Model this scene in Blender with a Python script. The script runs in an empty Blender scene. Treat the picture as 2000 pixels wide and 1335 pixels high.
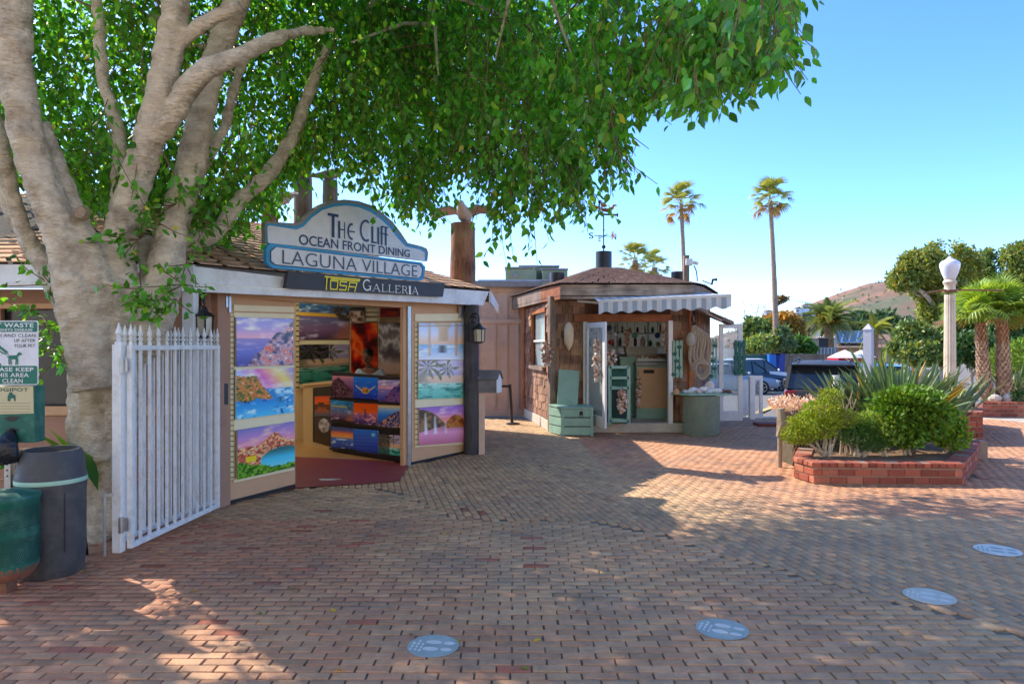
import bpy, bmesh, math, random
import numpy as np
from mathutils import Vector, Matrix, Euler
random.seed(7)
rng = np.random.default_rng(11)
SC = bpy.context.scene
COL = SC.collection
R = math.radians

# ---------------------------------------------------------------- camera
cam_d = bpy.data.cameras.new('camera')
cam_d.lens = 24.0; cam_d.sensor_width = 36.0; cam_d.shift_y = 0.00375
cam_d.clip_start = 0.05; cam_d.clip_end = 6000
cam = bpy.data.objects.new('camera', cam_d); COL.objects.link(cam)
cam.location = (0, 0, 1.65); cam.rotation_euler = (R(90), 0, 0)
SC.camera = cam

# ---------------------------------------------------------------- sky, sun, exposure
SUN_EL, SUN_AZ = R(41), math.atan2(-0.83, 0.56)
world = bpy.data.worlds.new('World'); SC.world = world; world.use_nodes = True
wn = world.node_tree.nodes; wl = world.node_tree.links
bg = wn['Background']
sky_t = wn.new('ShaderNodeTexSky'); sky_t.sky_type = 'NISHITA'; sky_t.sun_disc = False
sky_t.sun_elevation = SUN_EL; sky_t.sun_rotation = SUN_AZ
sky_t.altitude = 0; sky_t.air_density = 0.62; sky_t.dust_density = 0.35; sky_t.ozone_density = 4.0
hsv = wn.new('ShaderNodeHueSaturation'); hsv.inputs['Saturation'].default_value = 1.18; hsv.inputs['Hue'].default_value = 0.505
wl.new(sky_t.outputs[0], hsv.inputs['Color']); wl.new(hsv.outputs[0], bg.inputs['Color'])
bg.inputs['Strength'].default_value = 0.14
sun_d = bpy.data.lights.new('sun', 'SUN'); sun_d.energy = 2.0; sun_d.angle = R(0.5); sun_d.color = (1.0, 0.90, 0.76)
sun = bpy.data.objects.new('sun', sun_d); COL.objects.link(sun)
SUNDIR = Vector((0.83*math.cos(SUN_EL), -0.56*math.cos(SUN_EL), -math.sin(SUN_EL))).normalized()
sun.rotation_euler = SUNDIR.to_track_quat('-Z', 'Y').to_euler(); sun.location = (-20, 15, 20)
SC.view_settings.view_transform = 'Standard'; SC.view_settings.look = 'None'
SC.view_settings.gamma = 1.0; SC.view_settings.use_curve_mapping = False
SC.view_settings.exposure = 1.9
SC.render.engine = 'CYCLES'
SC.cycles.max_bounces = 8; SC.cycles.diffuse_bounces = 5; SC.cycles.transparent_max_bounces = 12

# ---------------------------------------------------------------- pixel helpers (photo is 2000 wide)
F_PX, HZ, EYE = 1333.0, 675.0, 1.65
def P(px, py, Y): return Vector(((px-1000)/F_PX*Y, Y, EYE-(py-HZ)/F_PX*Y))
def G(px, py, z=0.0):
    Y = (EYE-z)*F_PX/(py-HZ); return Vector(((px-1000)/F_PX*Y, Y, z))
class Plane:
    """vertical wall plane through two ground points; w() sends a photo pixel to the point of the wall, d metres in front of it"""
    def __init__(s, a, b):
        s.a = Vector((a[0], a[1], 0)); s.u = Vector((b[0]-a[0], b[1]-a[1], 0)).normalized()
        n = Vector((s.u.y, -s.u.x, 0)); s.n = n if n.dot(-s.a) > 0 else -n
    def w(s, px, py, d=0.0):
        k = (px-1000)/F_PX; o = s.a + s.n*d
        t = (k*o.y-o.x)/(s.u.x-k*s.u.y); q = o+s.u*t
        return Vector((q.x, q.y, EYE-(py-HZ)/F_PX*q.y))
    def at(s, t, d, z): q = s.a+s.u*t+s.n*d; return Vector((q.x, q.y, z))

# ---------------------------------------------------------------- mesh helper
def lin(c):
    return tuple((x/12.92 if x <= .04045 else ((x+.055)/1.055)**2.4) for x in c)
def S8(r, g, b): return lin((r/255, g/255, b/255))
class MB:
    def __init__(s): s.v = []; s.f = []; s.c = []; s.col = None; s.M = None
    def add(s, vs, fs):
        o = len(s.v)
        if s.M is not None: vs = [s.M @ Vector(p) for p in vs]
        s.v += [tuple(p) for p in vs]; s.f += [tuple(i+o for i in f) for f in fs]
        s.c += [s.col]*len(fs); return s
    def box(s, c, size, rz=0, rot=None):
        x, y, z = size[0]/2, size[1]/2, size[2]/2
        m = (rot if rot is not None else Matrix.Rotation(rz, 3, 'Z')); c = Vector(c)
        vs = [c + m @ Vector(p) for p in ((-x,-y,-z),(x,-y,-z),(x,y,-z),(-x,y,-z),(-x,-y,z),(x,-y,z),(x,y,z),(-x,y,z))]
        return s.add(vs, [(0,3,2,1),(4,5,6,7),(0,1,5,4),(1,2,6,5),(2,3,7,6),(3,0,4,7)])
    def prism(s, pts, vec):
        n = len(pts); vec = Vector(vec); vs = [Vector(p) for p in pts]+[Vector(p)+vec for p in pts]
        return s.add(vs, [tuple(range(n)), tuple(range(2*n-1, n-1, -1))]+[(i, i+n, (i+1) % n+n, (i+1) % n) for i in range(n)])
    def poly(s, pts): return s.add(pts, [tuple(range(len(pts)))])
    def bar(s, a, b, w, h=None, up=(0,0,1)):
        a = Vector(a); b = Vector(b); h = h or w; t = (b-a); L = t.length; t.normalize()
        upv = Vector(up)
        if abs(t.dot(upv)) > .97: upv = Vector((1,0,0))
        x = t.cross(upv).normalized(); y = x.cross(t).normalized()
        vs = [q + x*sx*w/2 + y*sy*h/2 for q in (a, b) for sx, sy in ((-1,-1),(1,-1),(1,1),(-1,1))]
        return s.add(vs, [(0,3,2,1),(4,5,6,7),(0,1,5,4),(1,2,6,5),(2,3,7,6),(3,0,4,7)])
    def tube(s, path, rad, n=8, cap=True, rough=0.0, seed=0, flat=1.0):
        path = [Vector(p) for p in path]; m = len(path)
        if not hasattr(rad, '__len__'): rad = [rad]*m
        rr = random.Random(seed); x = None; vs = []; fs = []
        for i, p in enumerate(path):
            t = (path[min(i+1, m-1)]-path[max(i-1, 0)]).normalized()
            if x is None:
                x = t.cross(Vector((0,0,1)) if abs(t.z) < .9 else Vector((0,1,0))).normalized()
            x = (x - t*x.dot(t)).normalized(); y = t.cross(x)
            for k in range(n):
                a = 2*math.pi*k/n; r = rad[i]*(1+rough*(rr.random()-.5))
                vs.append(p + x*math.cos(a)*r + y*math.sin(a)*r*flat)
        for i in range(m-1):
            for k in range(n):
                fs.append((i*n+k, i*n+(k+1) % n, (i+1)*n+(k+1) % n, (i+1)*n+k))
        if cap: fs += [tuple(range(n-1, -1, -1)), tuple(range((m-1)*n, m*n))]
        return s.add(vs, fs)
    def lathe(s, c, prof, n=16, cap=True, axis=None):
        c = Vector(c); q = Matrix.Identity(3) if axis is None else Vector((0,0,1)).rotation_difference(Vector(axis)).to_matrix()
        vs = []; fs = []
        for r, z in prof:
            for k in range(n):
                a = 2*math.pi*k/n; vs.append(c + q @ Vector((r*math.cos(a), r*math.sin(a), z)))
        m = len(prof)
        for i in range(m-1):
            for k in range(n): fs.append((i*n+k, i*n+(k+1) % n, (i+1)*n+(k+1) % n, (i+1)*n+k))
        if cap: fs += [tuple(range(n-1, -1, -1)), tuple(range((m-1)*n, m*n))]
        return s.add(vs, fs)
    def ell(s, c, r, n=12, m=8, rot=None):
        c = Vector(c); r = r if hasattr(r, '__len__') else (r, r, r); vs = []; fs = []
        q = rot or Matrix.Identity(3)
        for i in range(m+1):
            th = math.pi*i/m; th = min(max(th, .04), math.pi-.04)
            for k in range(n):
                a = 2*math.pi*k/n
                vs.append(c + q @ Vector((r[0]*math.sin(th)*math.cos(a), r[1]*math.sin(th)*math.sin(a), -r[2]*math.cos(th))))
        for i in range(m):
            for k in range(n): fs.append((i*n+k, i*n+(k+1) % n, (i+1)*n+(k+1) % n, (i+1)*n+k))
        fs += [tuple(range(n-1, -1, -1)), tuple(range(m*n, (m+1)*n))]
        return s.add(vs, fs)
    def build(s, name, mat, parent=None, smooth=False, label=None, kind=None, bevel=0):
        me = bpy.data.meshes.new(name)
        off = parent.matrix_basis.translation if parent is not None else Vector((0,0,0))
        if parent is not None and parent.parent is not None: off = off + parent.parent.matrix_basis.translation
        me.from_pydata([tuple(Vector(p)-off) for p in s.v], [], s.f); me.materials.append(mat)
        if any(c is not None for c in s.c):
            at = me.color_attributes.new('Col', 'FLOAT_COLOR', 'CORNER')
            arr = np.ones((len(me.loops), 4), np.float32); i = 0
            for f, c in zip(s.f, s.c):
                if c is not None: arr[i:i+len(f), :3] = c
                i += len(f)
            at.data.foreach_set('color', arr.ravel())
        if smooth: me.polygons.foreach_set('use_smooth', [True]*len(me.polygons))
        o = bpy.data.objects.new(name, me); COL.objects.link(o)
        if parent is not None: o.parent = parent
        if label: o['label'] = label
        if kind: o['kind'] = kind
        if bevel:
            b = o.modifiers.new('bevel', 'BEVEL'); b.width = bevel; b.segments = 2; b.limit_method = 'ANGLE'; b.angle_limit = R(40)
        if smooth and not bevel: smooth_angle(me)
        return o
def smooth_angle(me, ang=R(42)):
    bm = bmesh.new(); bm.from_mesh(me)
    bmesh.ops.recalc_face_normals(bm, faces=bm.faces)
    for e in bm.edges:
        if len(e.link_faces) == 2 and e.calc_face_angle(0) > ang: e.smooth = False
    bm.to_mesh(me); bm.free()
def tag(o, label=None, cat=None, group=None, kind=None):
    if label: o['label'] = label
    if cat: o['category'] = cat
    if group: o['group'] = group
    if kind: o['kind'] = kind
    return o
def thing(name, label, cat, loc=(0,0,0), group=None):
    o = bpy.data.objects.new(name, None); COL.objects.link(o); o.location = loc; o.empty_display_size = .1
    return tag(o, label, cat, group)
def solo(mb, name, mat, label, cat, loc=None, group=None, smooth=False, bevel=0):
    """a thing that is one mesh, its origin at loc"""
    loc = Vector(loc) if loc is not None else Vector(mb.v[0])
    mb.v = [tuple(Vector(p)-loc) for p in mb.v]
    o = mb.build(name, mat, None, smooth, bevel=bevel); o.location = loc
    return tag(o, label, cat, group)
def inst(name, me, parent, loc, rot=None, scale=None, color=None):
    """one more object on shared mesh data, placed in the parent's space"""
    o = bpy.data.objects.new(name, me); COL.objects.link(o); o.parent = parent
    off = parent.matrix_basis.translation.copy() if parent is not None else Vector((0,0,0))
    if parent is not None and parent.parent is not None: off += parent.parent.matrix_basis.translation
    o.location = Vector(loc)-off
    if rot is not None: o.rotation_euler = rot
    if scale is not None: o.scale = scale
    if color is not None: o.color = (*color, 1)
    return o
def copy_tree(o, loc=None, rz=None, label=None, group=None, parent=None, scale=None):
    c = o.copy(); COL.objects.link(c)
    if parent is not None: c.parent = parent
    if loc is not None: c.location = loc
    if rz is not None: c.rotation_euler = (0, 0, rz)
    if scale is not None: c.scale = scale
    if label: c['label'] = label
    if group: c['group'] = group
    for ch in list(o.children): copy_tree(ch, parent=c)
    return c
def smoothpath(pts, rad, k=5):
    """Catmull-Rom through points and radii"""
    pts = [Vector(p) for p in pts]; out = []; ro = []
    for i in range(len(pts)-1):
        p0, p1, p2, p3 = pts[max(i-1, 0)], pts[i], pts[i+1], pts[min(i+2, len(pts)-1)]
        for j in range(k):
            t = j/k
            out.append(.5*((2*p1)+(p2-p0)*t+(2*p0-5*p1+4*p2-p3)*t*t+(-p0+3*p1-3*p2+p3)*t**3)); ro.append(rad[i]+(rad[i+1]-rad[i])*t)
    out.append(pts[-1]); ro.append(rad[-1]); return out, ro

# ---------------------------------------------------------------- materials (all node based, textured in world space)
def new_mat(name):
    m = bpy.data.materials.new(name); m.use_nodes = True
    return m, m.node_tree.nodes, m.node_tree.links, m.node_tree.nodes['Principled BSDF']
def posvec(n, l, stretch=None):
    g = n.new('ShaderNodeNewGeometry')
    if not stretch: return g.outputs['Position']
    mp = n.new('ShaderNodeMapping'); mp.inputs['Scale'].default_value = stretch; l.new(g.outputs['Position'], mp.inputs['Vector']); return mp.outputs[0]
def M(name, col, rough=.65, var=.25, scale=6, bump=.15, bscale=50, metal=0, stretch=None, col2=None, spec=.4, attr=None, dirt=0, dirtcol=(.05,.045,.04), coat=0, dscale=2.2):
    m, n, l, b = new_mat(name)
    v = posvec(n, l, stretch)
    n1 = n.new('ShaderNodeTexNoise'); n1.inputs['Scale'].default_value = scale; n1.inputs['Detail'].default_value = 6; n1.inputs['Roughness'].default_value = .65
    l.new(v, n1.inputs['Vector'])
    rp = n.new('ShaderNodeValToRGB'); rp.color_ramp.elements[0].position = .3; rp.color_ramp.elements[1].position = .72
    c2 = col2 if col2 is not None else tuple(min(1, c*(1+var)) for c in col)
    c1 = tuple(c*(1-var) for c in col) if col2 is None else col
    rp.color_ramp.elements[0].color = (*c1, 1); rp.color_ramp.elements[1].color = (*c2, 1)
    l.new(n1.outputs['Fac'], rp.inputs['Fac']); out = rp.outputs[0]
    if attr:
        if attr == 'object': a = n.new('ShaderNodeObjectInfo'); ao = a.outputs['Color']
        else: a = n.new('ShaderNodeAttribute'); a.attribute_name = 'Col'; ao = a.outputs['Color']
        mx = n.new('ShaderNodeMix'); mx.data_type = 'RGBA'; mx.blend_type = 'MULTIPLY'; mx.inputs[0].default_value = 1
        l.new(out, mx.inputs[6]); l.new(ao, mx.inputs[7]); out = mx.outputs[2]
    if dirt:
        n2 = n.new('ShaderNodeTexNoise'); n2.inputs['Scale'].default_value = dscale; n2.inputs['Detail'].default_value = 8; n2.inputs['Roughness'].default_value = .7
        l.new(posvec(n, l), n2.inputs['Vector'])
        r2 = n.new('ShaderNodeValToRGB'); r2.color_ramp.elements[0].position = .48; r2.color_ramp.elements[1].position = .72
        r2.color_ramp.elements[0].color = (0,0,0,1); r2.color_ramp.elements[1].color = (dirt, dirt, dirt, 1)
        l.new(n2.outputs['Fac'], r2.inputs['Fac'])
        mx = n.new('ShaderNodeMix'); mx.data_type = 'RGBA'; l.new(r2.outputs[0], mx.inputs[0]); l.new(out, mx.inputs[6]); mx.inputs[7].default_value = (*dirtcol, 1); out = mx.outputs[2]
    l.new(out, b.inputs['Base Color'])
    b.inputs['Roughness'].default_value = rough; b.inputs['Metallic'].default_value = metal
    b.inputs['Specular IOR Level'].default_value = spec
    if coat: b.inputs['Coat Weight'].default_value = coat; b.inputs['Coat Roughness'].default_value = .05
    if bump:
        nb = n.new('ShaderNodeTexNoise'); nb.inputs['Scale'].default_value = bscale; nb.inputs['Detail'].default_value = 5
        l.new(v, nb.inputs['Vector'])
        bp = n.new('ShaderNodeBump'); bp.inputs['Strength'].default_value = bump; bp.inputs['Distance'].default_value = .02
        l.new(nb.outputs['Fac'], bp.inputs['Height']); l.new(bp.outputs[0], b.inputs['Normal'])
    return m
WHITE1 = (1,1,1)
def leafmat(name, tint=(1,1,1), trans=.35, rough=.42, attr='Col', gloss=.35):
    m, n, l, b = new_mat(name)
    if attr == 'object': a = n.new('ShaderNodeObjectInfo'); ao = a.outputs['Color']
    else: a = n.new('ShaderNodeAttribute'); a.attribute_name = 'Col'; ao = a.outputs['Color']
    mx = n.new('ShaderNodeMix'); mx.data_type = 'RGBA'; mx.blend_type = 'MULTIPLY'; mx.inputs[0].default_value = 1
    l.new(ao, mx.inputs[6]); mx.inputs[7].default_value = (*tint, 1)
    l.new(mx.outputs[2], b.inputs['Base Color']); b.inputs['Roughness'].default_value = rough; b.inputs['Specular IOR Level'].default_value = gloss
    tr = n.new('ShaderNodeBsdfTranslucent')
    m2 = n.new('ShaderNodeMix'); m2.data_type = 'RGBA'; m2.blend_type = 'MULTIPLY'; m2.inputs[0].default_value = 1
    l.new(mx.outputs[2], m2.inputs[6]); m2.inputs[7].default_value = (2.2, 2.0, .8, 1); l.new(m2.outputs[2], tr.inputs['Color'])
    ms = n.new('ShaderNodeMixShader'); ms.inputs[0].default_value = trans
    l.new(b.outputs[0], ms.inputs[1]); l.new(tr.outputs[0], ms.inputs[2]); l.new(ms.outputs[0], n['Material Output'].inputs['Surface'])
    return m
def glassmat(name, tint=(.85,.92,.92), alpha=.25, rough=.03):
    m, n, l, b = new_mat(name)
    b.inputs['Base Color'].default_value = (*tint, 1); b.inputs['Roughness'].default_value = rough
    b.inputs['Specular IOR Level'].default_value = .8
    tr = n.new('ShaderNodeBsdfTransparent'); tr.inputs[0].default_value = (.93,.97,.96,1)
    ms = n.new('ShaderNodeMixShader'); ms.inputs[0].default_value = alpha
    l.new(tr.outputs[0], ms.inputs[1]); l.new(b.outputs[0], ms.inputs[2]); l.new(ms.outputs[0], n['Material Output'].inputs['Surface'])
    return m
def woodmat(name, c1, c2, axis='z', rough=.75, scale=3, bump=.5, fine=14):
    """weathered wood, grain running along one world axis"""
    st = {'x': (.12,1,1), 'y': (1,.12,1), 'z': (1,1,.12)}[axis]
    m, n, l, b = new_mat(name)
    mp = n.new('ShaderNodeMapping'); mp.inputs['Scale'].default_value = st
    g = n.new('ShaderNodeNewGeometry'); l.new(g.outputs['Position'], mp.inputs['Vector'])
    n1 = n.new('ShaderNodeTexNoise'); n1.inputs['Scale'].default_value = fine; n1.inputs['Detail'].default_value = 8; n1.inputs['Roughness'].default_value = .7; n1.inputs['Distortion'].default_value = .6
    n2 = n.new('ShaderNodeTexNoise'); n2.inputs['Scale'].default_value = scale; n2.inputs['Detail'].default_value = 4
    l.new(mp.outputs[0], n1.inputs['Vector']); l.new(g.outputs['Position'], n2.inputs['Vector'])
    ad = n.new('ShaderNodeMath'); ad.operation = 'MULTIPLY_ADD'; ad.inputs[1].default_value = .6; ad.inputs[2].default_value = 0
    l.new(n2.outputs['Fac'], ad.inputs[0])
    a2 = n.new('ShaderNodeMath'); a2.operation = 'MULTIPLY_ADD'; a2.inputs[1].default_value = .55; l.new(n1.outputs['Fac'], a2.inputs[0]); l.new(ad.outputs[0], a2.inputs[2])
    rp = n.new('ShaderNodeValToRGB'); rp.color_ramp.elements[0].position = .38; rp.color_ramp.elements[1].position = .72
    rp.color_ramp.elements[0].color = (*c1, 1); rp.color_ramp.elements[1].color = (*c2, 1); l.new(a2.outputs[0], rp.inputs['Fac'])
    oi = n.new('ShaderNodeObjectInfo'); mx = n.new('ShaderNodeMix'); mx.data_type = 'RGBA'; mx.blend_type = 'MULTIPLY'; mx.inputs[0].default_value = 1
    l.new(rp.outputs[0], mx.inputs[6]); l.new(oi.outputs['Color'], mx.inputs[7]); l.new(mx.outputs[2], b.inputs['Base Color'])
    b.inputs['Roughness'].default_value = rough; b.inputs['Specular IOR Level'].default_value = .25
    bp = n.new('ShaderNodeBump'); bp.inputs['Strength'].default_value = bump; bp.inputs['Distance'].default_value = .015
    l.new(n1.outputs['Fac'], bp.inputs['Height']); l.new(bp.outputs[0], b.inputs['Normal'])
    return m
mt = {}
mt['white'] = M('white_paint', (.78,.77,.74), .45, .06, 4, .05, dirt=.35, dirtcol=(.42,.38,.33), dscale=5)
mt['gate'] = M('gate_enamel', (.82,.82,.80), .35, .05, 5, .06, dirt=.45, dirtcol=(.45,.34,.24), dscale=11)
mt['fascia'] = M('fascia_paint', (.78,.78,.77), .6, .08, 5, .2, 30, dirt=.5, dirtcol=(.40,.36,.31), dscale=4)
mt['tan'] = M('tan_paint', S8(214,170,128), .55, .08, 3, .1, 40, dirt=.3, dirtcol=S8(150,112,84), dscale=3)
mt['tan_dk'] = M('brown_pink_stucco', S8(176,134,108), .7, .1, 3, .2, 60, dirt=.3, dirtcol=S8(120,90,72))
mt['cream'] = M('cream_board', S8(240,226,184), .5, .05, 4, .05)
mt['beige'] = M('beige_wall_paint', S8(212,184,166), .65, .06, 2, .08, dirt=.35, dirtcol=S8(150,120,100), dscale=1.5)
mt['black'] = M('black_metal', (.02,.02,.022), .45, .3, 10, .05, spec=.5)
mt['steel'] = M('galvanised_steel', (.5,.51,.52), .38, .15, 12, .06, metal=.85)
mt['rail'] = M('grey_rail', (.28,.28,.28), .5, .2, 8, .05, metal=.3)
mt['concrete'] = M('concrete', S8(196,186,168), .85, .14, 3, .3, 70, dirt=.4, dirtcol=S8(120,112,98))
mt['asphalt'] = M('asphalt', S8(128,120,110), .9, .12, 1.2, .4, 160)
mt['maroon'] = M('maroon_floor_paint', S8(150,58,66), .45, .15, 3, .08, 40, dirt=.35, dirtcol=S8(110,48,52), dscale=3)
mt['woodfloor'] = M('wood_floor', S8(200,150,92), .4, .2, 2, .05, stretch=(1,.2,1))
mt['vcol'] = M('printed_colour', (1,1,1), .55, .03, 6, .04, attr='Col')
mt['vcol_sat'] = M('satin_colour', (.97,.97,.97), .38, .03, 6, .03, attr='Col')
mt['obj'] = M('object_colour', (.95,.95,.95), .6, .1, 12, .12, 60, attr='object')
mt['teal'] = M('teal_paint', S8(146,182,162), .6, .08, 4, .1, 40, dirt=.45, dirtcol=S8(112,146,128), dscale=6)
mt['teal_dk'] = M('dark_teal_paint', S8(48,104,92), .6, .12, 5, .1)
mt['glass'] = glassmat('window_glass')
mt['print'] = M('glossy_print', (1,1,1), .22, .02, 5, 0, attr='Col', spec=.5)
# ================================================================ SETTING: ground, paving, hill
def vnoise(x, y, sc, seed=0):
    """smooth value noise on numpy arrays, 0..1"""
    x = np.asarray(x)*sc; y = np.asarray(y)*sc
    def h(i, j):
        a = np.sin(i*127.1+j*311.7+seed*74.7)*43758.5453; return a-np.floor(a)
    xi = np.floor(x); yi = np.floor(y); fx = x-xi; fy = y-yi; fx = fx*fx*(3-2*fx); fy = fy*fy*(3-2*fy)
    return (h(xi, yi)*(1-fx)+h(xi+1, yi)*fx)*(1-fy)+(h(xi, yi+1)*(1-fx)+h(xi+1, yi+1)*fx)*fy
def fbm(x, y, sc, seed=0, o=4):
    t = 0; a = .5
    for i in range(o): t = t+a*vnoise(x, y, sc*2**i, seed+i*13); a *= .5
    return t/.94
def gz(Y):
    return float(np.interp(Y, [15.6, 18, 20, 38, 60], [-.07, -.36, -.46, -.72, -.75]))
mb = MB()
ys = [-60, 0, 15.6, 18, 20, 38, 60, 400, 4000]
for y0, y1 in zip(ys[:-1], ys[1:]):
    w = 3000 if y1 > 60 else 200
    w0 = 3000 if y0 > 60 else 200
    if y1 > 60: w0 = w = 3000
    mb.add([(-w0, y0, gz(y0)), (w0, y0, gz(y0)), (w, y1, gz(y1)), (-w, y1, gz(y1))], [(0,1,2,3)])
tag(mb.build('ground', mt['asphalt']), kind='structure')
# mortar bed under the bricks
mt['mortar'] = M('mortar_bed', S8(124,114,96), .95, .35, 1.3, .5, 120, dirt=.75, dirtcol=S8(62,60,58), dscale=.7)
mb = MB(); mb.add([(-9,-2,-.011),(14,-2,-.011),(14,15.55,-.011),(-9,15.55,-.011)], [(0,1,2,3)])
pave = tag(mb.build('brick_pavement', mt['mortar']), 'weathered red and grey brick paving of the square', kind='structure')
def brickmat(name, attr):
    return M(name, (.80,.80,.80), .82, .0, 9, .45, 90, col2=(1.18,1.16,1.14), attr=attr, dirt=.6, dirtcol=S8(120,112,102), dscale=1.3)
mt['brick'] = brickmat('paving_brick', 'Col'); mt['brick_o'] = brickmat('paving_brick_single', 'object')
def bound(x): return np.interp(x, [-9,-1.6,-1.2,-.5,.7,1.3,1.65,2.75,3.6,6], [7.9,7.9,7.6,6.5,6.4,6.0,5.4,4.1,2.9,.5])
BL, BW = .180, .0745
cs = []
# near zone: courses along x
yy = np.arange(2.9, 8.2, BW)
for j, y in enumerate(yy):
    xs = np.arange(-7.2, 8, BL) + (BL/2 if j % 2 else 0) + rng.uniform(-.012, .012)
    for x in xs:
        if -.78*y-.9 < x < .78*y+2.2 and y < bound(x): cs.append((x, y, 0.0))
# far zone: courses running away from the viewer
ang = math.atan2(-.975, .22); ca, sa = math.cos(ang), math.sin(ang)
for j, b_ in enumerate(np.arange(-14, 14, BW)):
    aa = np.arange(-18, 5, BL) + (BL/2 if j % 2 else 0) + rng.uniform(-.01, .01)
    for a_ in aa:
        x = a_*ca-b_*sa; y = a_*sa+b_*ca
        if 2.9 < y < 15.4 and -.78*y-.9 < x < min(.78*y+2.2, 13.5) and y > bound(x)+.02: cs.append((x, y, ang))
cs = np.array(cs)
# clear of the gallery, kiosk and planter
fa = np.array([-2.97,7.10]); fu = np.array([.55,.835])
dn = (cs[:,0]-fa[0])*.835-(cs[:,1]-fa[1])*.55
sn = (cs[:,0]-fa[0])*.55+(cs[:,1]-fa[1])*.835
keep = ~((dn < .0) & (sn < 4.05) & (cs[:,1] > 6.6)) & ~((cs[:,1] > 13.15) & (cs[:,0] > .8) & (cs[:,0] < 3.5)) & ~((sn > 4.05) & (dn < -1.2) & (cs[:,1] < 12))
keep &= ~((cs[:,0] > 4.0) & (cs[:,0] < 5.9) & (cs[:,1] > 8.5) & (cs[:,1] < 10))
cs = cs[keep]
N = len(cs)
x, y = cs[:,0], cs[:,1]
# colour of each brick: red at the left front, tan grey in the middle, sunlit orange painted in at the far right
n1 = fbm(x, y, .55, 3); r1 = rng.random(N); r2 = rng.random(N)
red = np.clip(.78-.17*(x+.9)-.10*(y-4.2)+(n1-.5)*1.0, .12, 1)
red = np.where((y > 6.6) & (x > 1.2), np.clip((x*.5+y*.25-2.55), 0, 1)*.95, red)
red = np.where((y > 6.5) & (x < 1.2), red*.45, red)
cg = np.array(S8(188,157,118)); ct = np.array(S8(198,163,122)); cr = np.array(S8(188,126,94)); co = np.array(S8(196,140,104))
base = cg[None]*(1-r2[:,None])+ct[None]*r2[:,None]
redc = np.where(((x > 1.8) & (y > 6))[:,None], co[None], cr[None])
mixw = np.clip(red*.85+(r1-.5)*.32, 0, 1)[:,None]
colr = base*(1-mixw)+redc*mixw
colr *= (0.88+.24*rng.random(N))[:,None]*(.80+.42*fbm(x, y, .9, 21))[:,None]
odd = rng.random(N) < np.where((x < .2) & (y < 7.0), .028, .0); colr[odd] = np.array(S8(178,106,80))*(.8+.4*rng.random(odd.sum()))[:,None]
dk = rng.random(N) < .035; colr[dk] *= .78
lx = BL/2-.0050; ly = BW/2-.0040; iy = .0030
tmpl = np.array([(-lx+iy,-ly+iy,0),(lx-iy,-ly+iy,0),(lx-iy,ly-iy,0),(-lx+iy,ly-iy,0),(-lx,-ly,-.004),(lx,-ly,-.004),(lx,ly,-.004),(-lx,ly,-.004),(-lx,-ly,-.02),(lx,-ly,-.02),(lx,ly,-.02),(-lx,ly,-.02)])
tf = [(0,1,2,3),(4,5,1,0),(5,6,2,1),(6,7,3,2),(7,4,0,3),(8,9,5,4),(9,10,6,5),(10,11,7,6),(11,8,4,7)]
order = np.argsort(y + .35*np.abs(x) + np.where(np.abs(x) > .72*y, 50, 0) + np.where(y < 3.36, 60, 0)); near = order[:300]; far = order[300:]
bme = bpy.data.meshes.new('brick'); bme.from_pydata([tuple(p) for p in tmpl], [], tf); bme.materials.append(mt['brick_o'])
for i in near:
    inst('brick', bme, pave, (x[i], y[i], rng.normal(0, .0013)), (rng.normal(0,.009), rng.normal(0,.005), cs[i,2]+rng.normal(0,.016)), (1+rng.normal(0,.012), 1+rng.normal(0,.03), 1), colr[i])
def mesh_np(name, V, Fq, colors, mat, parent=None, nper=None, kind=None, smooth=False):
    """V (N,k,3) copies of one template with quads/tris Fq and one colour per copy"""
    Nn, k, _ = V.shape; me = bpy.data.meshes.new(name)
    fl = np.array([len(f) for f in Fq]); li = np.concatenate([np.array(f) for f in Fq])
    loops = (li[None]+np.arange(Nn)[:,None]*k).ravel()
    tot = np.tile(fl, Nn); start = np.concatenate([[0], np.cumsum(tot)[:-1]])
    me.vertices.add(Nn*k); me.vertices.foreach_set('co', V.reshape(-1).astype(np.float32))
    me.loops.add(len(loops)); me.loops.foreach_set('vertex_index', loops.astype(np.int32))
    me.polygons.add(len(tot)); me.polygons.foreach_set('loop_start', start.astype(np.int32))
    if smooth: me.polygons.foreach_set('use_smooth', np.ones(len(tot), bool))
    me.update(calc_edges=True); me.validate()
    at = me.color_attributes.new('Col', 'FLOAT_COLOR', 'POINT')
    c4 = np.ones((Nn, k, 4), np.float32); c4[:,:,:3] = np.asarray(colors)[:,None,:]; at.data.foreach_set('color', c4.ravel())
    me.materials.append(mat)
    o = bpy.data.objects.new(name, me); COL.objects.link(o)
    if parent is not None: o.parent = parent
    if kind: o['kind'] = kind
    return o
ii = far; n_ = len(ii)
th = cs[ii,2]+rng.normal(0,.016,n_); T = np.repeat(tmpl[None], n_, 0)
T[:,:,0] *= (1+rng.normal(0,.012,n_))[:,None]; T[:,:,1] *= (1+rng.normal(0,.03,n_))[:,None]
T[:,:,2] += (T[:,:,1]*rng.normal(0,.008,n_)[:,None]+rng.normal(0,.0013,n_)[:,None])
c_, s_ = np.cos(th)[:,None], np.sin(th)[:,None]
V = np.stack([T[:,:,0]*c_-T[:,:,1]*s_+x[ii][:,None], T[:,:,0]*s_+T[:,:,1]*c_+y[ii][:,None], T[:,:,2]], -1)
mesh_np('brick', V, tf, colr[ii], mt['brick'], pave, kind='stuff')
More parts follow.
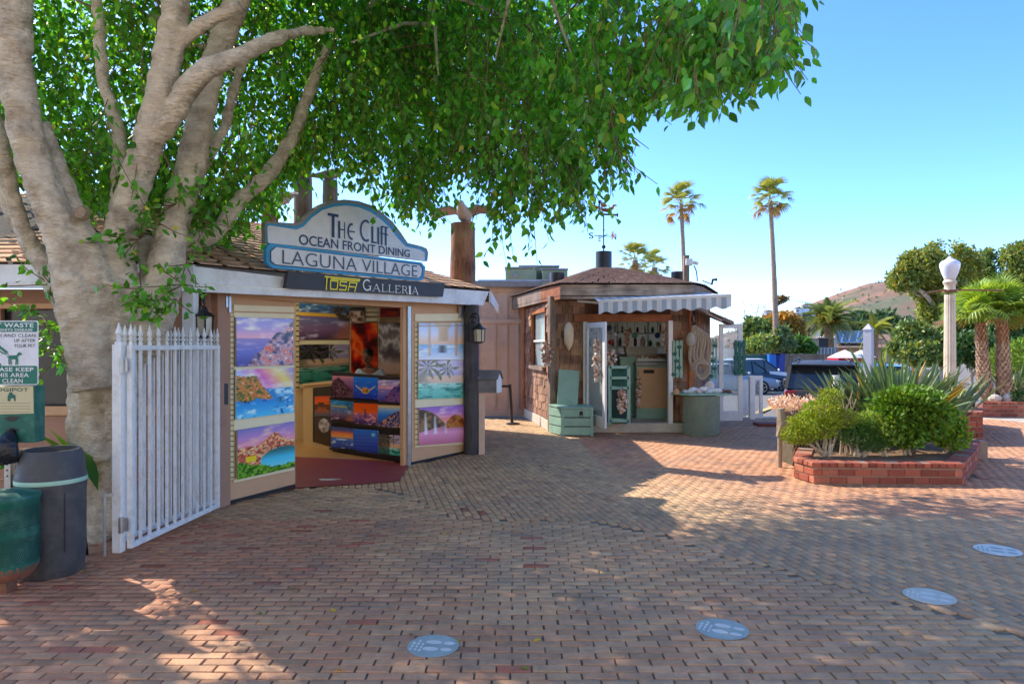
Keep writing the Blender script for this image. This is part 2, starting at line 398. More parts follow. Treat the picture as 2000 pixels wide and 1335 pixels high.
# concrete walk at the far right
mb = MB(); mb.add([(9.6,12.9,-.004),(16,12.6,-.004),(18,16.5,-.004),(10.8,16.2,-.004)], [(0,1,2,3)])
tag(mb.build('sidewalk', mt['concrete']), kind='structure')
mb = MB()
mb.prism([(4.9,15.5,.02),(9.5,15.5,.02),(9.5,15.75,.02),(4.9,15.75,.02)], (0,0,-.5))
tag(mb.build('kerb', mt['concrete']), kind='structure')
# hill
mt['hill'] = M('hill_scrub', (.7,.7,.7), .95, .3, .09, .0, col2=(1.05,1.0,.98), attr='Col', dirt=.5, dirtcol=S8(104,108,90), dscale=.14)
gx = np.arange(150, 1100, 5.0); gy = np.linspace(480, 900, 60)
prof_px = [1380,1440,1480,1560,1600,1640,1660,1700,1740,1790,1850,1900,2000,2150,2400]
prof_py = [675,650,640,612,596,574,562,550,546,540,545,556,580,610,660]
vs = []; fs = []
for j, yv in enumerate(gy):
    for i, xv in enumerate(gx):
        px = 1000+xv/760*F_PX
        hgt = (675-np.interp(px, prof_px, prof_py))/F_PX*760+2
        t = (yv-480)/(760-480); k = math.sin(min(t, 1)*math.pi/2)**1.2 if t <= 1 else 1-.35*(t-1)
        vs.append((xv, yv, -2+hgt*k+(fbm(xv, yv, .018, 5)-.5)*9*k))
nx = len(gx)
for j in range(len(gy)-1):
    for i in range(nx-1): fs.append((j*nx+i, j*nx+i+1, (j+1)*nx+i+1, (j+1)*nx+i))
mb = MB(); mb.add(vs, fs)
hv = np.array(vs); hn = fbm(hv[:,0], hv[:,1]+hv[:,2]*3, .016, 31); hn2 = fbm(hv[:,0], hv[:,1]+hv[:,2]*4, .05, 33)
hq = np.array([S8(150,112,90), S8(124,100,82), S8(104,106,80), S8(84,94,70)]); hcol = []
for f in fs:
    k = float(np.clip((hn[f[0]]-.34)*5.5+(hn2[f[0]]-.5)*3.0+(hv[f[0],2]-40)*.006, 0, 2.99)); i_ = int(k); hcol.append(tuple(hq[i_]*(1-(k-i_))+hq[i_+1]*(k-i_)))
mb.c = hcol; tag(mb.build('hill', mt['hill'], smooth=True), kind='structure')
# ================================================================ LETTERING AND PICTURES
_fc = bpy.data.curves.new('tmp', 'FONT')
def text_polys(txt, spacing=1.0, off=0.0):
    _fc.body = txt; _fc.space_character = spacing; _fc.offset = off; _fc.resolution_u = 4
    o = bpy.data.objects.new('tmp', _fc); COL.objects.link(o)
    dg = bpy.context.evaluated_depsgraph_get(); dg.update()
    me = bpy.data.meshes.new_from_object(o.evaluated_get(dg))
    vs = np.array([v.co[:2] for v in me.vertices]); fs = [tuple(p.vertices) for p in me.polygons]
    bpy.data.meshes.remove(me); bpy.data.objects.remove(o)
    vs = (vs-vs.min(0))/(vs.max(0)-vs.min(0)); return vs, fs
def bil(quad, u, v):
    """quad TL, TR, BR, BL -> point; u right, v up"""
    tl, tr, br, bl = quad; return (bl*(1-u)+br*u)*(1-v)+(tl*(1-u)+tr*u)*v
def flat_text(mb, txt, quad, nrm, spacing=1.0, off=0.0, thick=.004):
    vs, fs = text_polys(txt, spacing, off); quad = [Vector(q) for q in quad]; nrm = Vector(nrm)
    mb.add([bil(quad, u, v)+nrm*thick for u, v in vs], fs)
def flat_strokes(mb, strokes, quad, nrm, thick=.004):
    """strokes: lists of (u, v) with a width each, in the unit square"""
    quad = [Vector(q) for q in quad]; nrm = Vector(nrm); k = 0
    asp = ((quad[1]-quad[0]).length+(quad[2]-quad[3]).length)/((quad[3]-quad[0]).length+(quad[2]-quad[1]).length)
    for w, pts in strokes:
        for (a, b), (c, d) in zip(pts[:-1], pts[1:]):
            dx, dy = (c-a)*asp, d-b; L = math.hypot(dx, dy) or 1; ex, ey = dx/L*w*.25, dy/L*w*.25; ox, oy = -dy/L*w/2, dx/L*w/2
            q = [((a*asp-ex+ox)/asp, b-ey+oy), ((a*asp-ex-ox)/asp, b-ey-oy), ((c*asp+ex-ox)/asp, d+ey-oy), ((c*asp+ex+ox)/asp, d+ey+oy)]
            k += 1; mb.poly([bil(quad, u, v)+nrm*(thick+.00012*(k % 7)) for u, v in q])
def flat_poly(mb, pts, quad, nrm, thick=.004):
    quad = [Vector(q) for q in quad]; mb.poly([bil(quad, u, v)+Vector(nrm)*thick for u, v in pts])
def arc(cx, cy, rx, ry, a0, a1, n=10): return [(cx+rx*math.cos(R(a0+(a1-a0)*i/n)), cy+ry*math.sin(R(a0+(a1-a0)*i/n))) for i in range(n+1)]

def mixc(a, b, t): t = np.clip(t, 0, 1)[...,None]; return a*(1-t)+np.asarray(b)*t
def grad(v, stops):
    ps = [s[0] for s in stops]; return np.stack([np.interp(v, ps, [s[1][k]/255 for s in stops]) for k in range(3)], -1)
C = lambda r, g, b: np.array([r, g, b])/255
def paint(kind, U, V):
    """seaside pictures as printed colour; U right, V up, 0..1"""
    n = lambda sx, sy, sd, o=4: fbm(U*sx, V*sy, 1.0, sd, o)
    if kind in ('coast_purple', 'coast_purple_small'):
        sky = grad(V, [(.45,(240,180,150)),(.62,(225,170,190)),(.8,(178,160,205)),(1,(150,150,205))]); sky = mixc(sky, C(250,235,225), (n(4,9,1)-.52)*4)
        sea = grad(V, [(0,(60,62,130)),(.3,(108,110,180)),(.58,(150,130,180))]); sea = mixc(sea, C(210,190,215), (n(5,26,2)-.6)*3)
        c = np.where((V > .58)[...,None], sky, sea)
        rock = V < .12+1.15*(U-.22)+.22*(n(6,6,3)-.5); rock &= V < .93; rock |= (U-.9)**2*2+(V-.2)**2 < .03
        rc = grad(n(14,14,4), [(.25,(40,36,80)),(.42,(120,100,130)),(.55,(205,190,195)),(.64,(190,110,110)),(.8,(235,235,235))]); rc = mixc(rc, C(215,90,60), (n(18,12,5)-.62)*8*(V < .45)); rc = mixc(rc, C(40,60,80), (n(9,9,9)-.55)*6*(V > .6))
        if kind.endswith('small'): rc = mixc(rc, C(58,40,120), np.full_like(U, .55))
        return np.where(rock[...,None], rc, c)
    if kind == 'village_cliff':
        sky = grad(U*.6+V*.4, [(0,(60,150,215)),(.35,(190,215,235)),(.6,(210,120,180)),(.8,(245,215,130)),(1,(150,140,210))]); sky = mixc(sky, C(245,235,225), (n(4,8,1)-.5)*3)
        sea = grad(V, [(0,(95,190,220)),(.3,(48,140,195)),(.6,(40,120,170))]); sea = mixc(sea, C(200,232,240), (n(7,14,2)-.56)*5)
        c = np.where((V > .58)[...,None], sky, sea)
        hill = (V < .86-1.7*np.maximum(U-.33,0)-.1*(n(8,4,3)-.5)) & (V > .42-.15*n(9,3,4)) & (U < .62)
        c = np.where(hill[...,None], grad(n(26,26,4,3), [(.25,(60,84,48)),(.4,(120,112,66)),(.52,(205,150,80)),(.62,(190,90,60)),(.78,(235,220,170))]), c)
        boats = (n(20,12,6,2) > .6) & (V < .35) & (U < .9); c = np.where(boats[...,None], grad(n(30,20,7,2), [(.3,(20,60,120)),(.6,(80,130,180)),(.8,(235,240,240))]), c)
        return mixc(c, C(40,74,52), 6*(.09-np.hypot((U-.76)*1.2, V-.32)))
    if kind == 'harbour':
        c = grad(V, [(.6,(235,150,160)),(.8,(190,150,190)),(1,(130,130,180))]); c = mixc(c, C(250,205,190), (n(4,12,1)-.5)*3)
        town = (V < .62+.22*np.exp(-((U-.62)/.16)**2)+.05*(n(9,5,3)-.5)) & (V > .12)
        c = np.where(town[...,None], grad(n(28,28,4,3), [(.25,(120,70,60)),(.42,(200,110,90)),(.55,(235,180,130)),(.68,(250,225,190)),(.8,(90,110,70))]), c)
        c = mixc(c, C(90,120,90), ((V-.52)*-12)*(U > .4)*(V > .48)*.6)
        sea = (((U-.78)/.4)**2+((V-.27)/.24)**2 < 1) ; c = np.where(sea[...,None], grad(V, [(.05,(150,220,222)),(.3,(90,190,210)),(.45,(60,110,110))]), c)
        g = V < .34-.34*U+.16*(n(10,10,6)-.5); g |= V < .10+.10*(n(9,9,7)-.3)*(U > .6)
        c = np.where(g[...,None], grad(n(30,30,8,3), [(.3,(40,80,30)),(.55,(100,150,50)),(.8,(170,190,90))]), c)
        return np.where(((abs(U-.22) < .08) & (abs(V-.37) < .07))[...,None], np.where((V > .42)[...,None], C(200,50,40), C(240,200,70)), c)
    if kind == 'pier':
        c = grad(V, [(0,(235,235,240)),(.2,(190,210,235)),(.4,(140,180,215)),(.44,(240,200,170)),(.7,(225,225,235)),(1,(190,205,235))]); c = mixc(c, C(250,250,250), (n(6,14,1)-.5)*4*(V < .42))
        for a, w in ((.22,.04),(.82,.05)): c = mixc(c, C(196,172,150), 30*(w-abs(U-a))*(V > .1))
        c = mixc(c, C(205,180,150), 20*(.13+.1*np.maximum(V-.82,0)*6-abs(U-.52))*(V > .5)); c = mixc(c, C(150,130,120), 20*(.04-abs(V-.93)))
        return mixc(c, C(70,74,80), 10*(.12-abs(U-.5))*(abs(V-.3) < .1))
    if kind in ('palm_lagoon', 'palm_lagoon_dark', 'palm_lagoon_small'):
        c = grad(V, [(0,(70,170,150)),(.25,(110,200,180)),(.40,(190,225,205)),(.42,(225,190,160)),(.58,(235,200,170)),(.62,(180,170,205)),(1,(196,180,216))])
        c = mixc(c, C(250,235,220), (n(3,10,1)-.5)*3*(V > .6)); c = mixc(c, C(20,96,80), (n(8,30,2)-.52)*5*(V < .4))
        for a, b, r, k in ((.2,.85,.42,0),(.62,.8,.27,1)):
            d = np.hypot((U-a), (V-b)*.9); t = np.arctan2(V-b, U-a); fr = (np.sin(t*9+k+d*5) > -.1) & (d < r*(.75+.3*np.sin(t*5+k)))
            c = np.where(fr[...,None], grad(n(30,30,5,2), [(.3,(70,80,55)),(.7,(150,150,100))]), c)
        c = mixc(c, C(140,134,120), 8*(.36-U)*(V > .4)*(V < .8)*(n(9,9,7)-.3))
        if kind == 'palm_lagoon': c = mixc(c, C(225,225,225), np.full_like(U, .25))
        if kind == 'palm_lagoon_dark': c = c*np.where(V > .45, .75, .62)[...,None]*np.where(((V > .62) & (U < .6)), .45, 1)[...,None]
        if kind == 'palm_lagoon_small': c = c*np.where(U < .5, .5, .95)[...,None]
        return c
    if kind == 'waterfall':
        c = grad(V, [(0,(190,120,140)),(.3,(225,165,190)),(.5,(160,120,130)),(.62,(235,150,130)),(.8,(190,140,190)),(1,(150,120,190))]); c = mixc(c, C(245,215,215), (n(4,12,1)-.5)*3*(V > .6))
        cl = (V < .95-.7*U*U*2) & (V > .34+.25*U) & (U < .75); c = np.where(cl[...,None], grad(n(14,10,3), [(.3,(66,60,50)),(.7,(140,118,90))]), c)
        c = np.where(((V < .72-((U-.8)*3)**2*.4+.06*n(12,4,5)) & (U > .55) & (V > .4))[...,None], grad(n(16,12,4), [(.3,(120,70,40)),(.5,(180,110,60)),(.8,(150,130,80))]), c)
        for a, w in ((.12,.05),(.32,.05),(.55,.03)): c = mixc(c, C(238,236,244), 22*(w*(1.4-V)-abs(U-a-.03*(1-V)))*(V > .28)*(V < .9-.5*a))
        return c
    if kind in ('beach_sunset', 'beach_small'):
        c = grad(V, [(0,(70,50,70)),(.3,(120,96,120)),(.55,(110,110,140)),(.64,(110,100,140)),(.67,(250,170,50)),(.73,(240,190,90)),(.78,(50,80,130)),(1,(40,110,150))])
        c = mixc(c, C(220,235,240), (n(6,10,1)-.55)*5*(V > .76)); c = mixc(c, C(190,180,200), (n(6,16,2)-.55)*5*(V < .6)); c = mixc(c, C(150,100,90), ((U-.55)*1.5-V)*3*(V < .6))
        c = np.where((((U > .72-.5*(V-.75)) & (n(9,9,4) > .42) & (V > .55)))[...,None], grad(n(20,20,6), [(.3,(20,24,24)),(.7,(90,70,66))]), c)
        if kind == 'beach_small': c = mixc(c, C(40,160,220), np.clip(V-.2,0,1)*.8)
        return c
    if kind == 'canyon':
        w = n(3,6,1)+.35*np.sin(U*5+V*8+4*n(3,3,2)); return grad(w, [(.1,(60,10,14)),(.35,(150,28,20)),(.6,(205,70,30)),(.8,(236,130,60)),(1.1,(190,40,24))])
    if kind == 'grey_figure':
        c = grad(n(5,6,1)+.25*np.sin(V*9+U*3), [(.2,(70,60,60)),(.45,(150,140,138)),(.6,(230,228,226)),(.8,(120,108,104))]); c = mixc(c, C(200,170,155), (.35-V)*6)
        return mixc(c, C(60,34,34), 7*(.2-np.hypot(U-.85, V-.25))+(n(16,16,3)-.5)*3*(U > .6)*(V < .4))
    if kind == 'dark_red': return grad(n(4,4,2), [(.2,(50,8,10)),(.5,(120,20,18)),(.8,(160,60,30))])
    if kind == 'sepia_face':
        c = grad(n(5,5,4), [(.3,(40,36,34)),(.5,(190,160,140)),(.75,(235,215,196))]); return mixc(c, C(24,22,22), (V-.72)*9)
    if kind == 'ridge_dusk':
        c = grad(V, [(0,(60,30,50)),(.35,(110,70,110)),(.75,(150,110,150)),(1,(200,150,160))]); h = V < .95-.9*np.abs(U-.3)+.2*(n(9,9,1)-.5)
        c = np.where(h[...,None], grad(n(22,22,2,3), [(.3,(40,26,40)),(.6,(96,70,90)),(.8,(150,120,110))]), c); return np.where(((n(34,34,5,1) > .9) & (V < .3))[...,None], C(255,190,90), c)
    if kind == 'turtle':
        c = grad(V, [(0,(10,50,150)),(.6,(20,100,200)),(1,(30,130,215))]); c = mixc(c, C(120,190,235), (n(9,9,1)-.62)*3)
        for sx in (-1, 1): c = mixc(c, C(220,210,170), 30*(.05-np.abs(V-.36-1.0*np.maximum(sx*(U-.5)-.1,0)**1.2))*(sx*(U-.5) < .42)*(sx*(U-.5) > .02))
        c = mixc(c, C(200,180,110), 14*(1-((U-.5)/.17)**2-((V-.38)/.15)**2)); return np.where((((U-.5)/.13)**2+((V-.38)/.1)**2 < 1)[...,None], grad(n(18,18,2,2), [(.3,(80,60,40)),(.6,(220,150,60)),(.8,(235,210,120))]), c)
    if kind == 'sunset_ripples':
        c = grad(V, [(0,(40,40,80)),(.3,(110,80,130)),(.55,(180,110,130)),(.58,(240,110,50)),(1,(230,90,40))]); c = mixc(c, C(235,170,170), (n(10,24,2)-.55)*6*(V < .55))
        return mixc(c, C(30,40,80), 10*(.07-abs(U-.5))*(V < .75)*(V > .3))
    if kind == 'village_blue':
        c = grad(V, [(0,(30,60,130)),(.5,(40,120,200)),(.8,(150,190,225)),(1,(245,200,130))]); t = V < .15+.8*U+.2*(n(9,9,1)-.5)
        return np.where((t & (V < .75))[...,None], grad(n(26,26,2,2), [(.25,(30,50,100)),(.45,(70,90,150)),(.58,(235,190,90)),(.7,(210,90,60)),(.85,(230,225,220))]), c)
    if kind == 'wave_sunset':
        c = grad(V, [(0,(30,60,130)),(.45,(60,110,190)),(.55,(245,170,110)),(.72,(235,130,90)),(.85,(90,90,140)),(1,(50,80,140))]); c = mixc(c, C(210,225,240), (n(7,12,1)-.52)*6*(V < .5)*(U+V > .2)); return mixc(c, C(255,230,170), 12*(.05-np.hypot(U-.7, V-.62)))
    if kind == 'blue_ripple':
        c = grad(V, [(0,(10,50,140)),(1,(24,110,200))]); c = mixc(c, C(90,170,235), (np.sin(V*38+4*n(3,3,1))-.7)*1.2); return mixc(c, C(130,205,235), 14*(.12-np.hypot(U-.82, V-.8))+20*(.03-abs(U-.82))*(np.sin(V*40) > 0)*(V < .5))
    if kind == 'orange_lagoon':
        c = grad(V, [(0,(70,90,110)),(.35,(170,90,70)),(.55,(60,40,40)),(.62,(235,110,50)),(1,(190,80,50))]); return mixc(c, C(40,26,26), (n(8,8,1)-.52)*8*(abs(V-.5) < .2))
    if kind == 'moon_tree':
        c = grad(V, [(0,(20,20,26)),(1,(52,52,64))]); d = np.hypot((U-.62)*.8, (V-.68)*1.05)
        c = np.where((d < .28)[...,None], grad(n(8,8,1), [(.3,(120,118,124)),(.7,(205,202,208))]), c); return mixc(c, C(14,14,16), 18*(.02-abs(U-.6))*(V < .6)+9*(.1-np.hypot(U-.6, V-.55))*(n(20,20,2) > .5))
    return np.zeros(U.shape+(3,))+.5
def picture(name, label, quad, nrm, kind, group=None, nx=64, ny=60, th=.018, parent=None):
    """a flat print: its picture is printed colour on a fine grid, with a thin edge"""
    quad = [Vector(q) for q in quad]; nrm = Vector(nrm); c0 = (quad[0]+quad[1]+quad[2]+quad[3])/4
    u = np.linspace(0, 1, nx+1); v = np.linspace(0, 1, ny+1); U, V = np.meshgrid(u, v)
    q = [np.array(p-c0) for p in quad]
    Pn = (q[3]*(1-U[...,None])+q[2]*U[...,None])*(1-V[...,None])+(q[0]*(1-U[...,None])+q[1]*U[...,None])*V[...,None]
    Pn = Pn+np.array(nrm)*th; col = paint(kind, U, V); gm = col.mean(-1, keepdims=True); col = np.clip((gm+(col-gm)*1.28)*1.06+.01, 0, 1)
    col = np.where(col <= .04045, col/12.92, ((col+.055)/1.055)**2.4)
    vs = [tuple(p) for p in Pn.reshape(-1, 3)]; W = nx+1
    fs = [(j*W+i, j*W+i+1, (j+1)*W+i+1, (j+1)*W+i) for j in range(ny) for i in range(nx)]
    o = len(vs); vs += [tuple(p) for p in (q[3], q[2], q[1], q[0])]
    cor = [0, nx, ny*W+nx, ny*W]
    for k in range(4): fs.append((o+k, o+(k+1) % 4, cor[(k+1) % 4], cor[k]))
    me = bpy.data.meshes.new(name); me.from_pydata(vs, [], fs); me.materials.append(mt['print'])
    at = me.color_attributes.new('Col', 'FLOAT_COLOR', 'POINT'); a4 = np.ones((len(vs), 4), np.float32); a4[:o,:3] = col.reshape(-1, 3); a4[o:,:3] = .6; at.data.foreach_set('color', a4.ravel())
    ob = bpy.data.objects.new(name, me); COL.objects.link(ob); ob.location = c0
    return tag(ob, label, 'print', group)
# ================================================================ GALLERY BUILDING
A_, D_ = (-2.97, 7.10), (-.746, 10.47)
FP = Plane(A_, D_)
LD = Plane((-2.97, 7.10), (-2.54, 8.0)); RD = Plane((-1.45, 9.44), D_)
def qprism(mb, pl, pxq, d0, th):
    """slab on plane pl with the outline pxq (photo pixels), front at d0, th thick backwards"""
    return mb.prism([pl.w(a, b, d0) for a, b in pxq], pl.n*-th)
def pq(pl, pxq, d): return [pl.w(a, b, d) for a, b in pxq]
gal = thing('gallery_building', 'tan gallery building with brown shingled hip roof and white fascia behind the big tree', 'building', (-2.97,7.10,0))
# walls: the frontal wing on the left, the ends and the back
for c_, s_ in (((-5.35,6.95,.49),(4.6,.16,.98)),((-5.35,6.95,2.12),(4.6,.16,.2)),((-3.52,6.95,1.5),(.94,.158,1.05))): MB().box(c_, s_).build('wall', mt['tan_dk'], gal)
MB().bar((-3.03,6.93,1.1),(-2.98,7.12,1.1),.1,2.2).build('wall', mt['tan_dk'], gal)
MB().prism([FP.at(3.98,-.05,0),FP.at(4.2,-.05,0),(-1.3,14,0),(-1.5,14,0)],(0,0,2.35)).build('wall', mt['tan_dk'], gal)
MB().prism([(-6.6,7.03,0),(-6.45,7.03,0),(-6.45,14,0),(-6.6,14,0)],(0,0,2.35)).build('wall', mt['tan_dk'], gal)
for c_, s_ in (((-5.3,6.855,1.0),(4.4,.03,.09)),((-5.3,6.855,2.05),(4.4,.03,.05)),((-5.3,6.86,.62),(4.4,.02,.012)),((-5.3,6.86,.31),(4.4,.02,.012))): MB().box(c_, s_).build('trim', mt['tan'], gal)
mt['dkwin'] = M('dark_window_glass', (.035,.033,.032), .18, .5, 1.4, 0, spec=.6)
w = MB().box((-5.35,6.99,1.5),(3.9,.02,1.06)).build('window', mt['dkwin'], gal)
for xx in (-3.98,-5.2,-6.4): MB().box((xx,6.93,1.5),(.06,.05,1.05)).build('frame', mt['tan_dk'], w)
mb = MB(); mb.box((-3.33,6.855,.95),(.11,.02,1.6)); mb.build('door', mt['dkwin'], gal)  # narrow dark panel drawn for a dark slit in this wall
# header above the doors
mb = MB(); qprism(mb, FP, [(437,566),(905,592),(905,613),(800,601),(577,588),(437,578)], -.01, .12); mb.build('lintel', mt['tan'], gal)
mb = MB(); qprism(mb, FP, [(437,576),(446,577),(446,984),(437,984)], -.03, .10); mb.build('door_frame', mt['tan_dk'], gal)
mb = MB(); qprism(mb, FP, [(788,600),(797,600),(797,909),(788,913)], .0, .06); mb.build('door_frame', mt['tan'], gal)
mb = MB(); qprism(mb, FP, [(797,598),(803,598),(803,910),(797,911)], .035, .04); mb.build('door_rail', mt['steel'], gal)
# fascia boards
mb = MB(); qprism(mb, FP, [(330,514),(557,541),(955,569),(944,596),(557,563),(330,550)], .25, .035); mb.build('fascia', mt['fascia'], gal)
mb = MB(); qprism(mb, FP, [(335,551),(557,564),(921,583.5),(921,595),(557,577.5),(335,567)], .29, .05); mb.build('fascia_trim', mt['fascia'], gal)
mb = MB(); mb.box((-5.2,6.45,2.335),(4.4,.04,.16)); mb.build('fascia', mt['fascia'], gal); mb = MB(); mb.box((-5.2,6.42,2.225),(4.4,.05,.055)); mb.build('fascia_trim', mt['fascia'], gal)
q = FP.w(955,569,.25)
mb = MB(); mb.prism([(q.x,q.y,2.32),(q.x,q.y,2.5),(q.x+.05,14.2,2.5),(q.x+.05,14.2,2.32)],(.03,0,0)); mb.build('fascia', mt['fascia'], gal)
# eave soffit
mb = MB(); mb.prism([FP.w(335,562,.24), FP.w(940,593,.24), FP.w(905,592,-.1), FP.w(437,566,-.1)], (0,0,.012)); mb.box((-5.2,6.7,2.24),(4.4,.5,.012)); mb.build('soffit', mt['tan_dk'], gal)
# roof: shingle courses as real overlapping strips
mt['shingle'] = M('roof_shingle', S8(200,154,124), .9, .3, 7, .5, 90, col2=S8(224,182,150), attr='Col', dirt=.4, dirtcol=S8(150,112,92), dscale=3)
E0 = FP.w(330,513,.27); E1 = FP.w(956,568,.27); E1.z += .01
R0 = FP.at(-.2,-3.0,3.58); R1 = FP.at(2.85,-3.0,3.60)
rf = MB()
def roof_face(mb, a, b, c, d, n, rr):
    """strip courses between eave a-b and ridge d-c"""
    for i in range(n):
        t0, t1 = i/n, (i+1.12)/n; t1 = min(t1, 1)
        p, q_, r, s_ = a.lerp(d, t0), b.lerp(c, t0), b.lerp(c, t1), a.lerp(d, t1)
        k = max(1, int((q_-p).length/.30)); nr = (q_-p).cross(s_-p).normalized()
        if nr.z < 0: nr = -nr
        for j in range(k):
            u0, u1 = j/k, (j+1)/k-.012; g = .9+.2*rr.random(); mb.col = (g, g*(.97+.05*rr.random()), g*.97)
            mb.prism([p.lerp(q_, u0)+nr*.016, p.lerp(q_, u1)+nr*.016, s_.lerp(r, u1), s_.lerp(r, u0)], nr*.012)
    mb.col = None
rr = random.Random(3)
L0 = Vector((-7.4,6.42,2.42)); L1 = Vector((E0.x-.02,6.42,2.42)); RL0 = Vector((-9,9.2,3.62)); RL1 = Vector((R0.x,R0.y,3.58))
roof_face(rf, E0, E1, R1, R0, 20, rr); roof_face(rf, L0, L1, RL1, RL0, 20, rr)
B1 = Vector((E1.x+.02,14.3,2.52)); roof_face(rf, E1, B1, Vector((R1.x-1.2,13.0,3.5)), R1, 12, rr)
roof = MB().add([E0,E1,R1,R0,L0,L1,RL1,RL0,B1,Vector((R1.x-1.2,13.0,3.5)),Vector((-8.5,13,3.4))], [(0,1,2,3),(4,5,6,7),(1,8,9,2)]).build('roof', mt['shingle'], gal)
rf.build('shingle', mt['shingle'], roof, kind='stuff')
# doors hung with prints
def door(pl, outl, name='door'):
    d = qprism(MB(), pl, outl, .0, .045).build(name, mt['tan'], gal, bevel=.004)
    return d
d1 = door(LD, [(446,578),(577,590),(577,949),(446,983)])
d2 = door(RD, [(804,598),(906,612),(906,884),(804,906)])
def slats(pl, d, rows, xl, xr, xt0, ticks):
    for (yl0, yr0, yl1, yr1) in rows:
        qprism(MB(), pl, [(xl,yl0),(xr,yr0),(xr,yr1),(xl,yl1)], .022, .02).build('slat', mt['cream'], d)
    mb = MB(); mb.col = S8(232,214,160); a0, a1 = ticks
    qprism(mb, pl, [(xt0,a0),(xt0+6,a0),(xt0+6,a1),(xt0,a1)], .012, .01); mb.col = (.015,.015,.015)
    k = int((a1-a0)/10)
    for i in range(k): yv = a0+(i+.5)*(a1-a0)/k; qprism(mb, pl, [(xt0,yv),(xt0+6.5,yv),(xt0+6.5,yv+1.5),(xt0,yv+1.5)], .0145, .002)
    mb.build('slot_strip', mt['vcol'], d)
slats(LD, d1, [(595,599,607,610),(610,613,619,622),(716,712.5,722,717),(819,805,840,821.5),(936,911.5,942,917)], 457.5, 575, 450.5, (612,936))
slats(RD, d2, [(613,612,627,626.5),(779,776.5,796,789),(869,863,873,867)], 811, 905, 811, (632,872))
for pl, d, x0, y0 in ((LD, d1, 442, 578), (RD, d2, 899, 598)):
    mb = MB()
    for k in range(2): qprism(mb, pl, [(x0+k*6,y0),(x0+k*6+4,y0),(x0+k*6+4,y0+(22 if k == 0 else 32)),(x0+k*6,y0+(22 if k == 0 else 32))], .06, .05)
    mb.build('hinge', mt['steel'], d)
mb = MB(); qprism(mb, LD, [(446,978),(577,944.5),(577,949.5),(446,984.5)], .012, .012); mb.build('kick_strip', mt['black'], d1)
mb = MB(); qprism(mb, RD, [(804,902),(906,880.5),(906,884.5),(804,907)], .012, .012); mb.build('kick_strip', mt['black'], d2)
mb = MB(); qprism(mb, LD, [(436,748),(446,749),(446,790),(436,789)], .05, .05); mb.build('latch', mt['black'], d1)
# floor
mb = MB(); mb.add([G(560,955), G(779,941), G(800,908), G(740,900), G(577,893), G(545,894)], [(0,1,2,3,4,5)])
for i, p in enumerate(mb.v): mb.v[i] = (p[0], p[1], .012)
tag(mb.build('entrance_slab', mt['maroon'], gal))
mb = MB(); o_ = G(640,938); ptp = [(math.cos(a)*.13*(1+.35*math.sin(3*a+1))+o_.x, math.sin(a)*.085*(1+.3*math.cos(2*a))+o_.y, .0145) for a in np.linspace(0, 2*math.pi, 17)[:-1]]
mb.poly(ptp); mb.build('bare_patch', mt['concrete'], gal)
mb = MB(); mb.box((-3.0,10.6,.0),(5.2,5.0,.012)); mb.v = [(p[0], p[1], .002+p[2]) if True else p for p in mb.v]
mb.M = None; mb2 = MB(); mb2.prism([FP.at(.85,-.75,.0), FP.at(3.95,-.1,.0), (-.9,12.0,0), (-6.4,12.0,0), (-6.4,7.1,0), (-4,7.1,0)], (0,0,.009)); mb2.build('floor', mt['woodfloor'], gal)
# inner walls and ceiling
mt['inner'] = M('inner_wall', S8(216,186,138), .6, .06, 4, .05)
mb = MB(); mb.box((-3.7,12.02,1.3),(5.6,.1,2.6)); mb.build('inner_wall', mt['inner'], gal)
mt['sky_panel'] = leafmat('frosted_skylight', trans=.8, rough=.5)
mb = MB(); mb.col = (.44,.48,1.0); mb.prism([FP.at(-.6,-.2,2.5), FP.at(3.95,-.2,2.5), (-1.0,11.97,2.5), (-6.4,11.97,2.5), (-6.4,7.1,2.5)], (0,0,.02)); mb.build('ceiling', mt['sky_panel'], gal)  # translucent ceiling added to brighten the gallery with diffused sunlight
BW_ = Plane((-6, 11.9), (0, 11.9))
for x0, x1, y0, y1 in ((683,686,598,735),(738,740,600,735)): qprism(MB(), BW_, [(x0,y0),(x1,y0),(x1,y1),(x0,y1)], .02, .02).build('slat', mt['cream'], gal)
mb = MB(); mb.col = S8(226,206,150); qprism(mb, BW_, [(578,592),(585,592),(585,760),(578,760)], .02, .02)
mb.col = (.015,.015,.015)
for i in range(17): qprism(mb, BW_, [(578,595+i*10),(585,595+i*10),(585,597+i*10),(578,597+i*10)], .03, .02)
mb.build('slot_strip', mt['vcol'], gal)
for y0, y1 in ((664,672),(750,757)): qprism(MB(), BW_, [(584,y0),(686,y0),(686,y1),(584,y1)], .02, .02).build('slat', mt['cream'], gal)
for y0, y1 in ((603,608),(611,617),(620,627)): qprism(MB(), BW_, [(714,y0),(742,y0),(742,y1),(714,y1)], .02, .02).build('slat', mt['cream'], gal)
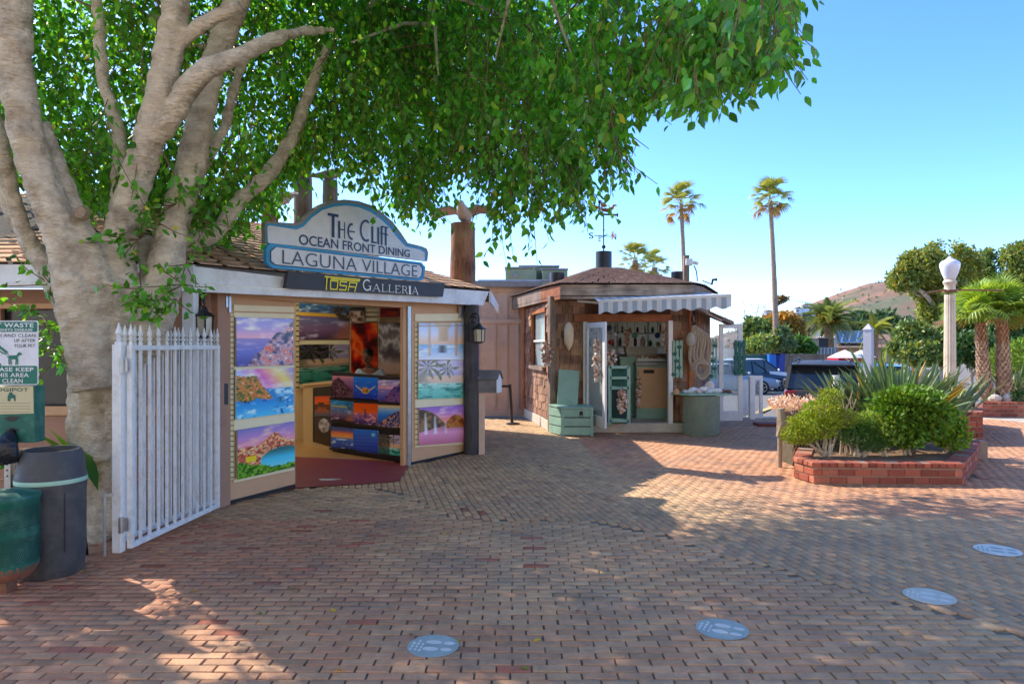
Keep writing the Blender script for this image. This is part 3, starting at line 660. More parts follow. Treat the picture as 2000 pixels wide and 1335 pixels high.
# prints
g1 = 'prints hung on the gallery doors'; g2 = 'prints on the inner gallery wall'; g3 = 'prints on the front of the black counter'
def pic(pl, q, d, kind, label, grp, **k): return picture('art_print', label, pq(pl, q, d), pl.n, kind, grp, **k)
pic(LD, [(459.5,619.3),(570,622.6),(571,712),(459.5,715.6)], .024, 'coast_purple', 'print of a purple coast and rocky headland, topmost on the open left gallery door', g1)
pic(LD, [(459,721.5),(570,717.5),(571.6,804.6),(459,818.7)], .024, 'village_cliff', 'print of a cliff village over blue water, middle one of the left gallery door', g1)
pic(LD, [(462,840),(572.3,822),(574,911),(462,935.7)], .024, 'harbour', 'print of a pink harbour town with green bank, lowest on the left gallery door', g1)
pic(RD, [(816.5,631),(904,630),(904,702.4),(816.5,702.4)], .024, 'pier', 'pale print looking under pier pillars, topmost on the right gallery door', g1)
pic(RD, [(815.5,704.5),(903,703),(903,776),(815.5,779)], .024, 'palm_lagoon', 'pale print of palms above a green lagoon, middle one of the right gallery door', g1)
pic(RD, [(817,795.7),(904.5,789.7),(906,862.6),(817,869)], .024, 'waterfall', 'print of three waterfalls under pink sky, lowest on the right gallery door', g1)
pic(BW_, [(585,591),(682,599),(683,660.5),(585,663)], .03, 'beach_sunset', 'large dark print of a beach at sunset on the inner gallery wall', g2)
pic(BW_, [(585,673.7),(682,672),(682,738),(585,749.5)], .03, 'palm_lagoon_dark', 'print of dark palms and green lagoon under the beach print on the inner wall', g2)
pic(BW_, [(686,632),(738,630),(738,728),(686,728)], .03, 'canyon', 'tall print of swirling red and orange rock behind the seated person', g2)
pic(BW_, [(740,630),(800,630),(800,730),(740,730)], .03, 'grey_figure', 'tall grey and brown glossy print right of the red rock print', g2)
pic(BW_, [(684,600),(713,600),(713,630),(684,630)], .03, 'sepia_face', 'small sepia abstract print above the red rock print', g2, nx=24, ny=24)
pic(BW_, [(743,601),(800,601),(800,619),(743,619)], .03, 'dark_red', 'small dark red print near the ceiling above the grey print', g2, nx=24, ny=24)
# counter with nine prints, wooden desk on its left
K0, K1 = (-2.80,10.63), (-1.49,9.535); CP = Plane(K0, K1); DP = Plane((-3.55,11.5), K0)
INV = Vector((-.835,.55,0))
ctr = thing('display_counter', 'black display counter stepped with rows of prints inside the gallery door', 'counter', (K0[0],K0[1],0))
mb = MB(); mb.prism([CP.w(648,729,0), CP.w(790,740.2,0), CP.w(790,908,0), CP.w(648,880,0)], CP.n*-.05); mb.build('body', mt['black'], ctr, bevel=.006)
mb = MB(); mb.prism([CP.w(647,726,.04), CP.w(786,737.7,.04), CP.w(786,742.2,.04), CP.w(647,730.5,.04)], CP.n*-.12); mb.build('top', mt['black'], ctr)
for y0, y1, y2, y3 in ((777,786.5,780,789.5),(820,836,823.5,839.5),(874,889,878,893)):
    mb = MB(); mb.prism([CP.w(648,y0,.05), CP.w(800,y1+3,.05), CP.w(795,y3+3,.05), CP.w(648,y2,.05)], INV*.06); mb.build('ledge', mt['black'], ctr)
dsk = thing('wooden_desk', 'light wooden desk end with a dark panel left of the black counter', 'desk', (-3.2,11.1,0))
mb = MB(); mb.prism([DP.w(592,752,0), DP.w(648,747,0), DP.w(648,880,0), DP.w(592,868,0)], DP.n*-.3); mb.build('body', mt['inner'], dsk, bevel=.006)
mb = MB(); mb.prism([DP.w(611,757,.012), DP.w(648,753,.012), DP.w(648,872,.012), DP.w(611,862,.012)], DP.n*-.012); mb.build('panel', mt['black'], dsk)
mb = MB(); mb.prism([DP.w(590,749,.03), DP.w(648,743,.03), DP.w(648,748,.03), DP.w(590,754,.03)], DP.n*-.4); mb.build('top', mt['inner'], dsk)
cq = [([(650.7,733),(691.5,734.7),(691.5,776),(650.7,776)],'ridge_dusk','print of a dusky town ridge, top row left on the black counter'),
 ([(692.5,735),(739.3,737.5),(739.3,779.5),(692.5,777)],'turtle','print of a sea creature gliding in bright blue water on the black counter'),
 ([(740.4,741),(787,742),(787,785.7),(740.4,782.5)],'coast_purple_small','print of purple sea and violet rocks, top row right on the black counter'),
 ([(648,780),(691,784),(691,822),(648,818.7)],'beach_small','print of a blue beach with sunset cloud, left in the middle counter row'),
 ([(692.3,786),(739,788),(739,832),(692.3,828.6)],'sunset_ripples','print of rippled water under an orange sky in the middle counter row'),
 ([(740.4,790),(787,791.4),(787,835),(740.4,832.6)],'village_blue','print of a lit village on a blue bay in the middle counter row'),
 ([(649,832),(691.7,836),(691.7,876),(649,873)],'wave_sunset','print of a wave at sunset, left in the lowest counter row'),
 ([(692.8,837),(739.7,840),(739.7,884.6),(692.8,878.5)],'blue_ripple','plain blue rippled water print in the lowest counter row'),
 ([(741,847),(787,850),(787,893),(741,886.5)],'palm_lagoon_small','print of dark palms and green lagoon, right in the lowest counter row')]
for q, k, l in cq: pic(CP, q, .03, k, l, g3, nx=40, ny=40)
pic(DP, [(617,773.6),(645.8,772.6),(645.8,812),(617,812)], .014, 'orange_lagoon', 'orange sunset print on the dark desk panel above the moon print', 'prints on the desk panel', nx=30, ny=30)
pic(DP, [(617,813.8),(646.5,814),(646.5,867),(617,862)], .014, 'moon_tree', 'black print of a big full moon behind a tree on the desk panel', 'prints on the desk panel', nx=40, ny=50)
# ---------------------------------------------------------------- signs on the roof edge
mt['signwhite'] = M('sign_white', S8(222,222,224), .6, .06, 5, .12, 60, dirt=.35, dirtcol=S8(176,172,168), dscale=6)
mt['ink'] = M('dark_blue_lettering', S8(40,66,104), .5, .1, 8, .05)
mt['ink2'] = M('slate_lettering', S8(72,88,108), .5, .1, 8, .05)
mt['signblue'] = M('blue_sign_edge', S8(64,150,196), .5, .15, 4, .05)
mt['signgrey'] = M('weathered_sign_rim', S8(146,142,138), .8, .2, 12, .3)
sg = thing('wooden_sign', 'arched white sign with tall dark blue lettering above the gallery door', 'sign', FP.w(680,470,.35))
def cpx(x, y): return (420+x/3.5714, 370+y/3.5714)
arch = [cpx(*p) for p in [(352,370),(348,240),(362,222),(560,236),(600,222),(650,170),(720,115),(800,82),(900,70),(1000,80),(1090,110),(1170,165),(1240,225),(1300,305),(1345,372),(1440,395),(1478,412),(1488,440),(1482,500)]]
inner = [cpx(*p) for p in [(372,372),(366,262),(380,250),(572,280),(620,258),(680,195),(750,145),(830,120),(910,112),(1000,124),(1080,155),(1150,202),(1215,262),(1275,340),(1330,398),(1430,420),(1462,440),(1464,498)]]
mid = [cpx(*p) for p in [(362,371),(356,248),(371,236),(566,256),(610,240),(665,182),(735,130),(815,100),(905,92),(1000,102),(1086,132),(1160,183),(1228,243),(1288,322),(1338,384),(1436,406),(1470,425),(1474,499)]]
qprism(MB(), FP, arch, .35, .06).build('rim', mt['signgrey'], sg)
qprism(MB(), FP, mid, .356, .012).build('edge', mt['signblue'], sg)
qprism(MB(), FP, inner, .362, .012).build('board', mt['signwhite'], sg)
mb = MB(); nz = FP.n
def tq(q, d): return [FP.w(*cpx(*p), d) for p in q]
T_ = tq([(788,168),(1205,240),(1205,395),(788,322)], .364)
S_ = .105
st = [(.13,[(.0,.97),(.15,.97)]),(.16,[(.075,.99),(.075,0)]),
 (.13,[(.17,.72),(.17,.0)]),(.06,[(.17,.38),(.255,.38)]),(.06,[(.255,.72),(.255,.0)]),
 (.10,arc(.37,.37,.058,.33,80,280,10)),(.06,[(.32,.37),(.42,.37)]),
 (.10,arc(.61,.52,.09,.45,62,298,14)),
 (.13,[(.72,.74),(.72,.04)]),(.07,[(.72,.06),(.79,.06)]),
 (.12,[(.825,.74),(.825,.03)]),(.12,[(.885,.82),(.885,.03)]),(.06,[(.885,.83),(.935,.83)]),(.05,[(.86,.52),(.94,.52)]),
 (.12,[(.96,.82),(.96,.03)]),(.06,[(.96,.83),(1.0,.83)]),(.05,[(.93,.50),(1.0,.50)])]
flat_strokes(mb, st, T_, nz, .004)
flat_text(mb, 'OCEAN FRONT DINING', tq([(585,310),(1358,422),(1358,474),(585,384)], .364), nz, 1.0, .012, .004)
mb.build('lettering', mt['ink'], sg)
sg = thing('wooden_sign', 'long white sign with cut corners and bright blue border below the arched sign', 'sign', FP.w(680,515,.37))
o1 = [cpx(*p) for p in [(385,374),(358,408),(360,512),(405,548),(1425,637),(1458,622),(1468,540),(1440,508)]]
i1 = [cpx(*p) for p in [(420,398),(386,428),(386,502),(420,528),(1420,622),(1445,606),(1452,548),(1428,520)]]
l1 = [cpx(*p) for p in [(428,402),(394,431),(394,498),(425,522),(1417,616),(1438,602),(1444,551),(1425,526)]]
qprism(MB(), FP, o1, .38, .05).build('border', mt['signblue'], sg); qprism(MB(), FP, i1, .386, .012).build('line', mt['ink'], sg); qprism(MB(), FP, l1, .392, .012).build('board', mt['signwhite'], sg)
mb = MB(); flat_text(mb, 'LAGUNA VILLAGE', tq([(468,420),(1410,530),(1410,610),(468,518)], .394), nz, 1.0, -.006, .004); mb.build('lettering', mt['ink2'], sg)
sg = thing('wooden_sign', 'black sign with yellow and white lettering on the gallery fascia', 'sign', FP.w(715,560,.33))
mt['signblack'] = M('sign_black', S8(62,60,62), .55, .15, 6, .1)
qprism(MB(), FP, [cpx(*p) for p in [(512,570),(1603,655),(1590,748),(494,685)]], .36, .05).build('board', mt['signblack'], sg)
mb = MB()
def box2(a, b, w): return (w, [a, b])
ty = tq([(765,603),(1010,622),(990,710),(765,697)], .364)
w = .105
st = [(w,[(.06,1),(.04,0)]),(w,[(.0,.95),(1.0,.93),(.99,.80),(.17,.82)]),
 (w,[(.16,.70),(.16,.06),(.36,.05),(.37,.68),(.16,.70)]),
 (w,[(.63,.66),(.44,.68),(.44,.38),(.64,.36),(.63,.04),(.43,.06)]),
 (w,[(.71,.0),(.72,.66),(.94,.64),(.92,-.02)]),(w,[(.71,.34),(.93,.32)])]
flat_strokes(mb, st, ty, nz, .004); mb.build('lettering', M('yellow_lettering', S8(240,220,40), .5, .05, 5, 0), sg)
# serif capitals drawn stroke by stroke: thick and thin
TK, TN = .15, .06
SER = {
 'G': [(TK,arc(.5,.5,.42,.46,60,300,14)),(TN,arc(.5,.5,.42,.46,38,62,3)),(TK,[(.86,.42),(.86,.08)]),(TN,[(.68,.42),(1,.42)]),(TN,arc(.5,.5,.42,.46,298,326,3))],
 'A': [(TN,[(.12,.02),(.48,.98)]),(TK,[(.48,.96),(.86,.02)]),(TN,[(.25,.34),(.72,.34)]),(TN,[(0,.02),(.26,.02)]),(TN,[(.7,.02),(1,.02)])],
 'L': [(TK,[(.2,.02),(.2,.98)]),(TN,[(.02,.98),(.4,.98)]),(TN,[(.02,.03),(.95,.03)]),(TN,[(.95,.03),(.98,.26)])],
 'E': [(TK,[(.2,.02),(.2,.98)]),(TN,[(.02,.97),(.9,.97)]),(TN,[(.9,.97),(.92,.78)]),(TN,[(.2,.52),(.7,.52)]),(TN,[(.02,.03),(.94,.03)]),(TN,[(.94,.03),(.98,.25)])],
 'R': [(TK,[(.2,.02),(.2,.98)]),(TN,[(.02,.97),(.5,.97)]),(.11,arc(.48,.73,.3,.23,90,-90,9)),(TN,[(.2,.5),(.5,.5)]),(TK,[(.5,.5),(.9,.03)]),(TN,[(.03,.02),(.4,.02)]),(TN,[(.8,.02),(1,.02)])],
 'I': [(.42,[(.5,.02),(.5,.98)]),(TN*2,[(.05,.98),(.95,.98)]),(TN*2,[(.05,.02),(.95,.02)])]}
mb = MB(); xs = [(1028,1090,1.0),(1095,1155,.68),(1160,1200,.68),(1207,1247,.68),(1253,1293,.68),(1300,1345,.68),(1350,1365,.68),(1370,1420,.68)]
for (x0, x1, hh), ch in zip(xs, 'GALLERIA'):
    base = lambda x: 702+(x-1028)*.0795; top = lambda x: base(x)-77*hh
    stx = [(w_*.9, p) for w_, p in SER[ch]]
    flat_strokes(mb, stx, tq([(x0,top(x0)),(x1,top(x1)),(x1,base(x1)),(x0,base(x0))], .364), nz, .004)
mb.build('lettering', M('white_lettering', S8(235,232,224), .5, .05, 5, 0), sg)
# ---------------------------------------------------------------- posts, gulls, lanterns, mailbox
mt['pile'] = woodmat('old_piling', S8(96,60,46), S8(186,136,106), 'z', bump=.9, fine=22); mt['pile_g'] = woodmat('grey_piling', S8(78,66,58), S8(150,130,116), 'z', bump=.9, fine=22)
mt['dkpost'] = woodmat('tarred_post', S8(44,44,48), S8(92,88,90), 'z', bump=.7)
def pile(px, py0, py1, Y, r, mat, label, seed, rx=0):
    mb = MB(); b = P(px, py1, Y); t = P(px, py0, Y); n = 7
    mb.tube([b.lerp(t, i/n)+Vector((rx*i/n,0,0)) for i in range(n+1)], [r*(1.0-.012*i) for i in range(n+1)], 18, True, .05, seed)
    return solo(mb, 'wood_piling', mat, label, 'post', (b.x, b.y, b.z), 'wood pilings through the gallery roof', smooth=True)
pile(904, 437, 556, 11.0, .21, mt['pile'], 'thick reddish wood piling at the right roof corner with a gull on it', 1)
pile(592, 296, 440, 11.2, .15, mt['pile_g'], 'tallest wood piling rising behind the arched sign into the leaves', 2)
pile(645, 353, 430, 10.9, .125, mt['pile_g'], 'short wood piling just behind the top of the arched sign', 3)
pile(527, 372, 452, 10.6, .13, mt['pile'], 'wood piling left of the arched sign, half hidden by leaves', 4)
mb = MB(); q = G(920,888); mb.tube([(q.x,q.y+.1,z) for z in np.linspace(0,2.3,8)], .115, 16, True, .05, 9)
solo(mb, 'dark_post', mt['dkpost'], 'dark weathered round post beside the right gallery door under the eave', 'post', (q.x,q.y+.1,0), smooth=True)
mt['gull'] = M('carved_gull_paint', S8(196,180,166), .7, .15, 10, .2, attr='Col')
def gull(loc, rz, label, spread=True, s=1.0):
    root = thing('gull_sculpture', label, 'sculpture', loc, 'carved gulls on the pilings')
    mx = Matrix.Translation(loc) @ Matrix.Rotation(rz, 4, 'Z') @ Matrix.Scale(s, 4)
    mb = MB(); mb.M = mx; mb.col = (1,1,1)
    mb.tube([(-.30,0,.10),(-.18,0,.12),(0,0,.15),(.14,0,.19),(.22,0,.25),(.28,0,.27),(.33,0,.262)], [.02,.065,.115,.10,.06,.058,.02], 12)
    mb.col = (.9,.6,.2); mb.tube([(.32,0,.262),(.39,0,.245)], [.016,.004], 6); mb.col = (.5,.45,.4)
    mb.prism([(-.28,-.03,.10),(-.28,.03,.10),(-.42,.07,.08),(-.42,-.07,.08)], (0,0,.014)); mb.tube([(.03,.02,.0),(.03,.02,.1)], .012, 6)
    mb.build('body', mt['gull'], root, smooth=True)
    for sy in (-1, 1):
        mb = MB(); mb.M = mx; mb.col = (.62,.56,.52)
        if spread:
            pts = [((.15,.05,.20),(-.16,.05,.16)),((.17,.20,.26),(-.17,.20,.22)),((.10,.38,.25),(-.20,.36,.21)),((-.10,.58,.15),(-.20,.55,.14))]
        else: pts = [((.13,.06,.20),(.10,.08,.10)),((-.1,.09,.18),(-.08,.09,.08)),((-.3,.05,.12),(-.28,.05,.08)),((-.4,.02,.10),(-.38,.02,.08))]
        vs = []; fs = []
        for a, b in pts:
            for p in (a, b): vs += [(p[0], p[1]*sy, p[2]+.015), (p[0], p[1]*sy, p[2]-.022)]
        for i in range(3):
            o = i*4; fs += [(o,o+4,o+6,o+2),(o+1,o+3,o+7,o+5),(o,o+1,o+5,o+4),(o+2,o+6,o+7,o+3)]
        fs += [(0,2,3,1),(12,13,15,14)]; mb.add(vs, fs); mb.build('wing', mt['gull'], root)
q = P(908,437,11.0); gull((q.x,q.y,q.z-.02), R(-100), 'carved gull with wings spread wide on the right roof piling', True, 1.05)
q = P(645,353,10.9); gull((q.x,q.y,q.z-.01), R(20), 'carved gull with folded wings on the piling behind the arched sign', False, .75)
q = P(548,392,10.6); gull((q.x,q.y,q.z-.1), R(60), 'pale carved gull left of the arched sign partly behind leaves', True, .8)
mt['lampglass'] = M('frosted_lamp_glass', S8(200,190,170), .3, .1, 10, 0)
def lantern(c, face, label, s=1.0):
    """wall lantern hanging from a scroll arm; face points from the wall"""
    c = Vector(c); f = Vector(face).normalized(); root = thing('wall_lantern', label, 'lantern', c, 'wall lanterns')
    mb = MB(); mb.lathe(c+Vector((0,0,.08*s)), [(.004,.105*s),(.02*s,.09*s),(.05*s,.04*s),(.115*s,0),(.105*s,-.008*s)], 6); mb.lathe(c+Vector((0,0,-.12*s)), [(.03*s,-.03*s),(.085*s,-.01*s),(.085*s,0)], 6)
    for k in range(6):
        a = 2*math.pi*k/6; mb.bar(c+Vector((math.cos(a)*.082*s, math.sin(a)*.082*s, -.12*s)), c+Vector((math.cos(a)*.092*s, math.sin(a)*.092*s, .08*s)), .012*s)
    mb.build('cage', mt['black'], root)
    MB().lathe(c+Vector((0,0,-.115*s)), [(.074*s,0),(.082*s,.19*s)], 6).build('glass', mt['lampglass'], root)
    w = c-f*.2*s; mb = MB(); pts = [w+Vector((0,0,-.05*s)), w+Vector((0,0,.22*s))+f*.02*s, w+Vector((0,0,.32*s))+f*.10*s, w+Vector((0,0,.30*s))+f*.18*s, c+Vector((0,0,.19*s))]
    p_, r_ = smoothpath(pts, [.012*s]*5, 5); mb.tube(p_, r_, 6); p2 = [w+f*(.10*s+.05*s*math.cos(a))+Vector((0,0,.23*s+.05*s*math.sin(a))) for a in np.linspace(0, 5.2, 14)]; mb.tube(p2, .009*s, 6)
    mb.box(w+Vector((0,0,.02*s))-f*.008, (.07*s,.07*s,.28*s), math.atan2(f.y, f.x)); mb.build('bracket', mt['black'], root)
lantern(P(936,652,10.25), (.9,-.45,0), 'black lantern on a scroll bracket on the dark post', .95)
lantern(P(399,632,6.62), (.6,-.8,0), 'black lantern under the eave behind the white gate', .95)
# mailbox
mt['greywood'] = woodmat('grey_painted_wood', S8(96,94,98), S8(140,138,140), 'x', bump=.3)
q = G(941,886); bx = thing('mailbox', 'grey house shaped mailbox with white arched door on a pale post', 'mailbox', (q.x,q.y,0))
mb = MB(); mb.box((q.x,q.y,.47),(.09,.09,.94)); mb.build('post', mt['beige'], bx, bevel=.004)
mb = MB(); mb.M = Matrix.Translation((q.x+.13,q.y,.94)) @ Matrix.Rotation(R(-20), 4, 'Z')
hp = [(0,-.105,0),(0,.105,0),(0,.105,.2),(0,0,.31),(0,-.105,.2)]
mb.prism([(-.22,y_,z_) for _,y_,z_ in hp], (.36,0,0)); mb.build('box', mt['greywood'], bx)
mb = MB(); mb.M = Matrix.Translation((q.x+.13,q.y,.94)) @ Matrix.Rotation(R(-20), 4, 'Z'); mb.prism([(.14,y_*.99,z_*.99+.001) for _,y_,z_ in hp], (.008,0,0)); mb.build('face', mt['white'], bx)
mb = MB(); mb.M = Matrix.Translation((q.x+.13,q.y,.94)) @ Matrix.Rotation(R(-20), 4, 'Z'); mb.prism([(.148,-.06,.03),(.148,.06,.03)]+[(.148, .06*math.cos(a), .15+.06*math.sin(a)) for a in np.linspace(0, math.pi, 9)], (.008,0,0)); mb.build('door', mt['signwhite'], bx)
mb = MB(); mb.M = Matrix.Translation((q.x+.13,q.y,.94)) @ Matrix.Rotation(R(-20), 4, 'Z')
for sy in (-1, 1):
    for k in range(3):
        t0, t1 = k/3, (k+1.1)/3; a0 = Vector((0,sy*.13,.19)).lerp(Vector((0,0,.335)), t0); a1 = Vector((0,sy*.13,.19)).lerp(Vector((0,0,.335)), min(1,t1))
        mb.prism([(-.24,a0.y,a0.z+.012),(.17,a0.y,a0.z+.012),(.17,a1.y,a1.z),(-.24,a1.y,a1.z)], (0,sy*.004,.008))
mb.build('roof', mt['greywood'], bx)
# beige double doors between the buildings
bg_ = thing('board_doors', 'tall beige board and batten double doors between gallery and shingled kiosk', 'door', (-.3,16.2,0))
mb = MB(); mb.box((-.35,16.25,1.52),(2.4,.08,3.0)); mb.build('panel', mt['beige'], bg_)
for px in (935,967,990,1012,1034): 
    q = P(px,700,16.2); MB().box((q.x,16.2,1.52),(.035,.03,2.98)).build('batten', mt['beige'], bg_)
for py, h in ((627,.10),(805,.16),(566,.1)):
    q = P(980,py,16.2); MB().box((-.35,16.19,q.z),(2.4,.035,h)).build('rail', mt['beige'], bg_)
MB().box((-.3,16.15,3.1),(2.0,.3,.16)).build('cap', mt['rail'], bg_, bevel=.03)
mb = MB()
for px in (961,976): q = P(px,673,16.1); mb.bar((q.x,16.12,q.z-.09),(q.x,16.12,q.z+.09),.02); mb.bar((q.x,16.12,q.z-.08),(q.x,16.2,q.z-.08),.018); mb.bar((q.x,16.12,q.z+.08),(q.x,16.2,q.z+.08),.018)
mb.build('handle', mt['beige'], bg_)
# rooftop equipment behind
mt['hvac'] = M('green_grey_metal', S8(138,152,122), .6, .1, 3, .05)
for px, py0, py1, w_, Y, l in ((1017,527,572,.85,19,'left green rooftop unit between gallery and kiosk roofs'),(1052,524,572,1.1,19.5,'middle green rooftop unit behind the kiosk roof'),(1082,530,575,.7,19,'darker rooftop unit touching the kiosk roof outline')):
    t = P(px,py0,Y); b = P(px,py1,Y); r_ = thing('rooftop_unit', l, 'air conditioner', (b.x,Y,b.z), 'rooftop units')
    MB().box((t.x,Y,(t.z+b.z)/2),(w_,.8,t.z-b.z)).build('housing', mt['hvac'], r_, bevel=.03); MB().box((t.x,Y,t.z+.02),(w_*1.04,.84,.04)).build('lid', mt['rail'], r_)
    MB().lathe((t.x-w_*.2,Y-.42,t.z-.2),[(.07,0),(.07,.03),(.03,.035)],12,True,(0,-1,0)).build('port', mt['rail'], r_)
mb = MB(); a = P(934,548,18); b = P(1100,548,18); mb.tube([a,b], .03, 8); 
for px in (960,1003,1040): q = P(px,548,18); mb.tube([q,q-Vector((0,0,.6))], .025, 6)
solo(mb, 'roof_rail', mt['rail'], 'thin grey rail in front of the rooftop units', 'rail', a)
rb = MB().box((.2,19.6,1.5),(5.4,3.0,3.1)); solo(rb, 'flat_roofed_building', mt['beige'], 'low beige building behind carrying the rooftop units', 'building', (.2,19.6,0))
# stanchion
q = G(1002,828); sn_ = thing('stanchion', 'short black stanchion with belt before the beige doors', 'stanchion', (q.x,q.y,0))
MB().lathe((q.x,q.y,0),[(.14,0),(.14,.025),(.05,.04),(.0,.041)],20).build('base', mt['black'], sn_, smooth=True)
MB().tube([(q.x-.02,q.y,.03),(q.x-.07,q.y,.84)],.033,12).build('pole', mt['black'], sn_, smooth=True)
MB().box((q.x-.16,q.y,.80),(.2,.006,.05)).build('belt', mt['black'], sn_)
# the person behind the counter
def skin_body(name, verts, edges, radii, mat, parent, sub=2):
    me = bpy.data.meshes.new(name); off = parent.location
    me.from_pydata([tuple(Vector(v)-off) for v in verts], edges, [])
    o = bpy.data.objects.new(name, me); COL.objects.link(o)
    bm = bmesh.new(); bm.from_mesh(me); lay = bm.verts.layers.skin.verify()
    for v, r in zip(bm.verts, radii): v[lay].radius = (r, r) if not hasattr(r, '__len__') else r
    bm.verts.ensure_lookup_table(); bm.verts[0][lay].use_root = True; bm.to_mesh(me); bm.free()
    o.modifiers.new('s', 'SKIN'); m2 = o.modifiers.new('u', 'SUBSURF'); m2.levels = m2.render_levels = sub
    dg = bpy.context.evaluated_depsgraph_get(); dg.update(); nm = bpy.data.meshes.new_from_object(o.evaluated_get(dg))
    o.modifiers.clear(); o.data = nm; bpy.data.meshes.remove(me); nm.name = name; nm.materials.clear(); nm.materials.append(mat)
    nm.polygons.foreach_set('use_smooth', [True]*len(nm.polygons)); o.parent = parent; return o
mt['skin'] = M('skin', S8(150,100,78), .5, .08, 8, 0); mt['hair'] = M('black_hair', (.012,.010,.009), .4, .3, 20, .2)
mt['shirt'] = M('pale_patterned_shirt', S8(176,196,210), .8, .2, 45, .1, col2=S8(222,230,236))
pb = P(722,700,11.15); bx_, by_ = pb.x, pb.y
pr = thing('person', 'seated person in a pale blue patterned shirt looking down behind the counter', 'person', (bx_,by_,0))
hx = lambda x, y, z: (bx_+x, by_+y, z)
V_ = [hx(0,.1,.62),hx(0,.09,.85),hx(0,.06,1.05),hx(0,.03,1.22),hx(0,.0,1.30),hx(-.01,-.04,1.37),hx(-.17,.03,1.22),hx(-.27,-.06,1.02),hx(-.16,-.25,1.0),hx(.17,.03,1.22),hx(.27,-.06,1.02),hx(.12,-.26,1.0),hx(-.1,.08,.6),hx(-.13,-.32,.58),hx(-.13,-.34,.1),hx(.1,.08,.6),hx(.13,-.32,.58),hx(.13,-.34,.1)]
E_ = [(0,1),(1,2),(2,3),(3,4),(4,5),(3,6),(6,7),(7,8),(3,9),(9,10),(10,11),(0,12),(12,13),(13,14),(0,15),(15,16),(16,17)]
skin_body('body', V_, E_, [.13,.125,.13,.10,.05,.05,.06,.045,.03,.06,.045,.03,.085,.065,.04,.085,.065,.04], mt['skin'], pr)
skin_body('shirt', V_[:4]+[V_[6],V_[7],V_[8],V_[9],V_[10],V_[11]], [(0,1),(1,2),(2,3),(3,4),(4,5),(5,6),(3,7),(7,8),(8,9)], [.15,.145,.15,.115,.075,.06,.045,.075,.06,.045], mt['shirt'], pr)
rot = Euler((R(24), R(4), R(-18))).to_matrix(); hc = Vector(hx(-.015,-.075,1.475)); mb = MB()
mb.ell(hc, (.078,.095,.118), 16, 12, rot)
mb.ell(hc+rot@Vector((0,-.096,-.012)), (.014,.02,.026), 8, 6, rot)
for sx in (-1, 1): mb.ell(hc+rot@Vector((sx*.079,.0,-.01)), (.014,.022,.032), 8, 6, rot)
mb.ell(hc+rot@Vector((0,-.07,-.085)), (.04,.03,.03), 8, 6, rot); mb.build('head', mt['skin'], pr, smooth=True)
mb = MB()
for sx in (-1, 1): mb.ell(hc+rot@Vector((sx*.032,-.086,.014)), (.014,.008,.005), 8, 5, rot); mb.bar(hc+rot@Vector((sx*.014,-.09,.036)), hc+rot@Vector((sx*.05,-.082,.034)), .006)
mb.ell(hc+rot@Vector((0,-.09,-.055)), (.024,.008,.006), 8, 5, rot); mb.build('face_features', M('dark_features', S8(58,30,26), .5, .1, 9, 0), pr)
mb = MB(); mb.ell(hc+rot@Vector((0,.022,.03)), (.088,.098,.108), 14, 10, rot); mb.ell(hc+rot@Vector((0,.115,.04)), (.05,.045,.05), 10, 8, rot); mb.build('hair', mt['hair'], pr, smooth=True)
for sx in (-1, 1):
    mb = MB(); w0 = Vector(hx(sx*.14,-.27,1.0)); 
    for k in range(5):
        a = Vector((-sx*(.03-.014*k), -.05, 0)); mb.tube([w0+Vector((-sx*(.02-.01*k),-.02,0)), w0+a+Vector((0,-.015,.006)), w0+a+Vector((0,-.05+.006*abs(k-1.5),-.012))], [.013,.010,.006], 6)
    mb.ell(w0, (.04,.045,.018), 8, 6); mb.build('hand', mt['skin'], pr, smooth=True)
mb = MB(); mb.lathe((bx_,by_+.1,.0),[(.2,0),(.2,.02),(.03,.04),(.03,.5),(.19,.51),(.19,.56)],16); solo(mb, 'stool', mt['black'], 'black stool under the seated person behind the counter', 'stool', (bx_,by_+.1,0), smooth=True)
# ================================================================ SHINGLED KIOSK
KF = Plane((.765,13.1), (3.4,13.1))
K = thing('shingled_kiosk', 'small shingled wooden kiosk with brown hip roof, open white door and striped awning', 'kiosk', (.765,13.1,0))
c0, c1, c2, c3, c4, c5 = (.765,13.1), (3.42,13.1), (4.15,14.6), (3.9,17.2), (1.2,17.6), (.32,15.9)
mt['kwall'] = woodmat('kiosk_dark_board', S8(70,46,34), S8(120,84,62), 'z', bump=.3)
mt['kpost'] = woodmat('kiosk_grey_post', S8(86,70,60), S8(158,138,122), 'z', bump=.8)
mt['kpost_w'] = woodmat('kiosk_warm_post', S8(120,66,38), S8(190,118,72), 'z', bump=.6)
mt['kbeam'] = woodmat('kiosk_fascia_board', S8(92,76,66), S8(196,172,150), 'x', bump=1.0, fine=11)
mt['kbeam_w'] = woodmat('kiosk_door_beam', S8(110,62,40), S8(172,108,70), 'x', bump=.5)
mt['shake'] = woodmat('cedar_shake', S8(98,74,60), S8(174,142,118), 'z', bump=.7, fine=18)
def wallseg(mb, a, b, z0, z1, th=.09):
    a = Vector((*a,0)); b = Vector((*b,0)); n = Vector((b.y-a.y, a.x-b.x, 0)).normalized()
    mb.prism([a+Vector((0,0,z0)), b+Vector((0,0,z0)), b+Vector((0,0,z1)), a+Vector((0,0,z1))], n*-th)
fx = lambda px: (px-1000)/F_PX*13.1
XD0, XD1 = fx(1145), fx(1304)
mb = MB()
wallseg(mb, c0, (XD0,13.1), .2, 2.55); wallseg(mb, (XD1,13.1), c1, .2, 2.55); wallseg(mb, (XD0,13.1), (XD1,13.1), 2.13, 2.55)
wallseg(mb, c1, c2, .2, 2.55)
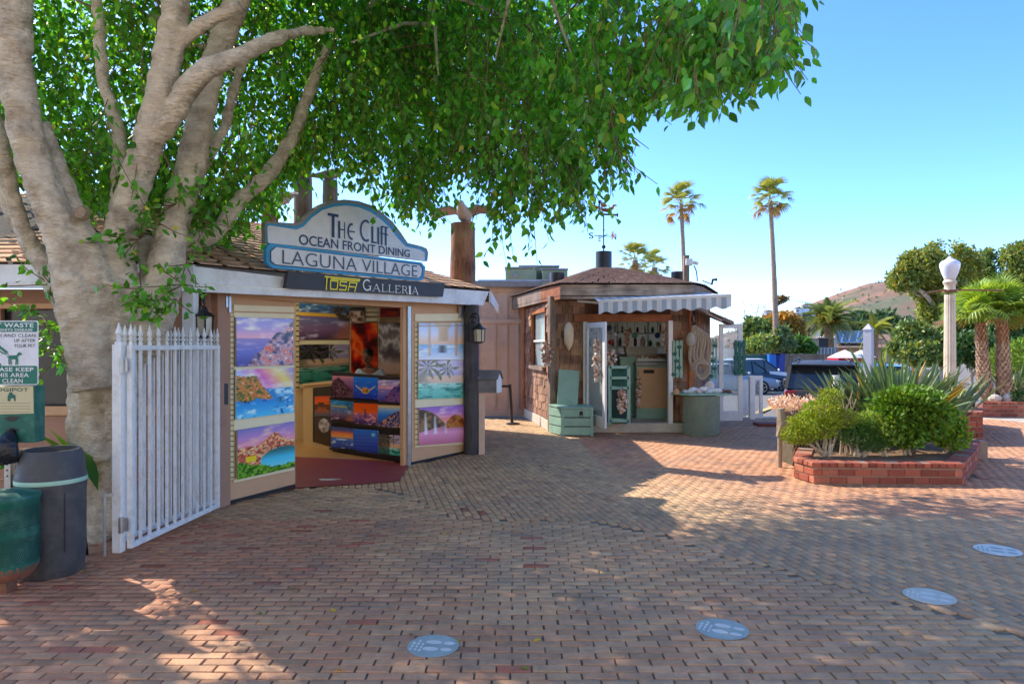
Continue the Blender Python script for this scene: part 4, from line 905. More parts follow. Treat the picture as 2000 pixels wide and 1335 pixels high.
wallseg(mb, c2, c3, .2, 2.55); wallseg(mb, c3, c4, .2, .8); wallseg(mb, c3, c4, 2.4, 2.55); wallseg(mb, c4, c5, .2, .7); wallseg(mb, c4, c5, 2.42, 2.55)
# left wall with window: px 1041..1066, py 603..716
LK = Plane(c5, c0)
def lw(px, py, d=0): return LK.w(px, py, d)
wa, wb = lw(1040,603), lw(1067,716); ta = (Vector((wa.x,wa.y,0))-Vector((*c5,0))).length; tb = (Vector((wb.x,wb.y,0))-Vector((*c5,0))).length
q5 = Vector((*c5,0)); ul = (Vector((*c0,0))-q5).normalized()
WZ0, WZ1 = lw(1066,716).z, lw(1066,604).z
pA = q5+ul*ta; pB = q5+ul*tb
wallseg(mb, c5, pA.xy, .2, 2.55); wallseg(mb, pB.xy, c0, .2, 2.55); wallseg(mb, pA.xy, pB.xy, .2, WZ0); wallseg(mb, pA.xy, pB.xy, WZ1, 2.55)
for i, p in enumerate(mb.v): pass
mb.build('wall', mt['kwall'], K)
# window with frame and curtain
w = MB().prism([pA+Vector((0,0,WZ0))-LK.n*.05, pB+Vector((0,0,WZ0))-LK.n*.05, pB+Vector((0,0,WZ1))-LK.n*.05, pA+Vector((0,0,WZ1))-LK.n*.05], LK.n*-.01).build('window', mt['glass'], K)
mb = MB(); zm = (WZ0+WZ1)/2-.05
mb.bar(pA+Vector((0,0,WZ0)), pA+Vector((0,0,WZ1)), .09, .06); mb.bar(pB+Vector((0,0,WZ0)), pB+Vector((0,0,WZ1)), .09, .06); mb.bar(pA+Vector((0,0,WZ1)), pB+Vector((0,0,WZ1)), .07, .09); mb.build('frame', mt['kpost_w'], w)
mb = MB(); mb.bar(pA+Vector((0,0,zm))-LK.n*.03, pB+Vector((0,0,zm))-LK.n*.03, .04, .04); mb.build('sash', mt['white'], w)
mb = MB(); mb.bar(pA-ul*.1+Vector((0,0,WZ0-.04))+LK.n*.03, pB+ul*.1+Vector((0,0,WZ0-.04))+LK.n*.03, .14, .07); mb.build('sill', mt['kpost'], w)
mb = MB(); nC = 24; vs = []
for i in range(nC+1):
    t = i/nC; p = pA.lerp(pB, t)-LK.n*(.16+.02*math.sin(t*40)); vs += [p+Vector((0,0,WZ0)), p+Vector((0,0,WZ1))]
mb.add(vs, [(2*i,2*i+2,2*i+3,2*i+1) for i in range(nC)]); mb.build('curtain', M('pale_curtain', S8(205,222,214), .9, .05, 5, .1), w)
# corner posts, beam, jamb
for p, mtl in ((c0,'kpost'),(c1,'kpost_w'),(c5,'kpost_w'),(c2,'kpost')):
    MB().box((p[0],p[1],1.3),(.13,.13,2.6), R(20)).build('corner_post', mt[mtl], K, bevel=.012)
z0, z1 = P(0,628,13.02).z, P(0,613,13.02).z
MB().box(((fx(1120)+fx(1308))/2,13.03,(z0+z1)/2),(fx(1308)-fx(1120),.1,z1-z0)).build('door_beam', mt['kbeam_w'], K, bevel=.008)
MB().box((fx(1307),13.03,1.15),(.085,.12,1.96)).build('door_jamb', mt['white'], K, bevel=.004); MB().box((fx(1142),13.05,1.15),(.075,.10,1.96)).build('door_jamb', mt['white'], K, bevel=.004)
# concrete step and base
mb = MB(); st_top = P(0,824,13.0).z
mb.box(((fx(1086)+fx(1336))/2,13.7,.09),(fx(1336)-fx(1086),1.4,.18)); mb.build('step', mt['concrete'], K, bevel=.01)
mb = MB(); a = Vector((*c5,0))+LK.n*.05; b = Vector((*c0,0))+LK.n*.05; mb.prism([a,b,b+Vector((0,0,.2)),a+Vector((0,0,.2))], LK.n*-.2); mb.build('kerb', mt['concrete'], K, bevel=.01)
mb = MB(); mb.prism([(*c0,.17),(*c1,.17),(*c2,.17),(*c3,.17),(*c4,.17),(*c5,.17)],(0,0,.012)); mb.build('floor', mt['concrete'], K)
# shingles on the walls, each one a piece
def shingle_me(wd):
    m_ = MB(); m_.prism([(-wd/2,-.022,0),(wd/2,-.022,0),(wd/2,0,.215),(-wd/2,0,.215)], (0,.02,0)); me = bpy.data.meshes.new('shingle'); me.from_pydata(m_.v, [], m_.f); me.materials.append(mt['shake']); return me
SHM = [shingle_me(w_) for w_ in (.13,.16,.19,.22)]; SHW = (.13,.16,.19,.22)
rs = random.Random(5)
def shingle_wall(a, b, z0, z1, skip=None):
    a = Vector((*a,0)); b = Vector((*b,0)); L = (b-a).length; u = (b-a)/L; n = Vector((u.y,-u.x,0)); rz = math.atan2(u.y, u.x)
    z = z0; row = 0
    while z < z1-.05:
        t = rs.uniform(0,.08)-.05
        while t < L-.03:
            k = rs.randrange(4); w_ = SHW[k]
            if t+w_ > L+.02: w_ = max(.08, L-t)
            tm = t+w_/2
            if tm > .02 and not (skip and skip(tm, z+.08)):
                g = .55+.75*rs.random(); g = g*(1.25 if rs.random() < .15 else 1)
                p = a+u*tm+n*(.004+.010*rs.random())
                hs = min(1, (z1-z)/.215)
                inst('shingle', SHM[k], K, (p.x, p.y, z+rs.uniform(-.02,.02)), (R(rs.uniform(-1.5,1.5)), R(rs.uniform(-1.5,1.5)), rz), (w_/SHW[k]*.985,1,hs), (g*rs.uniform(.96,1.1), g*rs.uniform(.86,.99), g*rs.uniform(.72,.97)))
            t += w_+.009
        z += .158; row += 1
shingle_wall(c0, (XD0-.03,13.1), .2, 2.5); shingle_wall((XD1+.06,13.1), c1, .2, 2.5)
shingle_wall(c5, c0, .2, 2.5, lambda t, z: ta-.08 < t < tb+.08 and WZ0-.1 < z < WZ1+.08); shingle_wall(c1, c2, .2, 2.3)
# fascia boards and roof
Y0 = 12.72
e = [P(1013,590,15.6), P(1056,582.5,13.7), P(1094,583,Y0), P(1355,578,Y0), P(1373,578,13.2), (4.55,15.2,2.5), (4.2,17.7,2.5), (.9,18.0,2.5), (-.1,16.6,2.5)]
e = [Vector((p[0],p[1],2.52)) for p in e]; FH = .27
for i in range(len(e)):
    a, b = e[i], e[(i+1) % len(e)]; n = Vector((b.y-a.y, a.x-b.x, 0)).normalized()
    m_ = mt['kbeam'] if i in (2,5,6,7) else mt['kbeam_w'] if i in (1,) else mt['kpost']
    MB().prism([a,b,b+Vector((0,0,FH)),a+Vector((0,0,FH))], n*-.045).build('fascia', m_, K)
MB().prism([p+Vector((0,0,.05)) for p in e], (0,0,.015)).build('soffit', mt['kwall'], K)
ap = P(1179,523,14.9); apz = ap.z
mt['roof_k'] = M('kiosk_roof_shingle', S8(122,94,82), .9, .25, 9, .6, 90, col2=S8(160,128,112), attr='Col', dirt=.5, dirtcol=S8(84,62,56), dscale=3)
er = [p+Vector((0,0,FH+.01))+(p-Vector((ap.x,ap.y,p.z))).normalized()*.05 for p in e]; tip = Vector((ap.x,ap.y,apz))
rk = MB(); rb_ = MB()
for i in range(len(er)):
    a, b = er[i], er[(i+1) % len(er)]
    ta_ = tip+(a-tip)*.16+Vector((0,0,.045)); tb_ = tip+(b-tip)*.16+Vector((0,0,.045)); rb_.add([a,b,tb_,ta_],[(0,1,2,3)]); roof_face(rk, a, b, tb_, ta_, 15, rs)
rfo = rb_.build('roof', mt['roof_k'], K); rk.build('shingle', mt['roof_k'], rfo, kind='stuff')
mb = MB(); mb.lathe((ap.x,ap.y,apz-.12),[(.178,0),(.178,.47),(.165,.47),(.165,.44)],22); mb.build('chimney_pipe', mt['black'], rfo, smooth=True)
# lean-to roof over the right hand wall
rl = MB(); a, b = P(1352,597,12.95), P(1375,592,14.4); c, d = P(1425,632,14.5), P(1400,632,13.3)
lean = MB().prism([(3.35,13.05,2.45),(4.05,13.2,2.12),(4.75,14.9,2.12),(3.9,14.9,2.5)],(0,0,.04)).build('lean_to_roof', mt['kbeam'], K)
roof_face(rl, Vector((4.07,13.2,2.17)), Vector((4.77,14.9,2.17)), Vector((3.9,14.9,2.56)), Vector((3.35,13.05,2.51)), 5, rs); rl.build('shingle', mt['roof_k'], lean, kind='stuff')
bb = MB(); bb.bar(P(1350,598,13.0), P(1427,631,13.6), .16, .07); bb.build('lean_to_board', mt['kpost'], K)
# interior walls
mt['kin'] = M('kiosk_white_inside', S8(214,214,204), .7, .08, 4, .05)
mb = MB(); mb.box((2.2,15.55,.8),(3.0,.05,1.35)); mb.build('inner_wall', mt['kin'], K)
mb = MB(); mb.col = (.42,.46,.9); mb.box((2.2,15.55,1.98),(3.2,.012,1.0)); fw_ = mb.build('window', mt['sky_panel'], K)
for x_ in (1.0,1.7,2.4,3.1): MB().box((x_,15.53,1.98),(.04,.05,1.0)).build('sash', mt['white'], fw_)
# open white door on the left of the doorway
def leaf_door(a, b, z0, z1, st, name, label=None):
    a = Vector((*a,0)); b = Vector((*b,0)); u = (b-a).normalized(); L = (b-a).length
    d = thing_part(name, K, label); mb = MB()
    def rail(t0, t1, y0, y1, th=.04): 
        p = a+u*(t0+t1)/2; mb.box((p.x,p.y,(y0+y1)/2),(t1-t0,th,y1-y0), math.atan2(u.y,u.x))
    rail(0, st, z0, z1); rail(L-st, L, z0, z1); rail(st, L-st, z1-st, z1); rail(st, L-st, z0, z0+.2)
    f = mb.build('frame', mt['white'], d, bevel=.004)
    g = a+u*L/2; MB().box((g.x,g.y,(z0+z1)/2+.06),(L-2*st,.008,z1-z0-.24), math.atan2(u.y,u.x)).build('pane', mt['glass'], d)
    return d
def thing_part(name, root, label=None):
    o = bpy.data.objects.new(name, None); COL.objects.link(o); o.parent = root
    if label: o['label'] = label
    return o
leaf_door((XD0-.02,13.0), (1.68,12.22), .17, 2.08, .10, 'door', 'white glazed door leaf swung out on the left')
leaf_door((4.24,14.0), (4.72,13.98), .12, 2.10, .09, 'door', 'white glazed door leaf standing open on the right')
# awning
aw = thing('striped_awning', 'grey and white striped awning with scalloped edge over the kiosk door', 'awning', (1.05,13.0,2.5))
mt['awn'] = M('awning_cloth', (1,1,1), .8, .04, 6, .05, attr='Col')
A0, A1 = Vector((1.08,13.03,2.60)), Vector((3.46,13.03,2.62)); Bq0, Bq1 = P(1169,588,12.35), P(1428,577,12.05)
B0, B1 = Vector(Bq0), Vector(Bq1); A0b = Vector((B0.x-.1,13.03,2.60)); A1b = Vector((B1.x-.25,13.03,2.66))
ns = 27; cA, cB = S8(166,178,186), S8(216,220,222)
mb = MB()
for i in range(ns):
    t0, t1 = i/ns, (i+1)/ns; mb.col = cA if i % 2 else cB
    mb.prism([A0b.lerp(A1b,t0),A0b.lerp(A1b,t1),B0.lerp(B1,t1),B0.lerp(B1,t0)],(0,0,.004))
mb.build('canopy', mt['awn'], aw)
mb = MB(); nn = ns*6
for i in range(nn):
    t0, t1 = i/nn, (i+1)/nn; mb.col = cA if (i//6) % 2 else cB
    dz = lambda t: -.215-.022*math.cos(t*2*math.pi*8.5); off = lambda t: Vector((0,-.012-.015*math.sin(t*2*math.pi*8.5),0))
    p0, p1 = B0.lerp(B1,t0), B0.lerp(B1,t1); mb.add([p0+Vector((0,-.01,0)), p1+Vector((0,-.01,0)), p1+off(t1)+Vector((0,0,dz(t1))), p0+off(t0)+Vector((0,0,dz(t0)))], [(0,1,2,3)])
mb.build('valance', mt['awn'], aw)
mb = MB(); mb.bar(B0, B1, .04, .05); mb.build('front_bar', mt['white'], aw)
mb = MB(); mb.tube([A0, A0.lerp(A1,.2)], .05, 12); mb.bar(A0+Vector((0,.02,0)), A1+Vector((0,.02,0)), .06, .08); mb.build('roller', mt['steel'], aw)
for s_, e_ in ((Vector((1.25,13.0,2.5)), B0+Vector((.05,.02,-.02))), (Vector((3.3,13.0,2.54)), B1+Vector((-.12,.02,-.02)))):
    mid_ = s_.lerp(e_,.5)+Vector((.3 if s_.x < 2 else -.3,0,-.03)); m_ = MB(); m_.bar(s_, mid_, .035, .045); m_.bar(mid_, e_, .035, .045); m_.build('arm', mt['white'], aw)
# weathervane
mt['copper'] = M('old_copper', S8(120,72,46), .5, .3, 12, .15, metal=.5, col2=S8(176,116,70)); mt['iron'] = M('dark_iron', S8(50,44,44), .6, .2, 12, .1, metal=.3)
t = P(1179,488,14.9); wv = thing('weathervane', 'iron weathervane with a copper bird and compass letters on the kiosk chimney', 'weathervane', (t.x,t.y,t.z))
zz = lambda py: P(0,py,14.9).z; xx = lambda px: P(px,0,14.9).x
mb = MB(); mb.tube([(t.x,t.y,t.z-.1),(t.x,t.y,zz(421))], .014, 8); mb.ell((t.x,t.y,zz(482)), .045, 10, 8); mb.ell((t.x,t.y,zz(449)), .022, 8, 6); mb.bar((xx(1160),t.y-.05,zz(461)),(xx(1196),t.y+.05,zz(461)), .014); mb.bar((t.x+.05,t.y-.25,zz(461)),(t.x-.05,t.y+.25,zz(461)), .014); mb.build('rod', mt['iron'], wv)
mb = MB(); mb.bar((xx(1168),t.y,zz(418)),(xx(1207),t.y,zz(420)), .035); mb.bar((xx(1169),t.y,zz(420)),(xx(1171),t.y,zz(393)), .03); mb.box((xx(1206),t.y,zz(420)),(.025,.05,.075)); mb.box((xx(1171),t.y,zz(394)),(.06,.03,.06)); mb.build('arrow', mt['iron'], wv)
mb = MB(); mb.tube([(xx(1162),t.y,zz(403)),(xx(1170),t.y,zz(405)),(xx(1178),t.y,zz(410)),(xx(1188),t.y,zz(411)),(xx(1196),t.y,zz(406)),(xx(1199),t.y,zz(401)),(xx(1206),t.y,zz(401))],[.02,.035,.06,.075,.06,.045,.008],10,flat=.6)
mb.prism([(xx(1158),t.y-.01,zz(400)),(xx(1168),t.y-.01,zz(403)),(xx(1168),t.y-.01,zz(408)),(xx(1160),t.y-.01,zz(410))],(0,.02,0)); mb.prism([(xx(1174),t.y-.05,zz(406)),(xx(1186),t.y-.05,zz(404)),(xx(1180),t.y-.06,zz(396)),(xx(1172),t.y-.06,zz(398))],(0,.02,0)); mb.build('bird', mt['copper'], wv, smooth=True)
def letter(ch, c, u, sz, mat, par):
    vs, fs = text_polys(ch); m_ = MB(); u = Vector(u).normalized(); n = Vector((u.y,-u.x,0))
    pts = [Vector(c)+u*(a-.5)*sz*.8+Vector((0,0,(b-.5)*sz)) for a, b in vs]
    m_.add([p+n*.012 for p in pts], fs); m_.add([p-n*.012 for p in pts], [tuple(reversed(f)) for f in fs]); m_.build('letter', mat, par)
letter('S', (xx(1154),t.y-.06,zz(461)), (1,.28,0), .13, mt['iron'], wv); letter('N', (xx(1200),t.y+.06,zz(461)), (1,.28,0), .13, mt['copper'], wv)
letter('W', (t.x+.16,t.y-.3,zz(463)), (.45,-.9,0), .17, mt['copper'], wv); letter('E', (t.x-.05,t.y+.3,zz(461)), (.28,-1,0), .13, mt['iron'], wv)
# roof stubs and camera post
for px, py0, py1, l in ((1088,530,551,'short dark pipe stub on the left slope of the kiosk roof'),(1325,532,549,'short dark pipe stub on the right slope of the kiosk roof')):
    b = P(px,py1,14.0); solo(MB().lathe((b.x,b.y,b.z-.08),[(.15,0),(.15,.27),(.13,.27)],16), 'roof_stub', mt['black'], l, 'pipe', (b.x,b.y,b.z), smooth=True)
b = P(1340,546,13.2); cp = thing('camera_post', 'grey post with white security camera on the right end of the kiosk roof', 'security camera', (b.x,b.y,b.z))
MB().box((b.x,b.y,P(0,524,13.2).z),(.10,.10,.5)).build('post', mt['kpost'], cp)
mb = MB(); q = P(1345,512,13.15); mb.box(q,(.13,.12,.13)); mb.tube([q+Vector((.08,0,0)),q+Vector((.18,-.02,-.03))],.035,10); mb.build('camera', mt['white'], cp, bevel=.01)
mb = MB(); p_, r_ = smoothpath([q+Vector((.1,0,-.06)), P(1360,530,13.15), P(1362,549,13.15)], [.012]*3); mb.tube(p_, r_, 6); mb.build('cable', mt['black'], cp)
q = P(1372,548,13.2); mb = MB(); mb.tube([q,P(1390,555,13.1)],.012,6); mb.tube([P(1390,556,13.1),P(1392,546,13.1),P(1400,546,13.05)],[.02,.025,.03],8)
solo(mb, 'roof_light', mt['iron'], 'small dark spotlight on a thin arm at the kiosk roof corner', 'light', q)
# ---- things around the kiosk
mt['buoy'] = M('cream_fender', S8(226,204,168), .5, .1, 4, .1, dirt=.4, dirtcol=S8(170,140,104), dscale=7); mt['rope'] = M('grey_rope', S8(176,160,138), .9, .2, 30, .8, 120); mt['rope_d'] = M('brown_rope', S8(120,94,70), .9, .2, 30, .6, 120)
t = P(1111,632,12.95); fd = thing('boat_fender', 'cream boat fender hanging by a rope left of the kiosk door', 'fender', (t.x,t.y,t.z))
zf = lambda py: P(0,py,12.95).z
MB().lathe((t.x,t.y,0),[(.01,zf(684)),(.05,zf(677)),(.085,zf(669)),(.095,zf(655)),(.09,zf(641)),(.06,zf(633)),(.02,zf(629))],16).build('body', mt['buoy'], fd, smooth=True)
MB().tube([(t.x,t.y,zf(630)),(t.x+.01,t.y,zf(612)),(t.x+.02,t.y+.03,zf(590))],.018,8,True,.3).build('rope', mt['rope_d'], fd)
shc = [S8(226,198,176), S8(206,160,134), S8(232,220,206), S8(170,126,100), S8(214,180,156)]
mt['shell'] = M('sea_shell', (1,1,1), .45, .12, 20, .25, 60, attr='Col')
def shell_pile(mb, c, r, seed):
    q = random.Random(seed); mb.col = q.choice(shc); rot = Euler((q.uniform(0,6),q.uniform(0,6),q.uniform(0,6))).to_matrix()
    if q.random() < .5: mb.ell(c, (r,r*.8,r*.4), 8, 5, rot)
    else:
        ax = rot@Vector((0,0,1)); c = Vector(c); mb.tube([c-ax*r*1.2, c-ax*r*.4, c+ax*r*.2, c+ax*r*1.2],[r*.1,r*.7,r*.6,r*.05],7,True,.25,seed)
def garland(px, py0, py1, Y, w, label, n, seed, cols=None):
    a = P(px,py0,Y); b = P(px,py1,Y); g = thing('shell_garland', label, 'shell garland', (a.x,a.y,a.z), 'hanging shell garlands'); mb = MB(); q = random.Random(seed)
    for i in range(n):
        t = (i+.5)/n; p = a.lerp(b, t); ww = w*(.5+.6*math.sin(math.pi*min(1,t*1.1)))
        shell_pile(mb, (p.x+q.uniform(-ww,ww), p.y+q.uniform(-ww,ww)*.5, p.z), q.uniform(.026,.046), seed*100+i)
    mb.build('shells', mt['shell'], g, smooth=True, kind='stuff')
    MB().tube([a+Vector((0,0,.14)), a, b], .006, 5).build('string', mt['rope_d'], g)
    MB().tube([a+Vector((-w,0,.0)), a+Vector((w,0,.0))], .008, 5).build('hoop', mt['rope_d'], g)
garland(1069,668,713,13.0,.11,'wide pink and white shell garland before the kiosk side window',70,1)
garland(1165,664,745,12.42,.05,'long thin shell garland on the open white kiosk door',60,2)
garland(1215,762,806,12.7,.09,'thick shell garland hanging over the netted teal shelf',60,3)
garland(1247,738,795,13.6,.04,'reddish shell string in front of the tan cupboard inside the kiosk',40,4)
garland(1192,686,716,12.9,.10,'short orange shell curtain above the teal shelf',44,5)
garland(1225,644,680,14.2,.06,'orange shell string hanging inside the kiosk left of the trays',36,6)
garland(1300,628,690,13.2,.05,'shell string hanging down the right door jamb of the kiosk',50,7)
# teal chest with its lid open
cb = P(0,0,0); chx0, chx1 = G(1097,851), G(1158,851); cz = P(1125,795,12.5).z
ch = thing('teal_chest', 'teal wooden slatted chest with open lid left of the kiosk door', 'chest', ((chx0.x+chx1.x)/2,12.75,0))
W_ = chx1.x-chx0.x; cx_ = (chx0.x+chx1.x)/2; Hc = .50; D_c = .55; cy_ = 12.5+D_c/2
LFT = Vector((cx_-W_/2-.17,cy_+.12,0))
mb = MB(); 
for k in range(3):
    z = .09+k*.165; mb2 = MB(); mb2.box((cx_,12.5,z),(W_,.03,.145)); mb2.build('slat', mt['teal'], ch, bevel=.004)
    mb2 = MB(); a = Vector((cx_-W_/2,12.5,z)); b = Vector((cx_-W_/2-.20,12.5+.42,z)); mb2.bar(a,b,.03,.145); mb2.build('slat', mt['teal'], ch, bevel=.004)
for p in ((cx_-W_/2+.02,12.478),(cx_+W_/2-.02,12.478)):
    MB().box((p[0],p[1],.25),(.05,.02,.5)).build('upright', mt['teal'], ch)
mb = MB(); mb.prism([(cx_-W_/2,12.52,.03),(cx_+W_/2,12.52,.03),(cx_+W_/2,12.98,.03),(cx_-W_/2-.18,12.94,.03)],(0,0,.42)); mb.build('inside', mt['black'], ch)
mb = MB(); mb.prism([(cx_-W_/2-.01,12.47,.5),(cx_+W_/2+.01,12.47,.5),(cx_+W_/2,13.0,.52),(cx_-W_/2-.22,12.95,.52)],(0,0,.025)); mb.build('top', mt['teal'], ch)
l0, l1, l2, l3 = P(1088,792,12.85), P(1128,794,12.85), P(1132,724,13.0), P(1091,721,13.0)
MB().prism([l0,l1,l2,l3],(0,.03,0)).build('lid', mt['teal'], ch, bevel=.004)
mb = MB(); mb.box((cx_+.07,12.476,.42),(.06,.02,.07)); mb.tube([(cx_+.07+.03*math.cos(a),12.46,.37+.03*math.sin(a)) for a in np.linspace(0,6.28,12)],.006,5); mb.build('latch', mt['iron'], ch)
# teal display shelf with fishing net in the doorway
sh = thing('teal_shelf', 'teal display shelf draped with dark fishing net just inside the open kiosk door', 'shelf', (2.0,12.9,.18))
sx0, sx1, sy = fx(1186), fx(1222), 12.78
for xx_ in (sx0, sx1): MB().box((xx_,sy,.72),(.06,.06,1.08)).build('upright', mt['teal'], sh)
for z_ in (.25,.86,1.05,1.25): MB().box(((sx0+sx1)/2,sy+.1,z_),(sx1-sx0,.26,.05)).build('board', mt['teal'], sh)
MB().box(((sx0+sx1)/2,sy+.22,.7),(sx1-sx0,.02,1.05)).build('back', mt['teal_dk'], sh)
mt['net'] = M('fishing_net', S8(58,70,66), .95, .3, 20, .4)
mb = MB(); q = random.Random(4)
def net_sheet(mb, fn, nu, nv, r):
    for i in range(nu+1):
        for j in range(nv):
            mb.bar(fn((i+.5*(j % 2))/nu, j/nv), fn((i+.5*((j+1) % 2))/nu, (j+1)/nv), r); mb.bar(fn((i+.5*(j % 2))/nu, j/nv), fn((i+(-1 if j % 2 == 0 else 1)*.5+.5*(j % 2))/nu, (j+1)/nv), r)
net_sheet(mb, lambda u, v: Vector((sx0+.04+(sx1-sx0-.08)*min(max(u,0),1), sy-.035+.02*math.sin(9*u+5*v), .30+.52*v)), 9, 12, .008); mb.build('net', mt['net'], sh)
# inside: teal cabinet and counter with the tan cupboard door
cbn = thing('teal_cabinet', 'teal painted cabinet standing inside the kiosk left of the counter', 'cabinet', (2.45,14.2,.18))
MB().box((fx(1224)+.32,14.35,.78),(.56,.5,1.2)).build('body', mt['teal'], cbn, bevel=.006); MB().box((fx(1224)+.32,14.33,1.40),(.62,.56,.04)).build('top', mt['teal'], cbn)
cnt = thing('kiosk_counter', 'kiosk counter with tan cupboard front and grey top', 'counter', (3.0,14.0,.18))
X0, X1 = P(1243,0,13.85).x, P(1304,0,13.85).x
MB().box(((X0+X1)/2,14.15,.72),(X1-X0,.6,1.08)).build('body', mt['teal'], cnt, bevel=.005)
MB().box(((X0+X1)/2,13.84,.80),(X1-X0-.04,.02,.82)).build('cupboard_front', mt['tan'], cnt, bevel=.003); MB().box((P(1267,0,13.83).x,13.82,1.13),(.21,.02,.07)).build('slot_handle', mt['iron'], cnt); MB().box(((X0+X1)/2,14.1,1.29),(X1-X0+.05,.7,.06)).build('top', mt['rail'], cnt, bevel=.004)
# goods
gr_ = 'goods on the kiosk counter and shelves'
tr = thing('shell_tray', 'white tray heaped with small shells on the kiosk counter', 'tray', (2.8,14.1,1.33), gr_)
MB().box(((X0+X1)/2,14.15,1.36),(X1-X0-.05,.4,.05)).build('tray', mt['white'], tr); mb = MB(); q = random.Random(8)
for i in range(60): shell_pile(mb, (q.uniform(X0+.05,X1-.05), q.uniform(13.96,14.3), 1.40+q.uniform(0,.03)), q.uniform(.022,.045), 900+i)
mb.build('shells', mt['shell'], tr, smooth=True, kind='stuff')
wb_ = thing('white_basket', 'long white woven basket behind the shell tray in the kiosk', 'basket', (2.85,14.6,1.35), gr_)
mb = MB(); mb.prism([(X0-.05,14.6,1.36),(X1-.1,14.6,1.36),(X1-.04,14.55,1.62),(X0-.1,14.55,1.62)],(0,.3,0)); mb.build('body', M('white_wicker', S8(225,218,206), .8, .2, 60, .8, 90), wb_)
mb = MB(); [mb.bar((X0-.1,14.54,z),(X1-.04,14.54,z),.016) for z in (1.62,1.55,1.48,1.41)]; mb.build('band', mt['buoy'], wb_)
sv = thing('wall_shelf', 'white wall shelf on the back wall of the kiosk', 'shelf', (2.6,15.4,1.7)); 
for z_ in (1.62,1.93): MB().box((2.6,15.4,z_),(2.3,.25,.03)).build('board', mt['kin'], sv)
ob_cols = [('blue glazed',S8(60,110,150)),('orange',S8(220,130,60)),('white',S8(235,232,226)),('teal',S8(70,150,140)),('brown',S8(130,86,54)),('yellow',S8(226,190,80)),('dark red',S8(140,40,36)),('pale pink',S8(232,190,180)),('green',S8(80,120,60)),('sand coloured',S8(210,180,140))]
q = random.Random(12)
for i, (nm, cc) in enumerate(ob_cols):
    for lv, (z_, what) in enumerate(((1.64,'jar'),(1.95,'figurine'))):
        x_ = 1.75+i*.17+(.05 if lv else 0); m_ = MB(); m_.col = cc; rr_ = q.uniform(.035,.06); hh = q.uniform(.10,.22)
        if lv == 0: m_.lathe((x_,15.34,z_),[(rr_*.7,0),(rr_,.03),(rr_,hh*.7),(rr_*.5,hh*.85),(rr_*.6,hh)],10)
        else: m_.lathe((x_,15.34,z_),[(rr_*.9,0),(rr_*.5,hh*.3),(rr_*.8,hh*.6),(rr_*.3,hh*.75)],10); m_.ell((x_,15.34,z_+hh*.88),rr_*.5,8,6)
        solo(m_, what, mt['vcol_sat'], f'{nm} {what} on the {"lower" if lv == 0 else "upper"} shelf inside the kiosk', what, (x_,15.34,z_), 'small '+what+'s on the kiosk wall shelf', smooth=True)
tb_ = P(1178,0,13).x
for px, py, nm, cc in ((1193,668,'dark red float hanging at the kiosk doorway',S8(150,40,36)),(1200,652,'clear glass float hanging at the kiosk doorway',S8(190,205,205)),(1190,640,'dark blue float under the kiosk ceiling',S8(40,60,90)),(1240,655,'green glass float hanging in the kiosk',S8(70,120,90)),(1284,655,'dark blue ribbon float hanging near the kiosk shelf',S8(40,50,110))):
    c_ = P(px,py,13.7); m_ = MB(); m_.col = cc; m_.ell(c_, .055, 12, 8); m_.tube([c_+Vector((0,0,.05)), (c_.x,c_.y,2.5)], .005, 4); solo(m_, 'glass_float', mt['vcol_sat'], nm, 'float', c_, 'glass floats hung in the kiosk', smooth=True)
# teal pallet boards on the right wall and door
def pallet(px0, px1, py0, py1, Y, mat, label, rz=0):
    a = P(px0,py1,Y); b = P(px1,py0,Y); w_, h_ = b.x-a.x, b.z-a.z; c_ = (a+b)/2; r_ = thing('slatted_board', label, 'board', c_, 'teal slatted boards by the kiosk'); n = 3
    for k in range(n): MB().box((a.x+w_*(k+.5)/n, Y, c_.z),(w_/n-.02,.02,h_-.02*(k % 2))).build('slat', mat, r_, bevel=.003)
    for z_ in (.12,.5,.88): MB().box((c_.x,Y+.02,a.z+h_*z_),(w_,.02,.08)).build('crosspiece', mat, r_)
    for k in range(5): MB().ell((a.x+w_*(.2+.6*((k*37) % 10)/10), Y-.02, a.z+h_*(.1+.18*k)), (.05,.01,.035), 8, 5).build('fish_ornament', mt['teal_dk'], r_)
pallet(1311,1334,664,738,12.98,mt['teal'],'pale teal slatted board with fish shapes right of the kiosk door')
pallet(1384,1402,660,742,13.55,mt['teal'],'pale teal slatted board at the right end of the shingled wall')
pallet(1433,1457,664,733,13.85,mt['teal_dk'],'dark green slatted board hung on the open right door')
# ropes and a buoy
rp_ = thing('rope_hank', 'hank of thick grey ropes hanging on the shingled wall with a grey buoy', 'rope', P(1355,640,12.95))
mb = MB(); q = random.Random(3)
for k in range(9):
    x_ = 1349+k*3.8; top = P(1355+q.uniform(-3,3),636,12.93); m1 = P(1350+k*4.5,660,12.90-.01*k); m2 = P(1346+k*4.8+q.uniform(-3,3),695,12.9-.008*k); bt = P(1352+k*4+q.uniform(-5,5),712+q.uniform(-14,16),12.88); 
    p_, r_ = smoothpath([top,m1,m2,bt], [.024]*4, 5); mb.tube(p_, r_, 7, True, .15, k)
for k in range(3): mb.tube([P(1365,716+k*3,12.86)+Vector((.13*math.cos(a)+.03*k,-.02*k,.15*math.sin(a)+.03*math.sin(2*a+k))) for a in np.linspace(.3*k,6.28+.3*k,20)], .022, 7, True, .15, k)
mb.build('strands', mt['rope'], rp_, smooth=True)
mb = MB(); mb.ell(P(1349,663,12.88), (.09,.08,.14), 12, 8); mb.build('buoy', M('grey_buoy', S8(168,160,146), .7, .1, 8, .1), rp_, smooth=True)
mb = MB()
